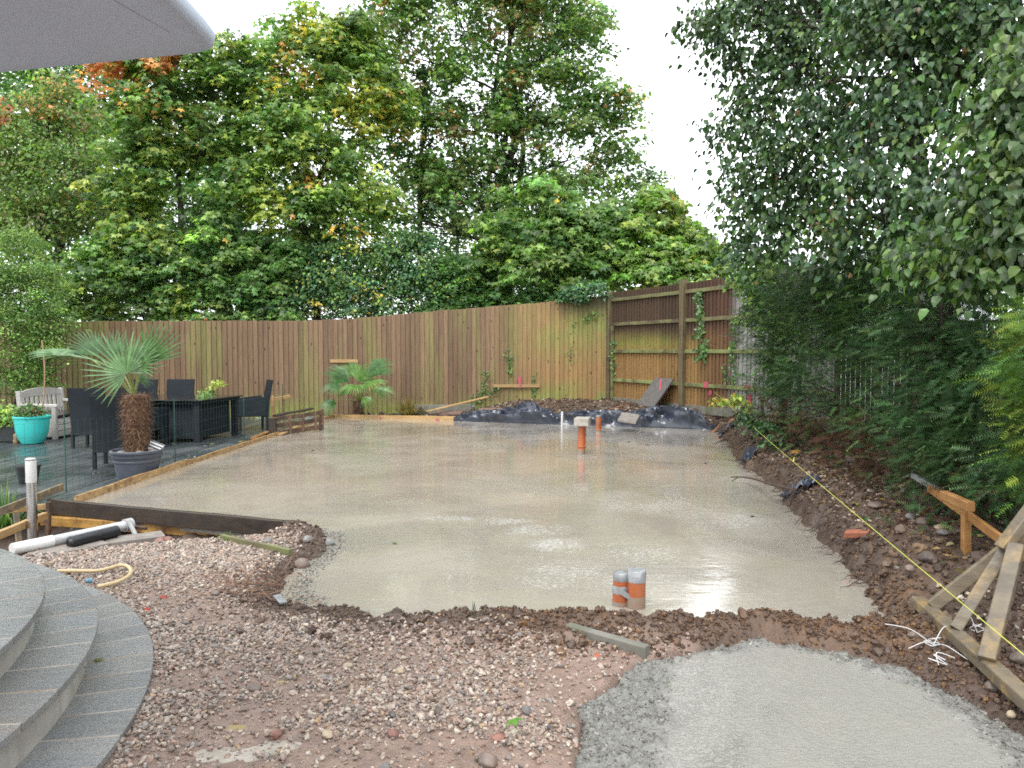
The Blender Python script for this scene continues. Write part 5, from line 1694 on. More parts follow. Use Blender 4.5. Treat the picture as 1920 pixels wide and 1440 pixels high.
def canopy_mesh():
    mb = MB(); n = 16
    apex_ = ctr + Vector((0, 0, 0.62))
    # outer rim loop with rounded corners
    loop = []
    for i in range(4):
        a, b, c = pc[i - 1], pc[i], pc[(i + 1) % 4]
        r = 0.10
        p0 = b + (a - b).normalized() * r; p1 = b + (c - b).normalized() * r
        for k in range(6):
            t = k / 5; loop.append(((1 - t) ** 2) * p0 + 2 * t * (1 - t) * b + t * t * p1)
        nb = 10; q1 = p1; q2 = c + (b - c).normalized() * r
        for k in range(1, nb): loop.append(q1.lerp(q2, k / nb))
    m = len(loop)
    rings = []
    def rg(f, dz):
        return [Vector((ctr.x + (p.x - ctr.x) * f, ctr.y + (p.y - ctr.y) * f, CZ + dz)) for p in loop]
    # underside (from hub outwards), rolled hem, upper side back to the apex
    seq = [(0.02, 0.555), (0.25, 0.40), (0.5, 0.235), (0.75, 0.08), (0.93, -0.025), (0.985, -0.048), (1.0, -0.036), (1.004, -0.008), (0.985, 0.03), (0.94, 0.07), (0.75, 0.21), (0.5, 0.36), (0.25, 0.51), (0.02, 0.62)]
    vs = []
    for f, dz in seq: vs += rg(f, dz)
    fs = []
    for i in range(len(seq) - 1):
        for k in range(m):
            fs.append((i * m + k, i * m + (k + 1) % m, (i + 1) * m + (k + 1) % m, (i + 1) * m + k))
    mb.add(vs, fs); return mb


canopy_mesh().build('canopy', M_CANVAS, par, smooth=2)
for i in range(4):
    mb = MB(); a = ctr + Vector((0, 0, 0.52)); b = ctr.lerp(pc[i], 0.5) + Vector((0, 0, 0.22)); mb.bar(a, b, 0.02, 0.025); mb.build('rib', M_PIPEMET, par)
for t_ in (0.0, 0.5):
    for i in range(4):
        e = pc[i].lerp(pc[(i + 1) % 4], t_)
        pts = [Vector((ctr.x + (e.x - ctr.x) * f, ctr.y + (e.y - ctr.y) * f, CZ + dz - 0.002)) for f, dz in ((0.25, 0.40), (0.5, 0.235), (0.75, 0.08), (0.92, -0.018))]
        if t_ == 0.0: pts = [ctr.lerp(Vector((p.x, p.y, ctr.z)), 0.985) + Vector((0, 0, p.z - ctr.z)) for p in pts]
        mb = MB(); mb.tube(pts, 0.0035, 5); mb.build('seam', M_CANVAS, par)
mb = MB(); mb.lathe([(0.028, 0.376 - CZ), (0.028, 0.55)], 20, ctr); mb.build('pole', M_PIPEMET, par, smooth=True)
mb = MB(); mb.lathe([(0.30, 0.376 - CZ), (0.30, 0.43 - CZ), (0.06, 0.47 - CZ)], 32, ctr); mb.build('base', M_SLABPAV, par, smooth=True)

# ------------------------------------------------------------------ deck furniture
DZ = -0.07


def make_chair(label):
    t = thing('rattan_chair', label, 'chair', (0, 0, 0), 'dark rattan chairs round the garden table')
    W, D = 0.56, 0.58
    mb = MB(); mb.box((-W / 2 + 0.03, -D / 2 + 0.03, 0.27), (W / 2 - 0.03, D / 2, 0.43)); mb.build('seat', M_RATTAN, t, bevel=0.015)
    mb = MB(); vs = []; fs = []; n = 8
    for k in range(n + 1):
        u = k / n; z = 0.22 + 0.76 * u
        y = -D / 2 - 0.10 * u ** 1.5; w = W / 2 - 0.012 + 0.012 * u; th = 0.045 - 0.012 * u
        for sx in range(7):
            x = -w + 2 * w * sx / 6; c = -0.025 * (1 - (2 * sx / 6 - 1) ** 2)
            vs.append((x, y + c, z)); vs.append((x, y + c + th, z))
    for k in range(n):
        for sx in range(6):
            i = (k * 7 + sx) * 2; j = ((k + 1) * 7 + sx) * 2
            fs += [(i, i + 2, j + 2, j), (i + 1, j + 1, j + 3, i + 3)]
        i = k * 14; j = i + 14; fs.append((i, j, j + 1, i + 1)); i += 12; j += 12; fs.append((i, i + 1, j + 1, j))
    for sx in range(6):
        i = n * 14 + sx * 2; fs.append((i, i + 2, i + 3, i + 1)); i = sx * 2; fs.append((i, i + 1, i + 3, i + 2))
    mb.add(vs, fs); mb.build('backrest', M_RATTAN, t, smooth=True)
    for s in (-1, 1):
        mb = MB(); x = s * (W / 2 - 0.005)
        # side panel with a sloping arm on top
        for (y0, y1, za, zb) in ((-D / 2 + 0.04, D / 2 - 0.02, 0.66, 0.61),):
            vs = [(x - 0.02, y0, 0.27), (x + 0.02, y0, 0.27), (x + 0.02, y1, 0.27), (x - 0.02, y1, 0.27), (x - 0.022, y0, za), (x + 0.022, y0, za), (x + 0.022, y1, zb), (x - 0.022, y1, zb)]
            mb.add(vs, [(3, 2, 1, 0), (4, 5, 6, 7), (0, 1, 5, 4), (1, 2, 6, 5), (2, 3, 7, 6), (3, 0, 4, 7)])
        mb.build('armrest', M_RATTAN, t, bevel=0.012)
        for y in (-D / 2 + 0.03, D / 2 - 0.045):
            mb = MB(); mb.bar((x - s * 0.012, y, 0.0), (x - s * 0.012, y, 0.275), 0.045, 0.045, (0, 1, 0)); mb.build('leg', M_RATTAN, t)
    return t


chair0 = None
for (x, y, rz, lab) in ((-6.84, 12.15, 6, 'dark rattan chair beside the bench end, seen from behind'),
                        (-6.12, 12.25, -4, 'dark rattan chair seen from behind, its arm showing right of the palm trunk'),
                        (-5.36, 10.1, 14, 'nearest dark rattan chair, seen from behind left of the palm trunk'),
                        (-7.65, 15.0, 178, 'dark rattan chair across the table, half behind the palm fronds'),
                        (-6.88, 15.05, 184, 'dark rattan chair across the table with its whole back showing'),
                        (-5.25, 14.85, 118, 'dark rattan chair at the right end of the table, seen from its side')):
    if chair0 is None:
        chair0 = make_chair(lab); c = chair0
    else:
        c = copy_tree(chair0); c['label'] = lab
    c.location = (x, y, DZ); c.rotation_euler = (0, 0, R(rz))

tb = thing('garden_table', 'large dark rattan dining table with a wet black glass top', 'table', (0, 0, 0))
mb = MB(); mb.box((-0.98, -0.76, 0.715), (0.98, 0.76, 0.735)); mb.build('tabletop', M_GLASSTOP, tb, bevel=0.006)
mb = MB(); mb.box((-0.93, -0.71, 0.66), (0.93, 0.71, 0.714)); mb.build('apron', M_RATTAN, tb)
for sx in (-1, 1):
    for sy in (-1, 1):
        mb = MB(); mb.box((sx * 0.86 - 0.05, sy * 0.64 - 0.05, 0.0), (sx * 0.86 + 0.05, sy * 0.64 + 0.05, 0.66)); mb.build('leg', M_RATTAN, tb)
mb = MB(); mb.box((0.15, -0.62, 0.06), (0.79, 0.58, 0.655)); mb.build('base_panel', M_RATTAN, tb)
mb = MB(); mb.box((-0.79, -0.62, 0.06), (-0.15, 0.58, 0.655)); mb.build('base_panel', M_RATTAN, tb)
tb.location = (-6.15, 13.35, DZ); tb.rotation_euler = (0, 0, R(-7))

# storage bench
bn = thing('storage_bench', 'pale grey slatted storage bench with a black lid', 'bench', (0, 0, 0))
L2, D2 = 0.72, 0.62      # half length along y, depth along x; front faces +x
mb = MB(); mb.box((-D2 / 2, -L2 + 0.05, 0.03), (D2 / 2 - 0.03, L2 - 0.05, 0.37)); mb.build('chest', M_BENCH, bn, bevel=0.006)
for z0, z1 in ((0.05, 0.145), (0.155, 0.25), (0.26, 0.355)):
    mb = MB(); mb.box((D2 / 2 - 0.029, -L2 + 0.07, z0), (D2 / 2 - 0.012, L2 - 0.07, z1)); mb.build('board', M_BENCH, bn)
mb = MB(); mb.box((-D2 / 2, -L2 + 0.05, 0.385), (D2 / 2 + 0.01, L2 - 0.05, 0.43)); mb.build('lid', M_LID, bn, bevel=0.01)
for s in (-1, 1):
    y = s * (L2 - 0.03)
    for x in (D2 / 2 - 0.05, -D2 / 2 + 0.03):
        mb = MB(); mb.bar((x, y, 0), (x - (0.06 if x < 0 else 0), y, 0.86 if x < 0 else 0.58), 0.075, 0.075, (0, 1, 0)); mb.build('post', M_BENCH, bn, bevel=0.008)
    mb = MB(); mb.bar((-D2 / 2 + 0.02, y, 0.62), (D2 / 2 + 0.01, y, 0.60), 0.085, 0.045); mb.build('armrest', M_BENCH, bn, bevel=0.012)
    mb = MB(); mb.box((-D2 / 2 + 0.075, y - 0.015, 0.05), (D2 / 2 - 0.09, y + 0.015, 0.36)); mb.build('end_panel', M_BENCH, bn)
mb = MB(); vs = []; fs = []; n = 12
for k in range(n + 1):
    t = k / n; y = -L2 + 2 * L2 * t; c = 0.075 * (1 - (2 * t - 1) ** 2)
    for x, z in ((-0.36, 0.745), (-0.33, 0.745), (-0.335, 0.82 + c), (-0.365, 0.82 + c)): vs.append((x, y, z))
for k in range(n):
    for j in range(4): fs.append((4 * k + j, 4 * k + 4 + j, 4 * k + 4 + (j + 1) % 4, 4 * k + (j + 1) % 4))
fs += [(0, 1, 2, 3), (4 * n + 3, 4 * n + 2, 4 * n + 1, 4 * n)]
mb.add(vs, fs); mb.build('top_rail', M_BENCH, bn)
mb = MB(); mb.box((-0.325, -L2 + 0.04, 0.45), (-0.295, L2 - 0.04, 0.50)); mb.build('bottom_rail', M_BENCH, bn)
for k in range(9):
    y = -L2 + 0.14 + k * (2 * L2 - 0.28) / 8
    mb = MB(); mb.bar((-0.312, y, 0.49), (-0.345, y, 0.755), 0.07, 0.022, (1, 0, 0)); mb.build('slat', M_BENCH, bn, bevel=0.003)
bn.location = (-8.42, 13.75, DZ); bn.rotation_euler = (0, 0, R(4))

# pots
def pot(name, label, c, prof, mat, soil_r, soil_z, rim=None, cat='plant pot'):
    t = thing(name, label, cat, c)
    mb = MB(); mb.lathe(prof, 40, c); mb.build('body', mat, t, smooth=True)
    if rim:
        mb = MB(); mb.lathe(rim, 40, c); mb.build('rim', mat, t, smooth=True)
    mb = MB(); mb.lathe([(0.0, soil_z + 0.03), (soil_r * 0.6, soil_z + 0.02), (soil_r, soil_z)], 24, c, jit=0.02); mb.build('soil', M_SOILPOT, t, smooth=True)
    return t


PP = at(258, 899, DZ)
pot('plant_pot', 'big slate grey plastic pot holding the tall palm on the deck edge', PP,
    [(0.19, 0.0), (0.215, 0.005), (0.255, 0.22), (0.262, 0.225), (0.266, 0.245), (0.263, 0.25), (0.272, 0.285), (0.278, 0.29), (0.28, 0.31), (0.285, 0.33), (0.262, 0.332)], M_POTGREY, 0.262, 0.315,
    [(0.262, 0.328), (0.285, 0.331), (0.300, 0.338), (0.302, 0.362), (0.293, 0.372), (0.272, 0.368), (0.262, 0.34)])
TP = at(61, 831, DZ)
pot('plant_pot', 'turquoise glazed pot with a small rose beside the bench', TP,
    [(0.13, 0.0), (0.165, 0.008), (0.215, 0.10), (0.245, 0.22), (0.262, 0.36), (0.266, 0.43), (0.25, 0.432)], M_TURQ, 0.25, 0.42,
    [(0.25, 0.425), (0.266, 0.4305), (0.282, 0.436), (0.284, 0.462), (0.275, 0.468), (0.252, 0.46), (0.25, 0.43)])
BP = at(53, 905, DZ)
pot('plant_pot', 'small black plastic pot standing on the deck behind the bollard light', BP,
    [(0.095, 0.0), (0.10, 0.004), (0.13, 0.19), (0.138, 0.192), (0.138, 0.215), (0.128, 0.215)], M_BLACKPL, 0.125, 0.17)
tr = thing('planter_box', 'low black trough planter left of the turquoise pot', 'planter', at(6, 829, DZ))
c = at(6, 829, DZ)
mb = MB(); mb.box((c.x - 0.55, c.y - 0.05, DZ), (c.x + 0.25, c.y + 0.35, DZ + 0.30)); mb.build('body', M_BLACKPL, tr, bevel=0.02)
mb = MB(); mb.box((c.x - 0.52, c.y - 0.02, DZ + 0.3005), (c.x + 0.22, c.y + 0.32, DZ + 0.32)); mb.build('soil', M_SOILPOT, tr)
mb = MB(); a = at(30, 831, DZ); mb.lathe([(0.03, 0), (0.045, 0.03), (0.03, 0.09), (0.038, 0.13), (0.03, 0.16), (0, 0.17)], 14, a); single('garden_ornament', 'small brown ornament on the deck between trough and turquoise pot', 'ornament', mb, M_CANE, smooth=True)
# stones and a striped thing in the palm pot
for dx, dy, s, lab in ((-0.10, -0.17, 0.12, 'pale stone lying in the big palm pot, left of its neighbours'), (0.10, -0.15, 0.11, 'brownish stone at the front of the big palm pot'), (0.19, 0.0, 0.12, 'pale stone at the right rim of the big palm pot')):
    o = rock(600, 900, s, M_PAVPALE, lab, 0.5); o.location = (PP.x + dx, PP.y + dy, DZ + 0.35)
sl = thing('striped_slate', 'black and white striped tag leaning in the big palm pot', 'plant tag', PP + Vector((0.17, 0.06, 0.36)))
mb = MB(); mb.obox(PP + Vector((0.19, 0.06, 0.40)), (0.07, 0.02, -0.035), (0.02, 0.04, 0.03), (0.006, 0, 0.012)); mb.build('body', M_WHITEPL, sl)
for k in range(3):
    mb = MB(); mb.obox(PP + Vector((0.19, 0.06, 0.40)) + Vector((0.014, 0.032, 0.022)) * (k - 1) + Vector((0.0042, -0.001, 0.0095)), (0.069, 0.02, -0.0345), Vector((0.02, 0.04, 0.03)) * 0.13, (0.003, 0, 0.006)); mb.build('stripe', M_BLACKPL, sl)
mb = MB(); a = TP + Vector((0.16, 0, 0.4)); mb.tube(smooth_line([tuple(a), tuple(a + Vector((0.06, 0, 0.45))), tuple(a + Vector((0.08, 0, 0.9))), tuple(a + Vector((0.05, 0, 1.35)))], 5), 0.012, 8); single('cane', 'thin brown cane standing in the turquoise pot', 'cane', mb, M_CANE)

# wire netting round the deck edge ------------------------------------------------
net = thing('wire_fence', 'sagging green garden netting on thin stakes along the deck edge', 'wire fence', (-4.85, 8.2, DZ))
path = [(-9.5, 7.75), (-6.2, 7.85), (-4.95, 8.15), (-4.80, 9.4), (-4.72, 11.5), (-4.66, 15.0)]
pl = arc([Vector(p) for p in path], 0.10)
topz = lambda i: 0.74 + 0.045 * math.sin(i * 0.11) + 0.02 * math.sin(i * 0.31)
mb = MB(); r_ = 0.0015
def wire(p, q):
    p = Vector(p); q = Vector(q); d = (q - p).normalized(); s = d.cross(Vector((0.3, 0.2, 0.93))).normalized(); u = s.cross(d)
    vs = [c + (s * math.cos(a) + u * math.sin(a)) * r_ for c in (p, q) for a in (0, 2.094, 4.189)]
    mb.add(vs, [(0, 1, 4, 3), (1, 2, 5, 4), (2, 0, 3, 5)])
for i, (p, d) in enumerate(pl):
    wire((p.x, p.y, DZ + 0.01), (p.x + 0.01 * math.sin(i * 0.4), p.y, topz(i)))
    if i + 1 < len(pl):
        q = pl[i + 1][0]
        for k in range(6):
            t = k / 5
            z0 = DZ + 0.02 + (topz(i) - DZ - 0.02) * t; z1 = DZ + 0.02 + (topz(i + 1) - DZ - 0.02) * t
            wire((p.x, p.y, z0), (q.x, q.y, z1))
o = mb.build('netting', M_WIRE, net); o['kind'] = 'stuff'
for p in ((-7.6, 7.8), (-4.95, 8.15), (-4.76, 10.4), (-4.69, 12.9), (-4.66, 15.0)):
    mb = MB(); mb.tube([(p[0], p[1], DZ - 0.1), (p[0], p[1], 0.83)], 0.007, 6); mb.build('stake', M_STAKEG, net)

# ------------------------------------------------------------------ leaf shapes (x across, y towards the tip)
def shape_maple():
    pts = [(0, 0)]
    for a, r in ((118, 0.50), (88, 0.36), (58, 0.86), (30, 0.46), (0, 1.0), (-30, 0.46), (-58, 0.86), (-88, 0.36), (-118, 0.50)):
        pts.append((r * math.sin(R(a)) * 0.95, 0.12 + r * math.cos(R(a)) * 0.85))
    V = np.array([(x, y, -0.22 * (x * x + (y - 0.2) ** 2)) for x, y in pts])
    T = np.array([(0, i + 1, i) for i in range(1, 9)])
    return V, T


def shape_maple_far():
    pts = [(0, 0), (0.85, 0.30), (0.36, 0.42), (0, 1.0), (-0.36, 0.42), (-0.85, 0.30)]
    V = np.array([(x, y, -0.22 * (x * x + (y - 0.2) ** 2)) for x, y in pts])
    return V, np.array([(0, i, i + 1) for i in range(1, 5)])


def shape_oval(w=0.36, fold=0.10, droop=0.25):
    ys = (0.0, 0.28, 0.66, 1.0); ws = (0.0, w, w * 0.82, 0.0)
    V = []
    for y, ww in zip(ys, ws):
        zc = -droop * y * y
        V += [(-ww, y, zc + fold * (ww / w if w else 0)), (0, y, zc), (ww, y, zc + fold * (ww / w if w else 0))]
    V = np.array(V)
    T = np.array([(1, 4, 3), (1, 5, 4), (3, 4, 7), (3, 7, 6), (4, 5, 8), (4, 8, 7), (6, 7, 10), (7, 8, 10)])
    return V, T


def shape_small():
    V = np.array([(0, 0, 0), (0.3, 0.45, 0.08), (0, 1, -0.12), (-0.3, 0.45, 0.08)])
    return V, np.array([(0, 1, 2), (0, 2, 3)])


def shape_spray(n=13, L=1.0, nl=0.24):
    """a flat yew shoot: needles both sides of a thin stem"""
    V = []; T = []
    def tri(a, b, c):
        k = len(V); V.extend((a, b, c)); T.append((k, k + 1, k + 2))
    tri((-0.012, 0, 0), (0.012, 0, 0), (0, L, -0.16))
    for i in range(n):
        y = 0.06 + 0.94 * i / n; z = -0.16 * y * y
        l = nl * (1 - 0.5 * (i / n) ** 2)
        for s in (-1, 1):
            tri((0, y - 0.028, z), (0, y + 0.028, z), (s * l, y + l * 0.55, z - 0.02 + 0.03 * ((i * 7 + s) % 3 - 1)))
    return np.array(V), np.array(T)


MAPLE = shape_maple(); FAR = shape_maple_far(); OVAL = shape_oval(); ROUND = shape_oval(0.38, 0.13, 0.38); SMALL = shape_small(); SPRAY = shape_spray(8)


def frames(N, D):
    """rotation matrices whose y axis is D (tip) and z axis close to N"""
    D = D / np.linalg.norm(D, axis=1, keepdims=True)
    N = N - D * np.sum(N * D, 1, keepdims=True)
    N = N / np.maximum(np.linalg.norm(N, axis=1, keepdims=True), 1e-6)
    Xa = np.cross(D, N)
    return np.stack([Xa, D, N], -1)


def leaves(shape, P, N, D, S):
    V0, T0 = shape
    Rm = frames(N, D)
    V = np.einsum('nij,kj->nki', Rm, V0) * S[:, None, None] + P[:, None, :]
    T = T0[None] + (np.arange(len(P)) * len(V0))[:, None, None]
    return V.reshape(-1, 3), T.reshape(-1, 3), len(V0)


def unit(n):
    v = rng.normal(size=(n, 3)); return v / np.linalg.norm(v, axis=1, keepdims=True)


SHIFT = 0.0


def lobe(px, py, rp, Y, fl=1.0):
    Y = Y + SHIFT
    c = atY(px, py, Y); r = rp * Y / FPX
    return (np.array(c), r, fl)


def crown_points(lobes, n_clump, n_leaf, clump_r=(0.22, 0.45), inner=0.35, flat=0.55, down=0.2, dome=False):
    """clumps spread through each lobe's volume, leaves in flattened clumps"""
    w = np.array([l[1] ** 2.1 for l in lobes]); w = w / w.sum()
    which = rng.choice(len(lobes), n_clump, p=w)
    C = np.array([l[0] for l in lobes])[which]; r = np.array([l[1] for l in lobes])[which]; fl = np.array([l[2] for l in lobes])[which]
    u = unit(n_clump); u[:, 2] = np.where(u[:, 2] < -0.55, -u[:, 2], u[:, 2])
    rad = r * (inner + (1 - inner) * rng.random(n_clump) ** 0.45) * rng.uniform(0.85, 1.18, n_clump)
    cc = C + u * rad[:, None] * np.stack([np.ones_like(fl), np.ones_like(fl), fl], -1)
    cr = rng.uniform(clump_r[0], clump_r[1], n_clump)
    nl = np.maximum(3, (n_leaf * (cr / np.mean(clump_r)) ** 1.7 * rng.uniform(0.6, 1.4, n_clump)).astype(int))
    idx = np.repeat(np.arange(n_clump), nl)
    if dome:
        # leaf masses: a shell of drooping leaves over a looser inside
        q = unit(len(idx)); q[:, 2] = np.where(q[:, 2] < -0.15, -q[:, 2], q[:, 2])
        rr = np.where(rng.random(len(idx)) < 0.72, rng.uniform(0.8, 1.05, len(idx)), rng.random(len(idx)) ** 0.5 * 0.8)
        off = q * rr[:, None] * np.array([1, 1, 0.72])
        P = cc[idx] + off * cr[idx][:, None]
        N = q * 0.75 + np.array([0, 0, 0.55]) + rng.normal(size=(len(idx), 3)) * 0.32
        D = np.stack([q[:, 0], q[:, 1], -0.55 - 0.3 * rng.random(len(idx))], -1) + rng.normal(size=(len(idx), 3)) * 0.35
        return P, N, D, idx, cc, which
    off = rng.normal(size=(len(idx), 3)) * 0.5; off[:, 2] *= flat
    # umbrella: outer leaves hang lower
    off[:, 2] -= 0.35 * (off[:, 0] ** 2 + off[:, 1] ** 2)
    P = cc[idx] + off * cr[idx][:, None]
    out = u[idx] * 0.6 + off * 0.9
    N = np.stack([out[:, 0] * 0.55, out[:, 1] * 0.55, np.full(len(idx), 0.75)], -1) + rng.normal(size=(len(idx), 3)) * 0.38
    D = np.stack([out[:, 0], out[:, 1], -down - 0.25 * rng.random(len(idx))], -1) + rng.normal(size=(len(idx), 3)) * 0.35
    return P, N, D, idx, cc, which


def pick_colours(n, palette, jitter=0.16):
    """palette: list of (weight, rgb)"""
    w = np.array([p[0] for p in palette], float); w /= w.sum()
    c = np.array([p[1] for p in palette])[rng.choice(len(palette), n, p=w)]
    v = np.exp(rng.normal(size=(n, 1)) * jitter)
    return np.clip(1.28 * c * v * (1 + rng.normal(size=(n, 3)) * 0.05), 0.004, 0.9)


DKG = (0.052, 0.115, 0.036); MDG = (0.098, 0.178, 0.047); LTG = (0.175, 0.255, 0.066); YLG = (0.28, 0.33, 0.07)
YEL = (0.46, 0.36, 0.06); ORA = (0.50, 0.25, 0.085); RED = (0.48, 0.16, 0.11); BRN = (0.21, 0.125, 0.05); BLG = (0.055, 0.125, 0.065); OLV = (0.15, 0.18, 0.06)


def limb(mb, p, q, r0, r1, n=7, wob=0.08):
    p = Vector(p); q = Vector(q); L = (q - p).length
    k = 7; pts = []
    for i in range(k + 1):
        t = i / k
        s = p.lerp(q, t) + Vector((rnd.uniform(-1, 1), rnd.uniform(-1, 1), rnd.uniform(-.5, .5))) * wob * L * 0.12 * math.sin(math.pi * t)
        s.z += 0.06 * L * math.sin(math.pi * t) * (0.6 if abs(q.z - p.z) < L * 0.9 else 0.2)
        pts.append(s)
    mb.tube(pts, [r0 + (r1 - r0) * i / k for i in range(k + 1)], n, cap=True)


BIG = []


def tree(name, label, lobes, base, top, r0, shape, size, palette, n_clump, n_leaf, mat, group=None, clump_r=(0.22, 0.45), inner=0.35, flat=0.55, down=0.2,
         bark=None, sprig=None, nlimb=9, parts=0, cat='tree', gradient=None, crown='crown', dome=False, extra_trunks=()):
    bark = bark or M_BARK
    t = thing(name, label, cat, base, group)
    P, N, D, idx, cc, which = crown_points(lobes, n_clump, n_leaf, clump_r, inner, flat, down, dome)
    n_cl = len(cc)
    # each clump leans to one colour of the palette, single leaves stray from it
    ccol = pick_colours(n_cl, palette, 0.30)
    col = ccol[idx] * np.exp(rng.normal(size=(len(idx), 1)) * 0.2)
    stray = rng.random(len(idx)) < 0.35
    col[stray] = pick_colours(int(stray.sum()), palette, 0.2)
    if sprig:
        for (px, py, rp, pal, prob) in sprig:
            Yc = np.median(P[:, 1])
            dx = P[:, 0] / P[:, 1] * FPX + 960 - px
            dz = 658 - (P[:, 2] - CAM_H) / P[:, 1] * FPX - py
            m = (dx * dx + dz * dz < rp * rp) & (rng.random(len(P)) < prob) & (P[:, 1] < Yc + 0.4)
            if m.any(): col[m] = pick_colours(int(m.sum()), pal, 0.2)
    S = size * rng.uniform(0.6, 1.25, len(P))
    keep = np.ones(len(P), bool)
    if parts:
        dist = P[:, 1]
        sxp = P[:, 0] / P[:, 1] * FPX + 960; syp = 658 - (P[:, 2] - CAM_H) / P[:, 1] * FPX
        vis = (sxp > 0) & (sxp < 1920) & (syp > 0) & (syp < 800)
        order = np.argsort(np.where(vis, dist / S, 1e9))[:parts]
        keep[order] = False
        protos = []
        V0, T0 = shape
        kk = 6
        pal = pick_colours(kk, palette, 0.2)
        for c in pal:
            me = bpy.data.meshes.new('leaf')
            me.from_pydata([tuple(v) for v in V0], [], [tuple(int(i) for i in f) for f in T0])
            a = me.attributes.new('leaf_col', 'FLOAT_COLOR', 'POINT')
            a.data.foreach_set('color', np.tile(np.append(c, 1.0).astype(np.float32), len(V0)))
            me.materials.append(mat); protos.append(me)
        Rm = frames(N[order], D[order])
        b0 = Vector(base)
        for j, i in enumerate(order):
            k = int(np.argmin(np.abs(pal - col[i]).sum(1)))
            ob = bpy.data.objects.new('leaf', protos[k]); COL.objects.link(ob); ob.parent = t
            M4 = Matrix(Rm[j].tolist()).to_4x4() @ Matrix.Scale(float(S[i]), 4)
            M4.translation = Vector(P[i].tolist()) - b0
            ob.matrix_basis = M4
    V, T, nv = leaves(shape, P[keep], N[keep], D[keep], S[keep])
    o = npmesh(crown, V, T, mat, t, np.repeat(col[keep], nv, 0))
    o['kind'] = 'stuff'
    # trunk and limbs
    if r0:
        for bb, tt, rr in ((base, top, r0),) + tuple(extra_trunks):
            mb = MB(); limb(mb, bb, tt, rr, rr * 0.35, 9, 0.35); mb.build('trunk', bark, t, smooth=True)
            b = Vector(bb); q = Vector(tt)
        order = sorted(range(len(lobes)), key=lambda i: -lobes[i][1])[:nlimb]
        b = Vector(base); q = Vector(top)
        for i in order:
            c = Vector(lobes[i][0].tolist()); h = q.z - b.z
            k = min(0.95, max(0.25, (c.z - b.z - 0.35 * (Vector((c.x, c.y, 0)) - Vector((b.x, b.y, 0))).length) / max(h, 0.1)))
            s = b.lerp(q, k); mb = MB()
            rr = r0 * (1 - 0.62 * k) * 0.5
            limb(mb, s, c, rr, rr * 0.3, 6)
            sub = cc[which == i]
            for w in sub[:18]:
                m = s.lerp(c, rnd.uniform(0.5, 1.0)); limb(mb, m, w, rr * 0.35, rr * 0.12, 4)
            mb.build('branch', bark, t, smooth=True)
    return t


GB = 'trees beyond the back fence'
SHIFT = 1.1


def atT(px, py, Y):
    return atY(px, py, Y + SHIFT)


# --- backdrop trees, darkest and farthest
tree('dark_tree', 'dense dark green tree at the upper left, farthest back behind the finer-leaved tree',
     [lobe(30, 190, 110, 25), lobe(160, 180, 100, 26), lobe(90, 300, 120, 25), lobe(10, 430, 120, 25), lobe(230, 290, 110, 26), lobe(190, 420, 110, 25)],
     tuple(atT(90, 640, 25).xy) + (0.2,), tuple(atT(100, 180, 25)), 0.2, FAR, 0.17, [(3, DKG), (3, MDG), (1, BLG)], 620, 28, M_LEAF, GB, clump_r=(0.35, 0.7))
tree('hedgerow_tree', 'dark undergrowth tree behind the bare-trunked maple',
     [lobe(x, y, 95, 25.5 + (x % 3)) for x, y in ((300, 420), (420, 360), (420, 480), (540, 420), (330, 520), (520, 520), (200, 540), (260, 580), (400, 580), (530, 590), (130, 590), (30, 560))],
     tuple(atT(420, 640, 26).xy) + (0.2,), tuple(atT(420, 380, 26)), 0.15, FAR, 0.165, [(3, DKG), (3, MDG), (1, LTG)], 740, 28, M_LEAF, GB, clump_r=(0.35, 0.7))
tree('hedgerow_tree', 'dark undergrowth tree filling the gap below the tall central maple',
     [lobe(x, y, 95, 26 + (x % 3)) for x, y in ((660, 440), (760, 400), (760, 500), (880, 480), (980, 460), (900, 530), (1090, 480), (1060, 420), (650, 580), (760, 590), (870, 585), (980, 560), (1080, 540), (1160, 510), (620, 510))],
     tuple(atT(860, 640, 26).xy) + (0.2,), tuple(atT(860, 420, 26)), 0.15, FAR, 0.165, [(3, DKG), (3, MDG), (1, LTG)], 620, 28, M_LEAF, GB, clump_r=(0.35, 0.7))

# --- fine-leaved tree, far left
tree('ash_tree', 'olive fine-leaved tree at the far left with a few rust leaves',
     [lobe(60, 260, 75, 20), lobe(135, 225, 70, 20.3), lobe(40, 345, 80, 20), lobe(150, 330, 70, 19.6), lobe(100, 415, 70, 19.6), lobe(20, 430, 70, 20), lobe(185, 400, 50, 19.8), lobe(95, 170, 45, 20.5), lobe(-30, 280, 90, 20)],
     tuple(atT(80, 640, 20).xy) + (0.1,), tuple(atT(90, 230, 20)), 0.14, OVAL, 0.115, [(3, MDG), (3, OLV), (2, LTG), (0.25, BRN)], 520, 30, M_LEAF, GB, clump_r=(0.25, 0.5),
     sprig=[(100, 190, 45, [(1, BRN), (1, ORA)], 0.3), (10, 215, 30, [(1, RED), (1, BRN)], 0.6)])

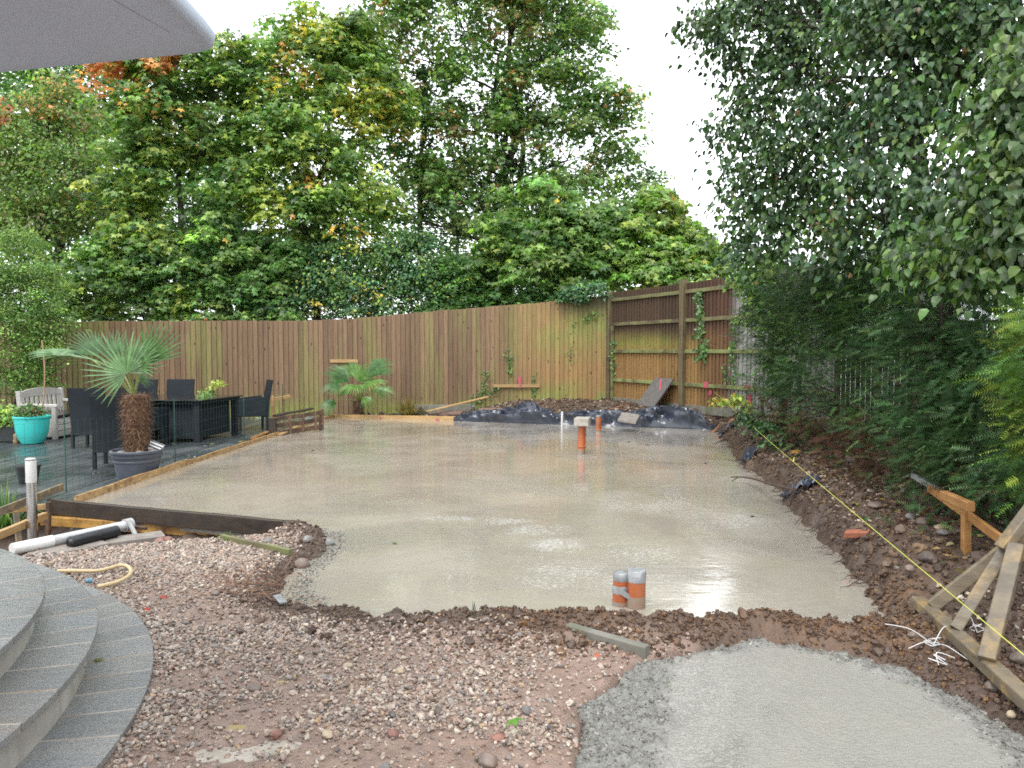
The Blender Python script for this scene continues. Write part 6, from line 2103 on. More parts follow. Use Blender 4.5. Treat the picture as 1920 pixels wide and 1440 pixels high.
# --- maple with bare trunk
tree('maple_tree', 'maple with a dark bare trunk and a coral-red flush at the top left',
     [lobe(330, 165, 75, 18.9), lobe(265, 175, 65, 18.7), lobe(400, 190, 70, 18.9), lobe(440, 145, 55, 19.0), lobe(300, 240, 75, 18.8), lobe(220, 245, 55, 18.7), lobe(390, 285, 70, 18.9), lobe(262, 330, 65, 18.6),
      lobe(430, 375, 65, 18.8), lobe(225, 395, 60, 18.6), lobe(400, 455, 60, 18.6), lobe(285, 470, 60, 18.5), lobe(400, 350, 50, 19.6), lobe(275, 390, 45, 19.4), lobe(460, 220, 50, 19), lobe(190, 150, 38, 18.5, 0.6), lobe(235, 130, 35, 18.5, 0.6), lobe(310, 105, 30, 18.5), lobe(360, 120, 45, 18.8)],
     tuple(atT(338, 650, 19.2).xy) + (0.0,), tuple(atT(345, 170, 19.2)), 0.13, MAPLE, 0.148, [(2, DKG), (4, MDG), (2.5, LTG), (0.6, YLG), (0.04, ORA)], 450, 38, M_LEAF, GB, parts=150, dome=True, clump_r=(0.28, 0.62),
     sprig=[(200, 140, 48, [(3, ORA), (2, RED), (1, (0.45, 0.2, 0.08))], 0.9), (310, 105, 40, [(3, ORA), (1, RED)], 0.85), (270, 190, 40, [(1, YLG), (1, ORA)], 0.3), (330, 280, 60, [(1, YLG)], 0.25), (260, 400, 70, [(2, YLG), (2, LTG)], 0.5)])

# --- spreading maple with yellow and orange leaves
tree('maple_tree', 'tall light green maple left of centre flecked with yellow and orange leaves',
     [lobe(600, 85, 60, 19.2), lobe(555, 135, 60, 19.0), lobe(650, 165, 70, 19.2), lobe(705, 215, 52, 19.2), lobe(600, 245, 80, 19.0), lobe(520, 235, 60, 18.9), lobe(685, 330, 60, 19.2), lobe(600, 340, 80, 18.9),
      lobe(525, 330, 60, 18.8), lobe(650, 425, 70, 18.9), lobe(560, 430, 70, 18.7), lobe(718, 420, 45, 18.9), lobe(475, 300, 50, 18.8), lobe(545, 62, 32, 19), lobe(590, 32, 24, 19.1), lobe(640, 90, 45, 19.3), lobe(500, 400, 50, 18.7), lobe(700, 130, 40, 19.4), lobe(480, 170, 45, 19), lobe(500, 115, 42, 19.1), lobe(455, 115, 38, 19.2), lobe(665, 95, 50, 19.3), lobe(710, 150, 45, 19.4), lobe(728, 250, 50, 19.4), lobe(740, 200, 42, 19.5)],
     tuple(atT(600, 640, 19.6).xy) + (0.0,), tuple(atT(605, 100, 19.6)), 0.12, MAPLE, 0.148, [(1.2, DKG), (3.5, MDG), (3.5, LTG), (1.6, YLG), (0.2, YEL), (0.04, ORA)], 510, 38, M_LEAF, GB, parts=150, dome=True, clump_r=(0.28, 0.62),
     sprig=[(548, 100, 22, [(1, ORA), (1, YEL)], 0.25), (535, 140, 24, [(1, ORA), (1, RED)], 0.25), (585, 150, 25, [(1, YEL), (1, ORA)], 0.4), (600, 60, 50, [(1, YLG), (1, YEL)], 0.4), (690, 210, 60, [(2, YEL), (3, YLG)], 0.6),
            (590, 340, 16, [(1, ORA)], 0.45), (490, 400, 40, [(3, YLG), (1, LTG)], 0.8), (700, 360, 40, [(2, YLG), (1, LTG)], 0.7), (505, 390, 45, [(1, YLG)], 0.6)])

# --- the tall central maple
tree('maple_tree', 'tallest maple at the centre with ivy-dark stems and bronze-tinged crown',
     [lobe(960, 60, 105, 21.2), lobe(850, 60, 100, 21), lobe(768, 105, 88, 20.8), lobe(1045, 100, 88, 21.2), lobe(1092, 90, 62, 21.4), lobe(742, 55, 62, 20.8), lobe(735, 165, 52, 20.7), lobe(728, 250, 45, 20.6), lobe(885, 250, 58, 21.5), lobe(900, 350, 66, 21.3), lobe(850, 370, 55, 21.2), lobe(965, 235, 60, 21.5), lobe(1005, 385, 58, 21.4), lobe(820, 190, 50, 21.3), lobe(745, 320, 50, 20.5), lobe(700, 60, 45, 20.6), lobe(900, 180, 85, 20.8), lobe(1010, 195, 90, 21), lobe(1085, 185, 55, 21.3), lobe(770, 215, 55, 20.8),
      lobe(840, 290, 65, 20.8), lobe(965, 300, 75, 20.6), lobe(1065, 300, 80, 21), lobe(1125, 235, 62, 21.2), lobe(1148, 258, 55, 21.2), lobe(1160, 225, 42, 21.1), lobe(1080, 400, 85, 20.8), lobe(1155, 335, 58, 21.2), lobe(1205, 375, 45, 21.3), lobe(1225, 420, 45, 21.5), lobe(925, 440, 85, 20.6), lobe(815, 420, 85, 20.4), lobe(1180, 395, 45, 21),
      lobe(900, -70, 130, 21.3), lobe(1030, -50, 90, 21.4), lobe(765, 20, 60, 21), lobe(1168, 205, 25, 21.2), lobe(1010, 30, 70, 21.4), lobe(800, 350, 50, 20.6)],
     tuple(atT(955, 640, 21.4).xy) + (0.0,), tuple(atT(960, 20, 21.4)), 0.17, MAPLE, 0.134, [(2.6, DKG), (4, MDG), (1.6, LTG), (1.2, OLV), (0.3, BRN), (0.03, ORA)], 1180, 32, M_LEAF, GB, nlimb=16, dome=True,
     clump_r=(0.30, 0.66), inner=0.45,
     sprig=[(960, 40, 60, [(2, OLV), (2, BRN), (1, LTG)], 0.5), (770, 120, 50, [(2, OLV), (1, BRN)], 0.4), (720, 25, 16, [(1, RED), (1, ORA)], 0.3), (965, 165, 25, [(1, ORA), (1, BRN)], 0.2), (1110, 315, 16, [(1, RED), (1, BRN)], 0.2), (1055, 385, 18, [(1, ORA)], 0.5), (760, 165, 40, [(1, BRN), (1, ORA)], 0.15), (835, 225, 30, [(1, ORA)], 0.1)],
     extra_trunks=((tuple(atT(800, 640, 21).xy) + (0.0,), tuple(atT(792, 120, 21)), 0.12), (tuple(atT(905, 640, 21).xy) + (0.0,), tuple(atT(935, 100, 21.2)), 0.12), (tuple(atT(930, 640, 21.6).xy) + (0.0,), tuple(atT(975, 110, 21.4)), 0.14)))
# dark ivy sleeves on its stems
tree('ivy', 'dark ivy sleeve on the left stem of the tall central maple',
     [lobe(795 + 2 * (k % 3), 140 + 32 * k, 15, 20.95) for k in range(9)], tuple(atT(796, 420, 20.9)), (0, 0, 0), 0, OVAL, 0.10, [(4, DKG), (1, MDG)], 130, 16, M_GLOSSLEAF, None, clump_r=(0.10, 0.18), cat='ivy', crown='foliage')
tree('ivy', 'dark ivy sleeve on the main stem of the tall central maple',
     [lobe(945 + 1.0 * k, 430 - 30 * k, 15, 21.1) for k in range(10)] + [lobe(930, 380, 18, 21.2), lobe(935, 345, 16, 21.2)], tuple(atT(946, 470, 21)), (0, 0, 0), 0, OVAL, 0.10, [(4, DKG), (1, MDG)], 150, 16, M_GLOSSLEAF, None, clump_r=(0.10, 0.18), cat='ivy', crown='foliage')

# --- young maples behind the corner
tree('young_maple', 'mid-green young maple behind the fence left of its corner',
     [lobe(1005, 400, 50, 18.8), lobe(955, 460, 60, 18.7), lobe(1055, 450, 65, 18.8), lobe(1000, 515, 65, 18.4), lobe(1085, 500, 60, 18.5), lobe(1130, 440, 50, 18.9), lobe(925, 525, 50, 18.6), lobe(1010, 365, 28, 18.9), lobe(1060, 535, 50, 18.2)],
     tuple(atT(1010, 640, 19).xy) + (0.1,), tuple(atT(1010, 420, 19)), 0.06, MAPLE, 0.165, [(1, DKG), (4, MDG), (3, LTG), (0.3, YLG)], 250, 34, M_LEAF, GB, dome=True, clump_r=(0.24, 0.5), sprig=[(1050, 375, 14, [(1, YEL), (1, ORA)], 0.3)])
tree('young_maple', 'bright light green young maple behind the side fence, nearest the sky gap',
     [lobe(1235, 405, 42, 19), lobe(1200, 465, 55, 18.6), lobe(1262, 440, 40, 19), lobe(1300, 490, 42, 18.6), lobe(1240, 515, 55, 18.2), lobe(1165, 515, 45, 18.2), lobe(1345, 508, 24, 18.4), lobe(1215, 540, 40, 17.9), lobe(1290, 525, 40, 17.9), lobe(1180, 420, 40, 19.4)],
     tuple(atT(1240, 640, 18.8).xy) + (0.2,), tuple(atT(1235, 420, 18.8)), 0.06, MAPLE, 0.155, [(3, MDG), (4, LTG), (2.2, (0.11, 0.20, 0.03)), (0.6, YLG)], 270, 34, M_LEAF, GB, dome=True, clump_r=(0.22, 0.46), sprig=[(1265, 395, 34, [(1, OLV), (1, YLG), (0.6, BRN)], 0.5)])
tree('distant_tree', 'low hazy treetop far behind the side fence beside the hedge',
     [lobe(1320, 470, 30, 40), lobe(1285, 455, 25, 40), lobe(1350, 478, 25, 40), lobe(1330, 500, 40, 40)], tuple(atT(1320, 640, 40).xy) + (0.2,), tuple(atT(1320, 470, 40)), 0.15, MAPLE, 0.2, [(2, OLV), (1, BRN), (2, MDG)], 120, 18, M_LEAF, None, clump_r=(0.3, 0.5))

# --- shrubs leaning on the far side of the fence
def Zs_(px, py, Y): return tuple(atT(px, py, Y))


tree('fence_shrub', 'leafy green shrub behind the left end of the back fence',
     [lobe(180, 520, 65, 18.2), lobe(255, 545, 60, 18.0), lobe(340, 540, 55, 18.2), lobe(220, 480, 50, 18.4), lobe(300, 490, 50, 18.4), lobe(150, 570, 40, 17.8), lobe(390, 560, 40, 18.2), lobe(280, 580, 35, 18.0), lobe(200, 598, 34, 18.0), lobe(330, 600, 34, 18.0), lobe(130, 600, 30, 18.0)],
     tuple(atT(260, 640, 18.3).xy) + (0.0,), tuple(atT(260, 500, 18.3)), 0.05, MAPLE, 0.12, [(2, DKG), (4, MDG), (2, LTG), (0.5, YLG)], 330, 36, M_LEAF, None, cat='shrub', dome=True, clump_r=(0.2, 0.42), crown='foliage', sprig=[(360, 570, 40, [(2, YLG), (1, LTG)], 0.5)])
tree('fence_shrub', 'dark mixed shrub behind the fence above the table',
     [lobe(430, 540, 60, 18.4), lobe(510, 550, 55, 18.4), lobe(470, 490, 50, 18.7), lobe(400, 500, 50, 18.7), lobe(550, 510, 50, 18.7), lobe(460, 590, 38, 18.1), lobe(400, 600, 32, 18.0), lobe(530, 598, 34, 18.0)],
     tuple(atT(470, 640, 18.5).xy) + (0.0,), tuple(atT(470, 500, 18.5)), 0.05, MAPLE, 0.13, [(3, DKG), (4, MDG), (1, LTG)], 290, 36, M_LEAF, None, cat='shrub', dome=True, clump_r=(0.2, 0.42), crown='foliage')
tree('ivy_bush', 'ivy thicket with yellow-green flower heads spilling over the fence above the fan palm',
     [lobe(600, 545, 55, 18.5), lobe(670, 555, 50, 18.4), lobe(740, 560, 45, 18.5), lobe(570, 575, 35, 18.3), lobe(640, 500, 50, 18.8), lobe(720, 500, 55, 18.9), lobe(800, 540, 50, 18.7), lobe(850, 550, 40, 18.6), lobe(660, 588, 18, 17.8), lobe(715, 580, 18, 17.9), lobe(780, 480, 45, 19)],
     tuple(atT(690, 640, 18.6).xy) + (0.0,), tuple(atT(690, 540, 18.6)), 0.05, OVAL, 0.095, [(4, DKG), (3, BLG), (2, MDG), (0.7, YLG), (0.25, YEL)], 640, 24, M_GLOSSLEAF, None, cat='ivy', clump_r=(0.16, 0.34), crown='foliage')
tree('fence_shrub', 'deep green shrub behind the fence between the ivy and the young maples',
     [lobe(860, 560, 40, 18.6), lobe(900, 545, 45, 18.7), lobe(850, 520, 45, 18.9), lobe(930, 565, 35, 18.4), lobe(860, 585, 28, 18.1), lobe(800, 588, 26, 18.1), lobe(980, 570, 28, 18.1), lobe(1050, 562, 26, 18.0), lobe(1020, 555, 30, 18.1)],
     tuple(atT(880, 640, 18.7).xy) + (0.0,), tuple(atT(880, 540, 18.7)), 0.05, MAPLE, 0.12, [(4, DKG), (3, MDG)], 330, 20, M_LEAF, None, cat='shrub', clump_r=(0.16, 0.34), crown='foliage')
tree('ivy', 'dark ivy clump hanging over the top of the fence corner',
     [lobe(1070, 553, 18, 17.1), lobe(1095, 548, 20, 17.1), lobe(1120, 545, 18, 17.0), lobe(1088, 560, 12, 16.95)], tuple(atT(1095, 560, 16.6)), (0, 0, 0), 0, OVAL, 0.085, [(3, DKG), (3, BLG), (1, MDG)], 70, 20, M_GLOSSLEAF, None, cat='ivy', clump_r=(0.10, 0.2), crown='foliage')

SHIFT = 0.0

# --- ivy strands on the fences: one plant each
def ivy_strand(pts, label, n, size=0.06, spread=0.05, pal=((3, MDG), (2, BLG), (2, LTG))):
    p0 = pts[0]
    t = thing('ivy', label, 'ivy', tuple(p0))
    mb = MB(); mb.tube(smooth_line([tuple(p) for p in pts], 5), 0.006, 5); mb.build('stem', M_TWIG, t)
    cur = smooth_line([tuple(p) for p in pts], 12)
    ii_ = rng.integers(0, len(cur), n)
    P = np.array([tuple(cur[i]) for i in ii_]) + rng.normal(size=(n, 3)) * np.array([spread, 0.012, spread])
    P[:, 1] -= 0.035
    N = np.tile(np.array([0.0, -1.0, 0.4]), (n, 1)) + rng.normal(size=(n, 3)) * 0.4
    D = np.tile(np.array([0.0, -0.2, -0.7]), (n, 1)) + rng.normal(size=(n, 3)) * 0.6
    V, T, nv = leaves(ROUND, P, N, D, size * rng.uniform(0.6, 1.3, n))
    o = npmesh('foliage', V, T, M_GLOSSLEAF, t, np.repeat(pick_colours(n, list(pal)), nv, 0)); o['kind'] = 'stuff'
    return t


def fb(px, py):
    """point on the back fence at a photo pixel"""
    best = None
    for p, d in FB_LINE:
        x = p.x / p.y * FPX + 960
        if best is None or abs(x - px) < best[0]: best = (abs(x - px), p)
    return atY(px, py, best[1].y - 0.02)


FB_LINE = arc(line, 0.05)


def fs(px, py):
    best = None
    for k in range(200):
        p = A + dab * (k * 0.03)
        x = p.x / p.y * FPX + 960
        if best is None or abs(x - px) < best[0]: best = (abs(x - px), p)
    return atY(px, py, best[1].y - 0.05)


ivy_strand([fb(1096, 600), fb(1108, 592), fb(1120, 588)], 'small ivy tuft high on the mossy fence near the corner', 46, 0.07, 0.06, ((2, LTG), (2, MDG)))
ivy_strand([fb(955, 700), fb(956, 685), fb(954, 672), fb(948, 660)], 'ivy tuft above the pale batten on the back fence', 60, 0.055, 0.05)
ivy_strand([fb(908, 745), fb(909, 725), fb(911, 705), fb(910, 698)], 'thin ivy strand rising left of the pale batten', 60, 0.05, 0.045)
ivy_strand([fb(885, 748), fb(900, 742), fb(925, 735), fb(930, 728)], 'low ivy trailing along the foot of the fence by the plank', 110, 0.05, 0.07, ((3, DKG), (2, MDG)))
ivy_strand([fb(1000, 738), fb(1001, 715), fb(1003, 698)], 'ivy shoot at the right end of the pale batten', 46, 0.05, 0.04)
ivy_strand([fb(1070, 680), fb(1069, 665), fb(1072, 650), fb(1074, 600)], 'wispy ivy strand halfway up the mossy fence', 40, 0.05, 0.05)
ivy_strand([fs(1150, 700), fs(1148, 670), fs(1149, 640)], 'ivy climbing in the fence corner behind the green upright', 46, 0.06, 0.03)
ivy_strand([fs(1311, 632), fs(1312, 610), fs(1310, 585), fs(1308, 560), fs(1310, 551)], 'thick ivy garland hanging right of the tall fence post', 150, 0.075, 0.045, ((3, (0.07, 0.13, 0.05)), (2, MDG), (1, (0.14, 0.19, 0.10))))
ivy_strand([fs(1314, 672), fs(1318, 664), fs(1308, 655), fs(1325, 650)], 'bunched ivy on the third rail right of the tall fence post', 80, 0.075, 0.06, ((3, (0.07, 0.13, 0.05)), (2, MDG)))
ivy_strand([fs(1374, 722), fs(1375, 690), fs(1373, 650), fs(1378, 610), fs(1380, 590)], 'long ivy strand climbing the boards beside the hedge', 110, 0.06, 0.04)
ivy_strand([fs(1358, 718), fs(1358, 700), fs(1357, 685)], 'short ivy shoot on the low boards left of the long strand', 34, 0.045, 0.025)
c = at(1368, 765, 0.30)
tree('seedling', 'yellow-green leafy seedling at the foot of the side fence', [lobe(1352, 758, 14, 13.9), lobe(1380, 753, 14, 13.8), lobe(1395, 763, 10, 13.6)], (c.x, 13.9, 0.28), (c.x, 13.9, 0.55), 0.008, ROUND, 0.085, [(3, YLG), (2, LTG), (1, YEL)], 26, 7, M_LEAF, None, cat='plant', clump_r=(0.06, 0.12), nlimb=3, crown='foliage')

# --- garden shrub on the left
tree('privet_shrub', 'big pale green small-leaved shrub behind the bench at the left edge',
     [lobe(30, 490, 60, 15.4), lobe(70, 540, 55, 15.2), lobe(20, 570, 70, 15), lobe(85, 600, 48, 15), lobe(15, 640, 70, 14.8), lobe(75, 660, 45, 14.8), lobe(30, 710, 55, 14.8), lobe(100, 640, 26, 15), lobe(70, 720, 40, 15.0), lobe(-40, 560, 80, 15), lobe(45, 455, 30, 15.4)],
     tuple(atY(30, 800, 15.2).xy) + (-0.07,), tuple(atY(40, 560, 15.2)), 0.06, SMALL, 0.065, [(1, DKG), (4, MDG), (4, LTG), (1.2, (0.13, 0.19, 0.06))], 760, 32, M_LEAF, None, cat='shrub', clump_r=(0.12, 0.28), inner=0.5, nlimb=7, crown='foliage')
c = at(10, 800, DZ)
tree('trough_plant', 'low leafy plant spilling from the black trough at the left edge', [lobe(5, 780, 22, 12.7), lobe(22, 790, 14, 12.6), lobe(-15, 785, 25, 12.8)], (c.x - 0.3, 12.75, 0.25), (c.x - 0.3, 12.75, 0.5), 0.012, OVAL, 0.075, [(3, LTG), (2, MDG), (1, YLG)], 60, 14, M_LEAF, None, cat='plant', clump_r=(0.06, 0.13), nlimb=3, crown='foliage')
tree('rose_bush', 'small rose bush with dark red blooms in the turquoise pot', [lobe(52, 770, 14, 12.5), lobe(66, 772, 12, 12.45), lobe(40, 776, 9, 12.5)], (TP.x, TP.y, 0.36), (TP.x, TP.y, 0.62), 0.010, OVAL, 0.045, [(3, DKG), (3, MDG), (0.7, (0.16, 0.05, 0.04))], 60, 13, M_LEAF, None, cat='plant', clump_r=(0.05, 0.10), nlimb=3, crown='foliage')
mbf = MB(); a = atY(15, 668, 12.4)
vs = [a + Vector((-0.035, 0, -0.11)), a + Vector((0.02, -0.03, -0.06)), a + Vector((0.05, 0, 0.03)), a + Vector((0.11, 0, 0.16)), a + Vector((0.0, 0.03, -0.02))]
mbf.add(vs, [(0, 1, 4), (1, 2, 4), (2, 3, 4), (0, 4, 1), (1, 4, 2), (2, 4, 3), (1, 3, 2), (0, 2, 1)])
single('flower_bud', 'bright pink hanging flower bud before the shrub at the left edge', 'flower', mbf, M_PETAL)
for px, py, s, lab in ((386, 600, 0.035, 'small red petal resting on top of the back fence'), (190, 629, 0.025, 'red petal stuck to the fence boards behind the upper palm fronds'), (161, 656, 0.025, 'red petal stuck low on the fence beside the left palm fronds')):
    a = atY(px, py, {386: 17.60, 190: 16.62, 161: 16.58}[px]); mb = MB(); mb.lathe([(0, -s), (s * 0.8, -s * 0.3), (s, s * 0.3), (0, s)], 8, a); single('red_petal', lab, 'petal', mb, M_REDPETAL)

# table top leaves
def tbl(px, py): return at(px, py, 0.67)


for (x0, y0, r, n, lab, pal) in ((388, 743, 20, 26, 'trailing green plant lying on the wet glass table', [(2, MDG), (2, LTG), (1, BLG)]), (405, 726, 9, 12, 'upright yellow-green plant standing on the glass table', [(3, YLG), (1, (0.35, 0.36, 0.14))])):
    c = tbl(x0 - 6, 744)
    tree('table_plant', lab, [lobe(x0, y0 - 2, r, c.y, 0.5 if r > 10 else 1.4), lobe(x0 - 12 if r > 10 else x0, y0 - (0 if r > 10 else 8), r * 0.7, c.y, 0.6)], (c.x, c.y, 0.67), (c.x, c.y, 0.80), 0.006, OVAL, 0.055, pal, n, 7, M_LEAF, None, cat='plant', clump_r=(0.04, 0.08), nlimb=2, crown='foliage')

# ------------------------------------------------------------------ near tree on the right
tree('pear_tree', 'broad-leaved tree overhanging the hedge, rising out of the top right of the picture',
     [lobe(1405, 50, 80, 9.8), lobe(1480, 150, 100, 9.6), lobe(1420, 235, 70, 9.6), lobe(1465, 335, 95, 9.4), lobe(1405, 380, 55, 9.4), lobe(1440, 460, 65, 9.2), lobe(1525, 435, 85, 9), lobe(1560, 60, 100, 9.5), lobe(1570, 285, 105, 9), lobe(1500, -60, 110, 9.6), lobe(1375, 130, 45, 9.8), lobe(1380, 470, 40, 9.4),
      lobe(1300, 40, 24, 9.8), lobe(1275, 58, 12, 9.8), lobe(1335, 55, 35, 9.8), lobe(1350, 250, 22, 9.6), lobe(1335, 215, 11, 9.6), lobe(1340, 345, 15, 9.5), lobe(1350, 270, 18, 9.6), lobe(1355, 400, 28, 9.4),
      lobe(1680, 80, 120, 7.6), lobe(1695, 250, 110, 7.4), lobe(1650, 400, 110, 7.4), lobe(1760, 430, 100, 6.8), lobe(1800, 120, 130, 7.4), lobe(1850, 290, 90, 6.8), lobe(1760, -60, 150, 7.5), lobe(1920, 60, 130, 7.2), lobe(1590, 490, 60, 8.2), lobe(1660, 500, 65, 7.8), lobe(1740, 520, 60, 7.4), lobe(1830, 520, 60, 7.0), lobe(1900, 540, 60, 6.6), lobe(1930, 600, 60, 6.4), lobe(1600, 545, 45, 9.2), lobe(1700, 30, 90, 8.2), lobe(1850, 30, 90, 8.0)],
     (4.75, 8.6, 0.3), (4.3, 8.0, 6.6), 0.11, ROUND, 0.080, [(4.5, (0.026, 0.058, 0.016)), (4, (0.043, 0.087, 0.021)), (2.2, (0.028, 0.066, 0.029)), (0.9, (0.085, 0.135, 0.03)), (0.12, BRN)], 1470, 17, M_GLOSSLEAF, None, clump_r=(0.18, 0.38), inner=0.4, flat=0.8, down=0.7, nlimb=14, parts=150)
tree('pear_tree', 'nearest leafy boughs at the right edge with big pale heart-shaped leaves',
     [lobe(1875, 385, 85, 5.2), lobe(1905, 230, 70, 5.2), lobe(1840, 500, 70, 5.2), lobe(1915, 470, 80, 5.0), lobe(1930, 330, 80, 5.0), lobe(1760, 500, 50, 5.6), lobe(1700, 500, 40, 5.9), lobe(1950, 130, 80, 5.2)],
     (3.9, 5.0, 0.3), (3.75, 5.1, 3.3), 0.045, ROUND, 0.080, [(2, (0.027, 0.060, 0.016)), (4, (0.046, 0.092, 0.022)), (2, (0.085, 0.135, 0.03)), (1, (0.062, 0.10, 0.046))], 240, 14, M_GLOSSLEAF, None, clump_r=(0.14, 0.30), inner=0.4, flat=0.8, down=0.7, nlimb=7, parts=150)
# sapling at the far end of the hedge
tree('sapling', 'slender ivy-covered sapling where the hedge meets the side fence',
     [lobe(1425, 520, 40, 11.6), lobe(1440, 580, 40, 11.4), lobe(1468, 630, 28, 11.2), lobe(1425, 560, 22, 11.8), lobe(1462, 690, 24, 11.2), lobe(1405, 520, 22, 11.9)],
     (4.15, 11.3, 0.3), (4.0, 11.4, 2.9), 0.04, ROUND, 0.075, [(2, DKG), (3, MDG), (2.5, LTG), (0.6, YLG)], 170, 15, M_LEAF, None, clump_r=(0.14, 0.28), nlimb=5)

# ------------------------------------------------------------------ yew hedge
def yew(name, label, lobes, trunks, palette, n_clump, n_leaf, size=0.15, cat='hedge', clump_r=(0.16, 0.32), brown=0.0, brown_below=0.0):
    b = trunks[0][0]
    t = thing(name, label, cat, b)
    P, N, D, idx, cc, which = crown_points(lobes, n_clump, n_leaf, clump_r, 0.5, 0.9, 0.1)
    D = D + np.array([-0.25, -0.1, 0.12])
    k = P[:, 2] > ground_h(P[:, 0], P[:, 1], False) + 0.06
    P, N, D, idx = P[k], N[k], D[k], idx[k]
    ccol = pick_colours(len(cc), palette, 0.25)
    col = ccol[idx] * np.exp(rng.normal(size=(len(idx), 1)) * 0.22)
    hgt = P[:, 2] - ground_h(P[:, 0], P[:, 1], False)
    br_ = (rng.random(len(P)) < brown * sstep(hgt, brown_below, brown_below * 0.3))
    col[br_] = pick_colours(int(br_.sum()), [(2, (0.075, 0.036, 0.024)), (2, (0.05, 0.028, 0.02)), (1, (0.11, 0.055, 0.03))], 0.2)
    S = size * rng.uniform(0.6, 1.25, len(P))
    V, T, nv = leaves(SPRAY, P, N, D, S)
    o = npmesh('foliage', V, T, M_NEEDLE, t, np.repeat(col, nv, 0)); o['kind'] = 'stuff'
    for a, c, r in trunks:
        mb = MB(); limb(mb, a, c, r, r * 0.4, 7); mb.build('trunk', M_BARKY, t, smooth=True)
    mb = MB()
    for w in cc[:: max(1, len(cc) // 110)]:
        a, c, r = min(trunks, key=lambda q: abs(q[0][1] - w[1]))
        s = Vector(a).lerp(Vector(c), min(0.9, max(0.05, (w[2] - a[2]) / max(0.3, c[2] - a[2]) * 0.75)))
        limb(mb, s, Vector(w.tolist()), 0.011, 0.003, 4)
    o = mb.build('branches', M_BARKY, t); o['kind'] = 'stuff'
    return t


YG = [(4, (0.023, 0.052, 0.019)), (4, (0.040, 0.081, 0.026)), (1.8, (0.068, 0.116, 0.034)), (0.6, (0.044, 0.085, 0.042))]
yew('yew_hedge', 'long dark green yew hedge along the right bank, brown and twiggy at its foot',
    [lobe(1440, 605, 45, 11.4), lobe(1445, 690, 45, 11.2), lobe(1450, 745, 40, 11), lobe(1490, 640, 70, 10.4), lobe(1500, 745, 60, 10), lobe(1555, 590, 70, 9.3), lobe(1570, 690, 80, 8.8), lobe(1550, 790, 55, 8.9), lobe(1650, 600, 80, 8), lobe(1655, 700, 90, 7.6), lobe(1620, 810, 60, 7.6), lobe(1690, 800, 75, 7),
     lobe(1700, 880, 50, 6.6), lobe(1640, 865, 40, 7.2), lobe(1610, 520, 60, 8.6), lobe(1500, 545, 55, 10), lobe(1720, 640, 80, 7.2), lobe(1570, 845, 28, 8.6), lobe(1690, 940, 38, 6.3), lobe(1480, 800, 26, 10), lobe(1500, 835, 26, 8.9), lobe(1560, 868, 30, 7.9), lobe(1605, 895, 36, 7.2), lobe(1650, 925, 38, 6.5), lobe(1650, 535, 60, 7.8), lobe(1710, 555, 60, 7.2), lobe(1560, 540, 55, 9), lobe(1460, 560, 40, 11), lobe(1580, 575, 58, 9.6), lobe(1625, 595, 62, 9.0), lobe(1545, 560, 50, 10.2), lobe(1680, 575, 60, 8.2), lobe(1740, 575, 55, 7.6)],
    [((4.35, 11.2, 0.3), (4.4, 11.2, 2.4), 0.04), ((4.2, 9.6, 0.3), (4.25, 9.6, 2.5), 0.05), ((3.95, 8.0, 0.3), (4.0, 8.0, 2.5), 0.05), ((3.7, 6.8, 0.3), (3.75, 6.8, 2.4), 0.05)],
    YG, 1440, 14, 0.135, brown=0.75, brown_below=0.75)
yew('yew_tree', 'bushy yew with a bluish green top and a bare red-brown stem, right of the hedge',
    [lobe(1765, 575, 55, 5.9), lobe(1740, 650, 70, 5.9), lobe(1800, 680, 75, 5.7), lobe(1765, 760, 80, 5.7), lobe(1840, 760, 75, 5.3), lobe(1800, 850, 65, 5.4), lobe(1850, 850, 60, 5.1), lobe(1740, 830, 55, 5.8), lobe(1870, 640, 60, 5.3), lobe(1770, 525, 28, 5.9), lobe(1900, 740, 70, 5.0), lobe(1750, 910, 40, 5.6), lobe(1860, 940, 55, 4.9), lobe(1820, 920, 40, 5.1), lobe(1910, 900, 60, 4.7)],
    [((3.33, 5.65, 0.25), (3.3, 5.7, 2.0), 0.032), ((3.35, 5.0, 0.25), (3.45, 5.1, 1.6), 0.028)],
    [(3, (0.020, 0.047, 0.018)), (4, (0.034, 0.073, 0.026)), (2, (0.06, 0.105, 0.034)), (1.2, (0.07, 0.118, 0.06))], 760, 15, 0.115, cat='tree', clump_r=(0.13, 0.26), brown=0.25, brown_below=0.5)
yew('golden_conifer', 'yellow-green golden conifer cut off by the right edge of the picture',
    [lobe(1930, 630, 28, 4.3), lobe(1940, 700, 34, 4.2), lobe(1945, 780, 38, 4.1), lobe(1935, 840, 24, 4.1), lobe(1925, 900, 20, 4.2), lobe(1938, 580, 18, 4.4)],
    [((3.05, 4.2, 0.2), (3.05, 4.2, 1.8), 0.025)],
    [(3, (0.075, 0.135, 0.022)), (1.2, (0.13, 0.175, 0.03)), (3, (0.045, 0.10, 0.024))], 120, 10, 0.12, cat='tree', clump_r=(0.08, 0.16))
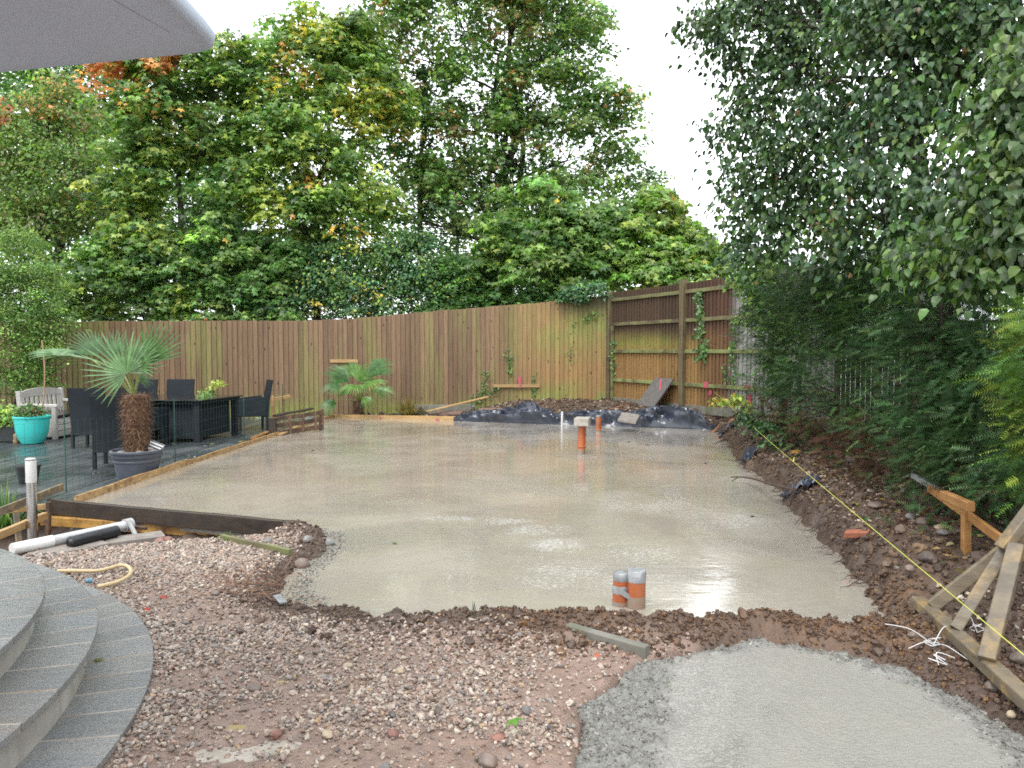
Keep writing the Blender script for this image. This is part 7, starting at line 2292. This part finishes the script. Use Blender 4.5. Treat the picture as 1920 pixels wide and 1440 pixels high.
# low leaves on the bank below the hedge
tree('bank_ivy', 'low dark ivy creeping on the bank under the far end of the hedge', [lobe(1430, 800, 22, 9.8, 0.4), lobe(1462, 825, 22, 9.2, 0.4), lobe(1400, 785, 16, 10.4, 0.5)], (3.35, 9.8, 0.3), (0, 0, 0), 0, ROUND, 0.060, [(3, (0.03, 0.065, 0.018)), (2, (0.03, 0.07, 0.03)), (1, DKG)], 80, 9, M_GLOSSLEAF, None, cat='ivy', clump_r=(0.07, 0.16), crown='foliage')
yew('yew_seedling', 'low yew sprays lying on the bank left of the orange stake', [lobe(1720, 985, 42, 5.3, 0.45), lobe(1690, 960, 35, 5.8, 0.45), lobe(1745, 1010, 35, 4.9, 0.4)], [((2.95, 5.3, 0.2), (2.95, 5.3, 0.5), 0.01)], YG, 60, 9, 0.13, cat='shrub', clump_r=(0.08, 0.16), brown=0.3, brown_below=0.3)


# ------------------------------------------------------------------ palms
def frond(parent, hub, axis, up, rad, spread, nseg, col, cup=0.25, droop=0.2, base=None, wseg=0.055):
    """fan leaf: pleated blades radiating from the hub; axis = middle blade direction"""
    hub = Vector(hub); ax = Vector(axis).normalized(); nz = Vector(up); nz = (nz - ax * nz.dot(ax)).normalized(); sx = ax.cross(nz)
    V = []; T = []
    for i in range(nseg):
        t = i / (nseg - 1) * 2 - 1; a = t * spread
        d = ax * math.cos(a) + sx * math.sin(a)
        side = nz.cross(d).normalized()
        L = rad * (1 - 0.22 * abs(t) ** 1.5) * rnd.uniform(0.93, 1.05)
        k = len(V)
        dr = droop * rnd.uniform(0.6, 1.6)
        for s, w in ((0.0, 0.0), (0.30, 0.62), (0.6, 0.48), (0.85, 0.26), (1.0, 0.02)):
            w_ = rad * wseg * w * min(1.0, s * 3 + 0.1) * 2
            c = hub + d * (L * s) + nz * (cup * rad * s * (1 - s) * 0.8) - Vector((0, 0, 1)) * (dr * rad * max(0, s - 0.45) ** 1.8)
            V += [c - side * w_ * 0.5 + nz * w_ * 0.25, c - nz * 0.0, c + side * w_ * 0.5 + nz * w_ * 0.25]
        for j in range(4):
            b = k + 3 * j
            T += [(b, b + 1, b + 4), (b, b + 4, b + 3), (b + 1, b + 2, b + 5), (b + 1, b + 5, b + 4)]
    V = np.array([tuple(v) for v in V]); n = len(V)
    c = np.array(col)[None, :] * np.repeat(np.exp(rng.normal(size=(nseg, 1)) * 0.14), 15, 0)
    o = npmesh('frond', V, np.array(T), M_PALMLEAF, parent, c, smooth=False)
    if base is not None:
        mb = MB(); b = Vector(base); m = b.lerp(hub, 0.5) + Vector((0, 0, 0.03))
        mb.tube(smooth_line([tuple(b), tuple(m), tuple(hub)], 5), [0.013 - 0.0005 * i for i in range(11)], 6)
        st = mb.build('stalk', M_PETIOLE, o.parent, smooth=True)
        st.parent = o
    return o


def palm_trunk(t, base, h, r, n=420):
    mb = MB(); k = 26; prof = []
    mb2 = MB()
    for i in range(k + 1):
        z = h * i / k; prof.append((r * (0.80 + 0.22 * math.sin(min(1, z / h) * 2.4)) * (1 + 0.05 * (i % 2)), z))
    mb.lathe(prof + [(0.03, h + 0.02)], 22, base, jit=0.05); mb.build('trunk', M_PALMTRUNK, t)
    V = []; T = []
    for j in range(n):
        a = rnd.uniform(0, 6.283); z = rnd.uniform(0.0, h); rr = r * (0.80 + 0.22 * math.sin(z / h * 2.4))
        p = Vector(base) + Vector((rr * math.cos(a), rr * math.sin(a), z)); o = Vector((math.cos(a), math.sin(a), 0)); tn = Vector((-math.sin(a), math.cos(a), 0))
        d = (o * rnd.uniform(0.1, 0.8) + Vector((0, 0, rnd.uniform(0.1, 1.0) if rnd.random() < 0.65 else rnd.uniform(-1, 0))) + tn * rnd.uniform(-0.8, 0.8)).normalized()
        L = rnd.uniform(0.05, 0.16); w = rnd.uniform(0.002, 0.008); i = len(V)
        V += [p - tn * w, p + tn * w, p + d * L]; T.append((i, i + 1, i + 2))
    npmesh('trunk_fibre', np.array([tuple(v) for v in V]), np.array(T), M_FIBRE, t)['kind'] = 'stuff'


pb0 = (PP.x, PP.y, DZ + 0.33)
pal = thing('palm_tree', 'fan palm with a shaggy brown trunk growing in the grey pot', 'palm', pb0)
H_T = 0.70
palm_trunk(pal, pb0, H_T, 0.15, 1500)
YP = PP.y
crown_b = Vector((PP.x - 0.02, YP, pb0[2] + H_T - 0.02))


def fr(px, py, Y, tx, ty, tY, spread, nseg, col, up=(0, -1, 0.25), cup=0.2, droop=0.12, wseg=0.046):
    h = atY(px, py, Y); e = atY(tx, ty, tY); d = e - h
    return frond(pal, h, d, up, d.length, R(spread), nseg, col, cup, droop, crown_b, wseg)


G1 = (0.095, 0.18, 0.065); G2 = (0.13, 0.23, 0.10); G3 = (0.065, 0.135, 0.05)
fr(238, 699, YP - 0.12, 182, 622, YP - 0.22, 118, 26, G2, droop=0.06, wseg=0.044)
fr(270, 680, YP + 0.05, 333, 606, YP + 0.0, 36, 12, G1, up=(0.6, -0.8, 0.2), wseg=0.046)
fr(262, 690, YP - 0.1, 300, 640, YP - 0.25, 55, 15, G1, up=(-0.5, -0.8, 0.3), droop=0.2)
fr(172, 674, YP + 0.02, 46, 656, YP + 0.08, 13, 12, G2, up=(0.0, -0.45, 0.9), wseg=0.045, droop=0.1)
fr(185, 668, YP + 0.1, 138, 618, YP + 0.15, 42, 14, G3, up=(0.4, -0.7, 0.3))
fr(215, 672, YP + 0.25, 205, 616, YP + 0.35, 50, 15, G3, up=(0.0, -0.9, 0.2))
fr(258, 712, YP + 0.2, 292, 705, YP + 0.3, 60, 18, G3, up=(0.1, -0.8, 0.4), droop=0.3)
fr(245, 680, YP - 0.05, 262, 630, YP + 0.1, 40, 16, G1, up=(0.3, -0.9, 0.2))

q0 = at(672, 777, 0.0); q0 = Vector((q0.x, 16.95, gz(q0.x, 16.95)))
q0.x = (672 - 960) / FPX * 16.95
pal2 = thing('palm_tree', 'low fan palm with spreading green fronds growing against the back fence', 'palm', tuple(q0))
palm_trunk(pal2, tuple(q0), 0.38, 0.11, 260)
c2_ = q0 + Vector((0, 0, 0.36))
for hx, hy, hY, tx, ty, tY, sp, ns, up in ((676, 718, 16.7, 690, 680, 16.7, 60, 20, (0, -0.9, 0.3)), (655, 716, 16.7, 610, 690, 16.6, 45, 18, (0.1, -0.7, 0.6)), (640, 722, 16.5, 603, 730, 16.3, 50, 18, (0, -0.5, 0.9)), (688, 706, 16.6, 733, 672, 16.7, 34, 16, (0, -0.7, 0.5)),
                                  (690, 718, 16.3, 712, 722, 15.9, 60, 18, (0, -0.4, 0.9)), (700, 730, 16.6, 738, 736, 16.5, 45, 16, (0.1, -0.5, 0.8)), (628, 750, 16.5, 600, 772, 16.3, 55, 16, (-0.1, -0.5, 0.8)), (665, 706, 16.9, 650, 676, 17.0, 55, 18, (0, -0.8, 0.3)),
                                  (668, 722, 16.2, 655, 735, 15.8, 70, 20, (0, -0.3, 1)), (680, 745, 16.6, 700, 760, 16.4, 45, 12, (0, -0.5, 0.8)), (655, 738, 16.8, 630, 728, 16.9, 50, 14, (0, -0.6, 0.7))):
    h = atY(hx, hy, hY); e = atY(tx, ty, tY); d = e - h
    frond(pal2, h, d, up, d.length * 1.12, R(sp), ns, rnd.choice(((0.08, 0.175, 0.038), (0.11, 0.22, 0.046), (0.06, 0.14, 0.036))), 0.2, 0.35, c2_, 0.055)

# ------------------------------------------------------------------ grasses
def grass_clump(name, label, base, n, L, spread, cols, w=0.006, cat='grass', up=1.0, kind=None):
    t = thing(name, label, cat, tuple(base)); V = []; T = []; C_l = []
    for j in range(n):
        a = rnd.uniform(0, 6.283); r = rnd.uniform(0, 1) ** 0.6
        p = Vector(base) + Vector((math.cos(a), math.sin(a), 0)) * 0.10 * r * spread
        d = Vector((math.cos(a) * r * spread, math.sin(a) * r * spread, up)).normalized()
        l = L * rnd.uniform(0.55, 1.1); side = d.cross(Vector((0, 0, 1))); side = side.normalized() if side.length > 1e-3 else Vector((1, 0, 0))
        k = len(V); c = cols[rnd.randrange(len(cols))]; nS = 6
        for s in range(nS + 1):
            t_ = s / nS; ww = w * (1 - t_ ** 2) + 0.0006
            q = p + d * l * t_ - Vector((0, 0, 1)) * l * 0.55 * t_ ** 2.4 * (0.4 + r * spread)
            q.z = max(q.z, base[2] - 0.02)
            V += [q - side * ww, q + side * ww]; C_l += [c, c]
        for s in range(nS): T += [(k + 2 * s, k + 2 * s + 1, k + 2 * s + 3), (k + 2 * s, k + 2 * s + 3, k + 2 * s + 2)]
    o = npmesh('blades', np.array([tuple(v) for v in V]), np.array(T), M_LEAF, t, np.array(C_l)); o['kind'] = 'stuff'
    return t


b = at(773, 778, 0.0)
grass_clump('ornamental_grass', 'tawny ornamental grass clump at the foot of the back fence', (b.x, 16.55, -0.02), 420, 0.78, 0.75, [(0.24, 0.17, 0.06), (0.32, 0.22, 0.085), (0.17, 0.17, 0.05), (0.27, 0.12, 0.05), (0.10, 0.13, 0.04)], 0.006)
b = at(805, 770, 0.0)
grass_clump('grey_plant', 'greyish wispy plant at the right side of the tawny grass', (b.x, 16.75, 0.0), 200, 0.45, 0.9, [(0.14, 0.15, 0.11), (0.10, 0.11, 0.07), (0.2, 0.19, 0.14)], 0.005, cat='plant')
b = at(8, 985, -0.2)
grass_clump('day_lily', 'strappy green plant at the left edge behind the bollard light', (b.x, b.y, -0.28), 130, 0.72, 0.75, [(0.055, 0.13, 0.03), (0.08, 0.17, 0.04), (0.045, 0.10, 0.03), (0.12, 0.19, 0.05)], 0.013, cat='plant')
b = at(885, 1163, 0.03)
grass_clump('grass_tuft', 'small dark grass tuft on the soil edge at the near side of the slab', (b.x, b.y, gz(b.x, b.y)), 18, 0.08, 0.8, [(0.05, 0.08, 0.03)], 0.0016)
b = at(425, 1010, 0.03)
grass_clump('grass_tuft', 'small green grass tuft on the gravel below the yellow timber', (b.x, b.y, gz(b.x, b.y)), 20, 0.10, 0.8, [(0.07, 0.14, 0.03)], 0.003)


# ------------------------------------------------------------------ fallen leaves
def fallen(px, py, size, col, label, z=0.0, shape=ROUND, lift=0.006, plane=None, rz=None):
    c = at(px, py, z)
    if plane is None: c.z = max(gz(c.x, c.y), z) + lift
    else: c.z = plane + lift
    a = rnd.uniform(0, 6.28) if rz is None else rz
    V, T, nv = leaves(shape, np.array([tuple(c)]), np.array([[rnd.uniform(-.25, .25), rnd.uniform(-.25, .25), 1.0]]), np.array([[math.cos(a), math.sin(a), 0.12]]), np.array([size]))
    o = npmesh('fallen_leaf', V, T, M_LEAF, None, np.tile(np.array(col), (len(V), 1)), origin=tuple(c)); tag(o, label, 'leaf'); return o


fallen(962, 1364, 0.06, (0.10, 0.26, 0.03), 'bright green leaf lying on the foreground gravel', 0.05, MAPLE, 0.035)
fallen(736, 1021, 0.05, (0.10, 0.17, 0.02), 'small green leaf on the wet slab beyond the soil heap', 0.0, plane=0.0)
fallen(1176, 829, 0.06, (0.03, 0.025, 0.02), 'dark leaf on the far slab right of the block pipe', 0.0, plane=0.0)
fallen(1211, 835, 0.06, (0.03, 0.025, 0.02), 'dark leaf on the far slab, right of another dark leaf', 0.0, plane=0.0)
fallen(1326, 869, 0.06, (0.025, 0.022, 0.02), 'dark leaf on the slab near the far right edge', 0.0, plane=0.0)
fallen(1407, 968, 0.055, (0.03, 0.024, 0.02), 'dark leaf on the slab near the bare root', 0.0, plane=0.0)
fallen(583, 845, 0.06, (0.03, 0.026, 0.02), 'dark leaf on the slab in front of the fan palm', 0.0, plane=0.0)
fallen(180, 1242, 0.045, (0.20, 0.24, 0.05), 'small yellow-green leaf lying on the lowest stone step', 0.05, MAPLE, plane=0.053)
fallen(160, 1260, 0.045, (0.02, 0.015, 0.02), 'black curled leaf on the lowest stone step against the riser', 0.05, plane=0.06)
fallen(360, 828, 0.12, (0.36, 0.27, 0.06), 'yellow leaf on the wet deck below the table', DZ, MAPLE, plane=DZ)
fallen(398, 832, 0.09, (0.38, 0.33, 0.14), 'small pale leaf on the deck right of the palm pot', DZ, MAPLE, plane=DZ)
fallen(447, 828, 0.12, (0.36, 0.30, 0.12), 'pale crumpled leaf on the deck beside the slab edge', DZ, MAPLE, plane=DZ)
fallen(270, 1146, 0.04, (0.45, 0.05, 0.04), 'red petal in the gravel beyond the steps', 0.05, plane=0.06)
fallen(298, 1127, 0.05, (0.45, 0.08, 0.06), 'coral red petal on the gravel right of the hose', 0.05, plane=0.065)
fallen(1120, 1232, 0.03, (0.50, 0.10, 0.05), 'orange fleck on the soil left of the grey path', 0.05, plane=0.06)
fallen(1610, 948, 0.08, (0.30, 0.28, 0.08), 'pale yellow leaf on the bank near the boulder', 0.25, MAPLE)
fallen(1498, 855, 0.13, (0.36, 0.20, 0.05), 'orange dry leaf on the bank under the hedge', 0.3, MAPLE, 0.05)
# litter on the bank and bed: nobody could count it
n = 520
Xl, Yl = rejection(9000, 2.3, 5.0, 4.0, 14.0, lambda X, Y: sstep(X - right_edge_x(Y), 0.25, 0.4) * 0.2)
n = len(Xl)
P = np.stack([Xl, Yl, ground_h(Xl, Yl) + 0.025], -1)
N = np.tile(np.array([0, 0, 1.0]), (n, 1)) + rng.normal(size=(n, 3)) * 0.45
D = rng.normal(size=(n, 3)) * np.array([1, 1, 0.25])
V, T, nv = leaves(OVAL, P, N, D, rng.uniform(0.03, 0.07, n))
o = npmesh('leaf_litter', V, T, M_LEAF, None, np.repeat(pick_colours(n, [(3, (0.12, 0.07, 0.035)), (2, (0.22, 0.14, 0.06)), (1, (0.30, 0.24, 0.10)), (1, DKG), (1, (0.07, 0.04, 0.03))]), nv, 0), origin=(3.5, 9, 0)); o['kind'] = 'stuff'
n = 60
a = [at(rnd.uniform(160, 480), rnd.uniform(825, 900), DZ) for _ in range(n)]
P = np.array([(p.x, p.y, DZ + 0.006) for p in a if p.x < -4.5])
n = len(P)
V, T, nv = leaves(SMALL, P, np.tile(np.array([0.1, 0, 1.0]), (n, 1)), rng.normal(size=(n, 3)) * np.array([1, 1, 0.05]), rng.uniform(0.02, 0.06, n))
o = npmesh('deck_litter', V, T, M_LEAF, None, np.repeat(pick_colours(n, [(1, (0.35, 0.32, 0.22)), (1, (0.3, 0.24, 0.08)), (1, (0.45, 0.43, 0.38))]), nv, 0), origin=(-5.5, 9, DZ)); o['kind'] = 'stuff'
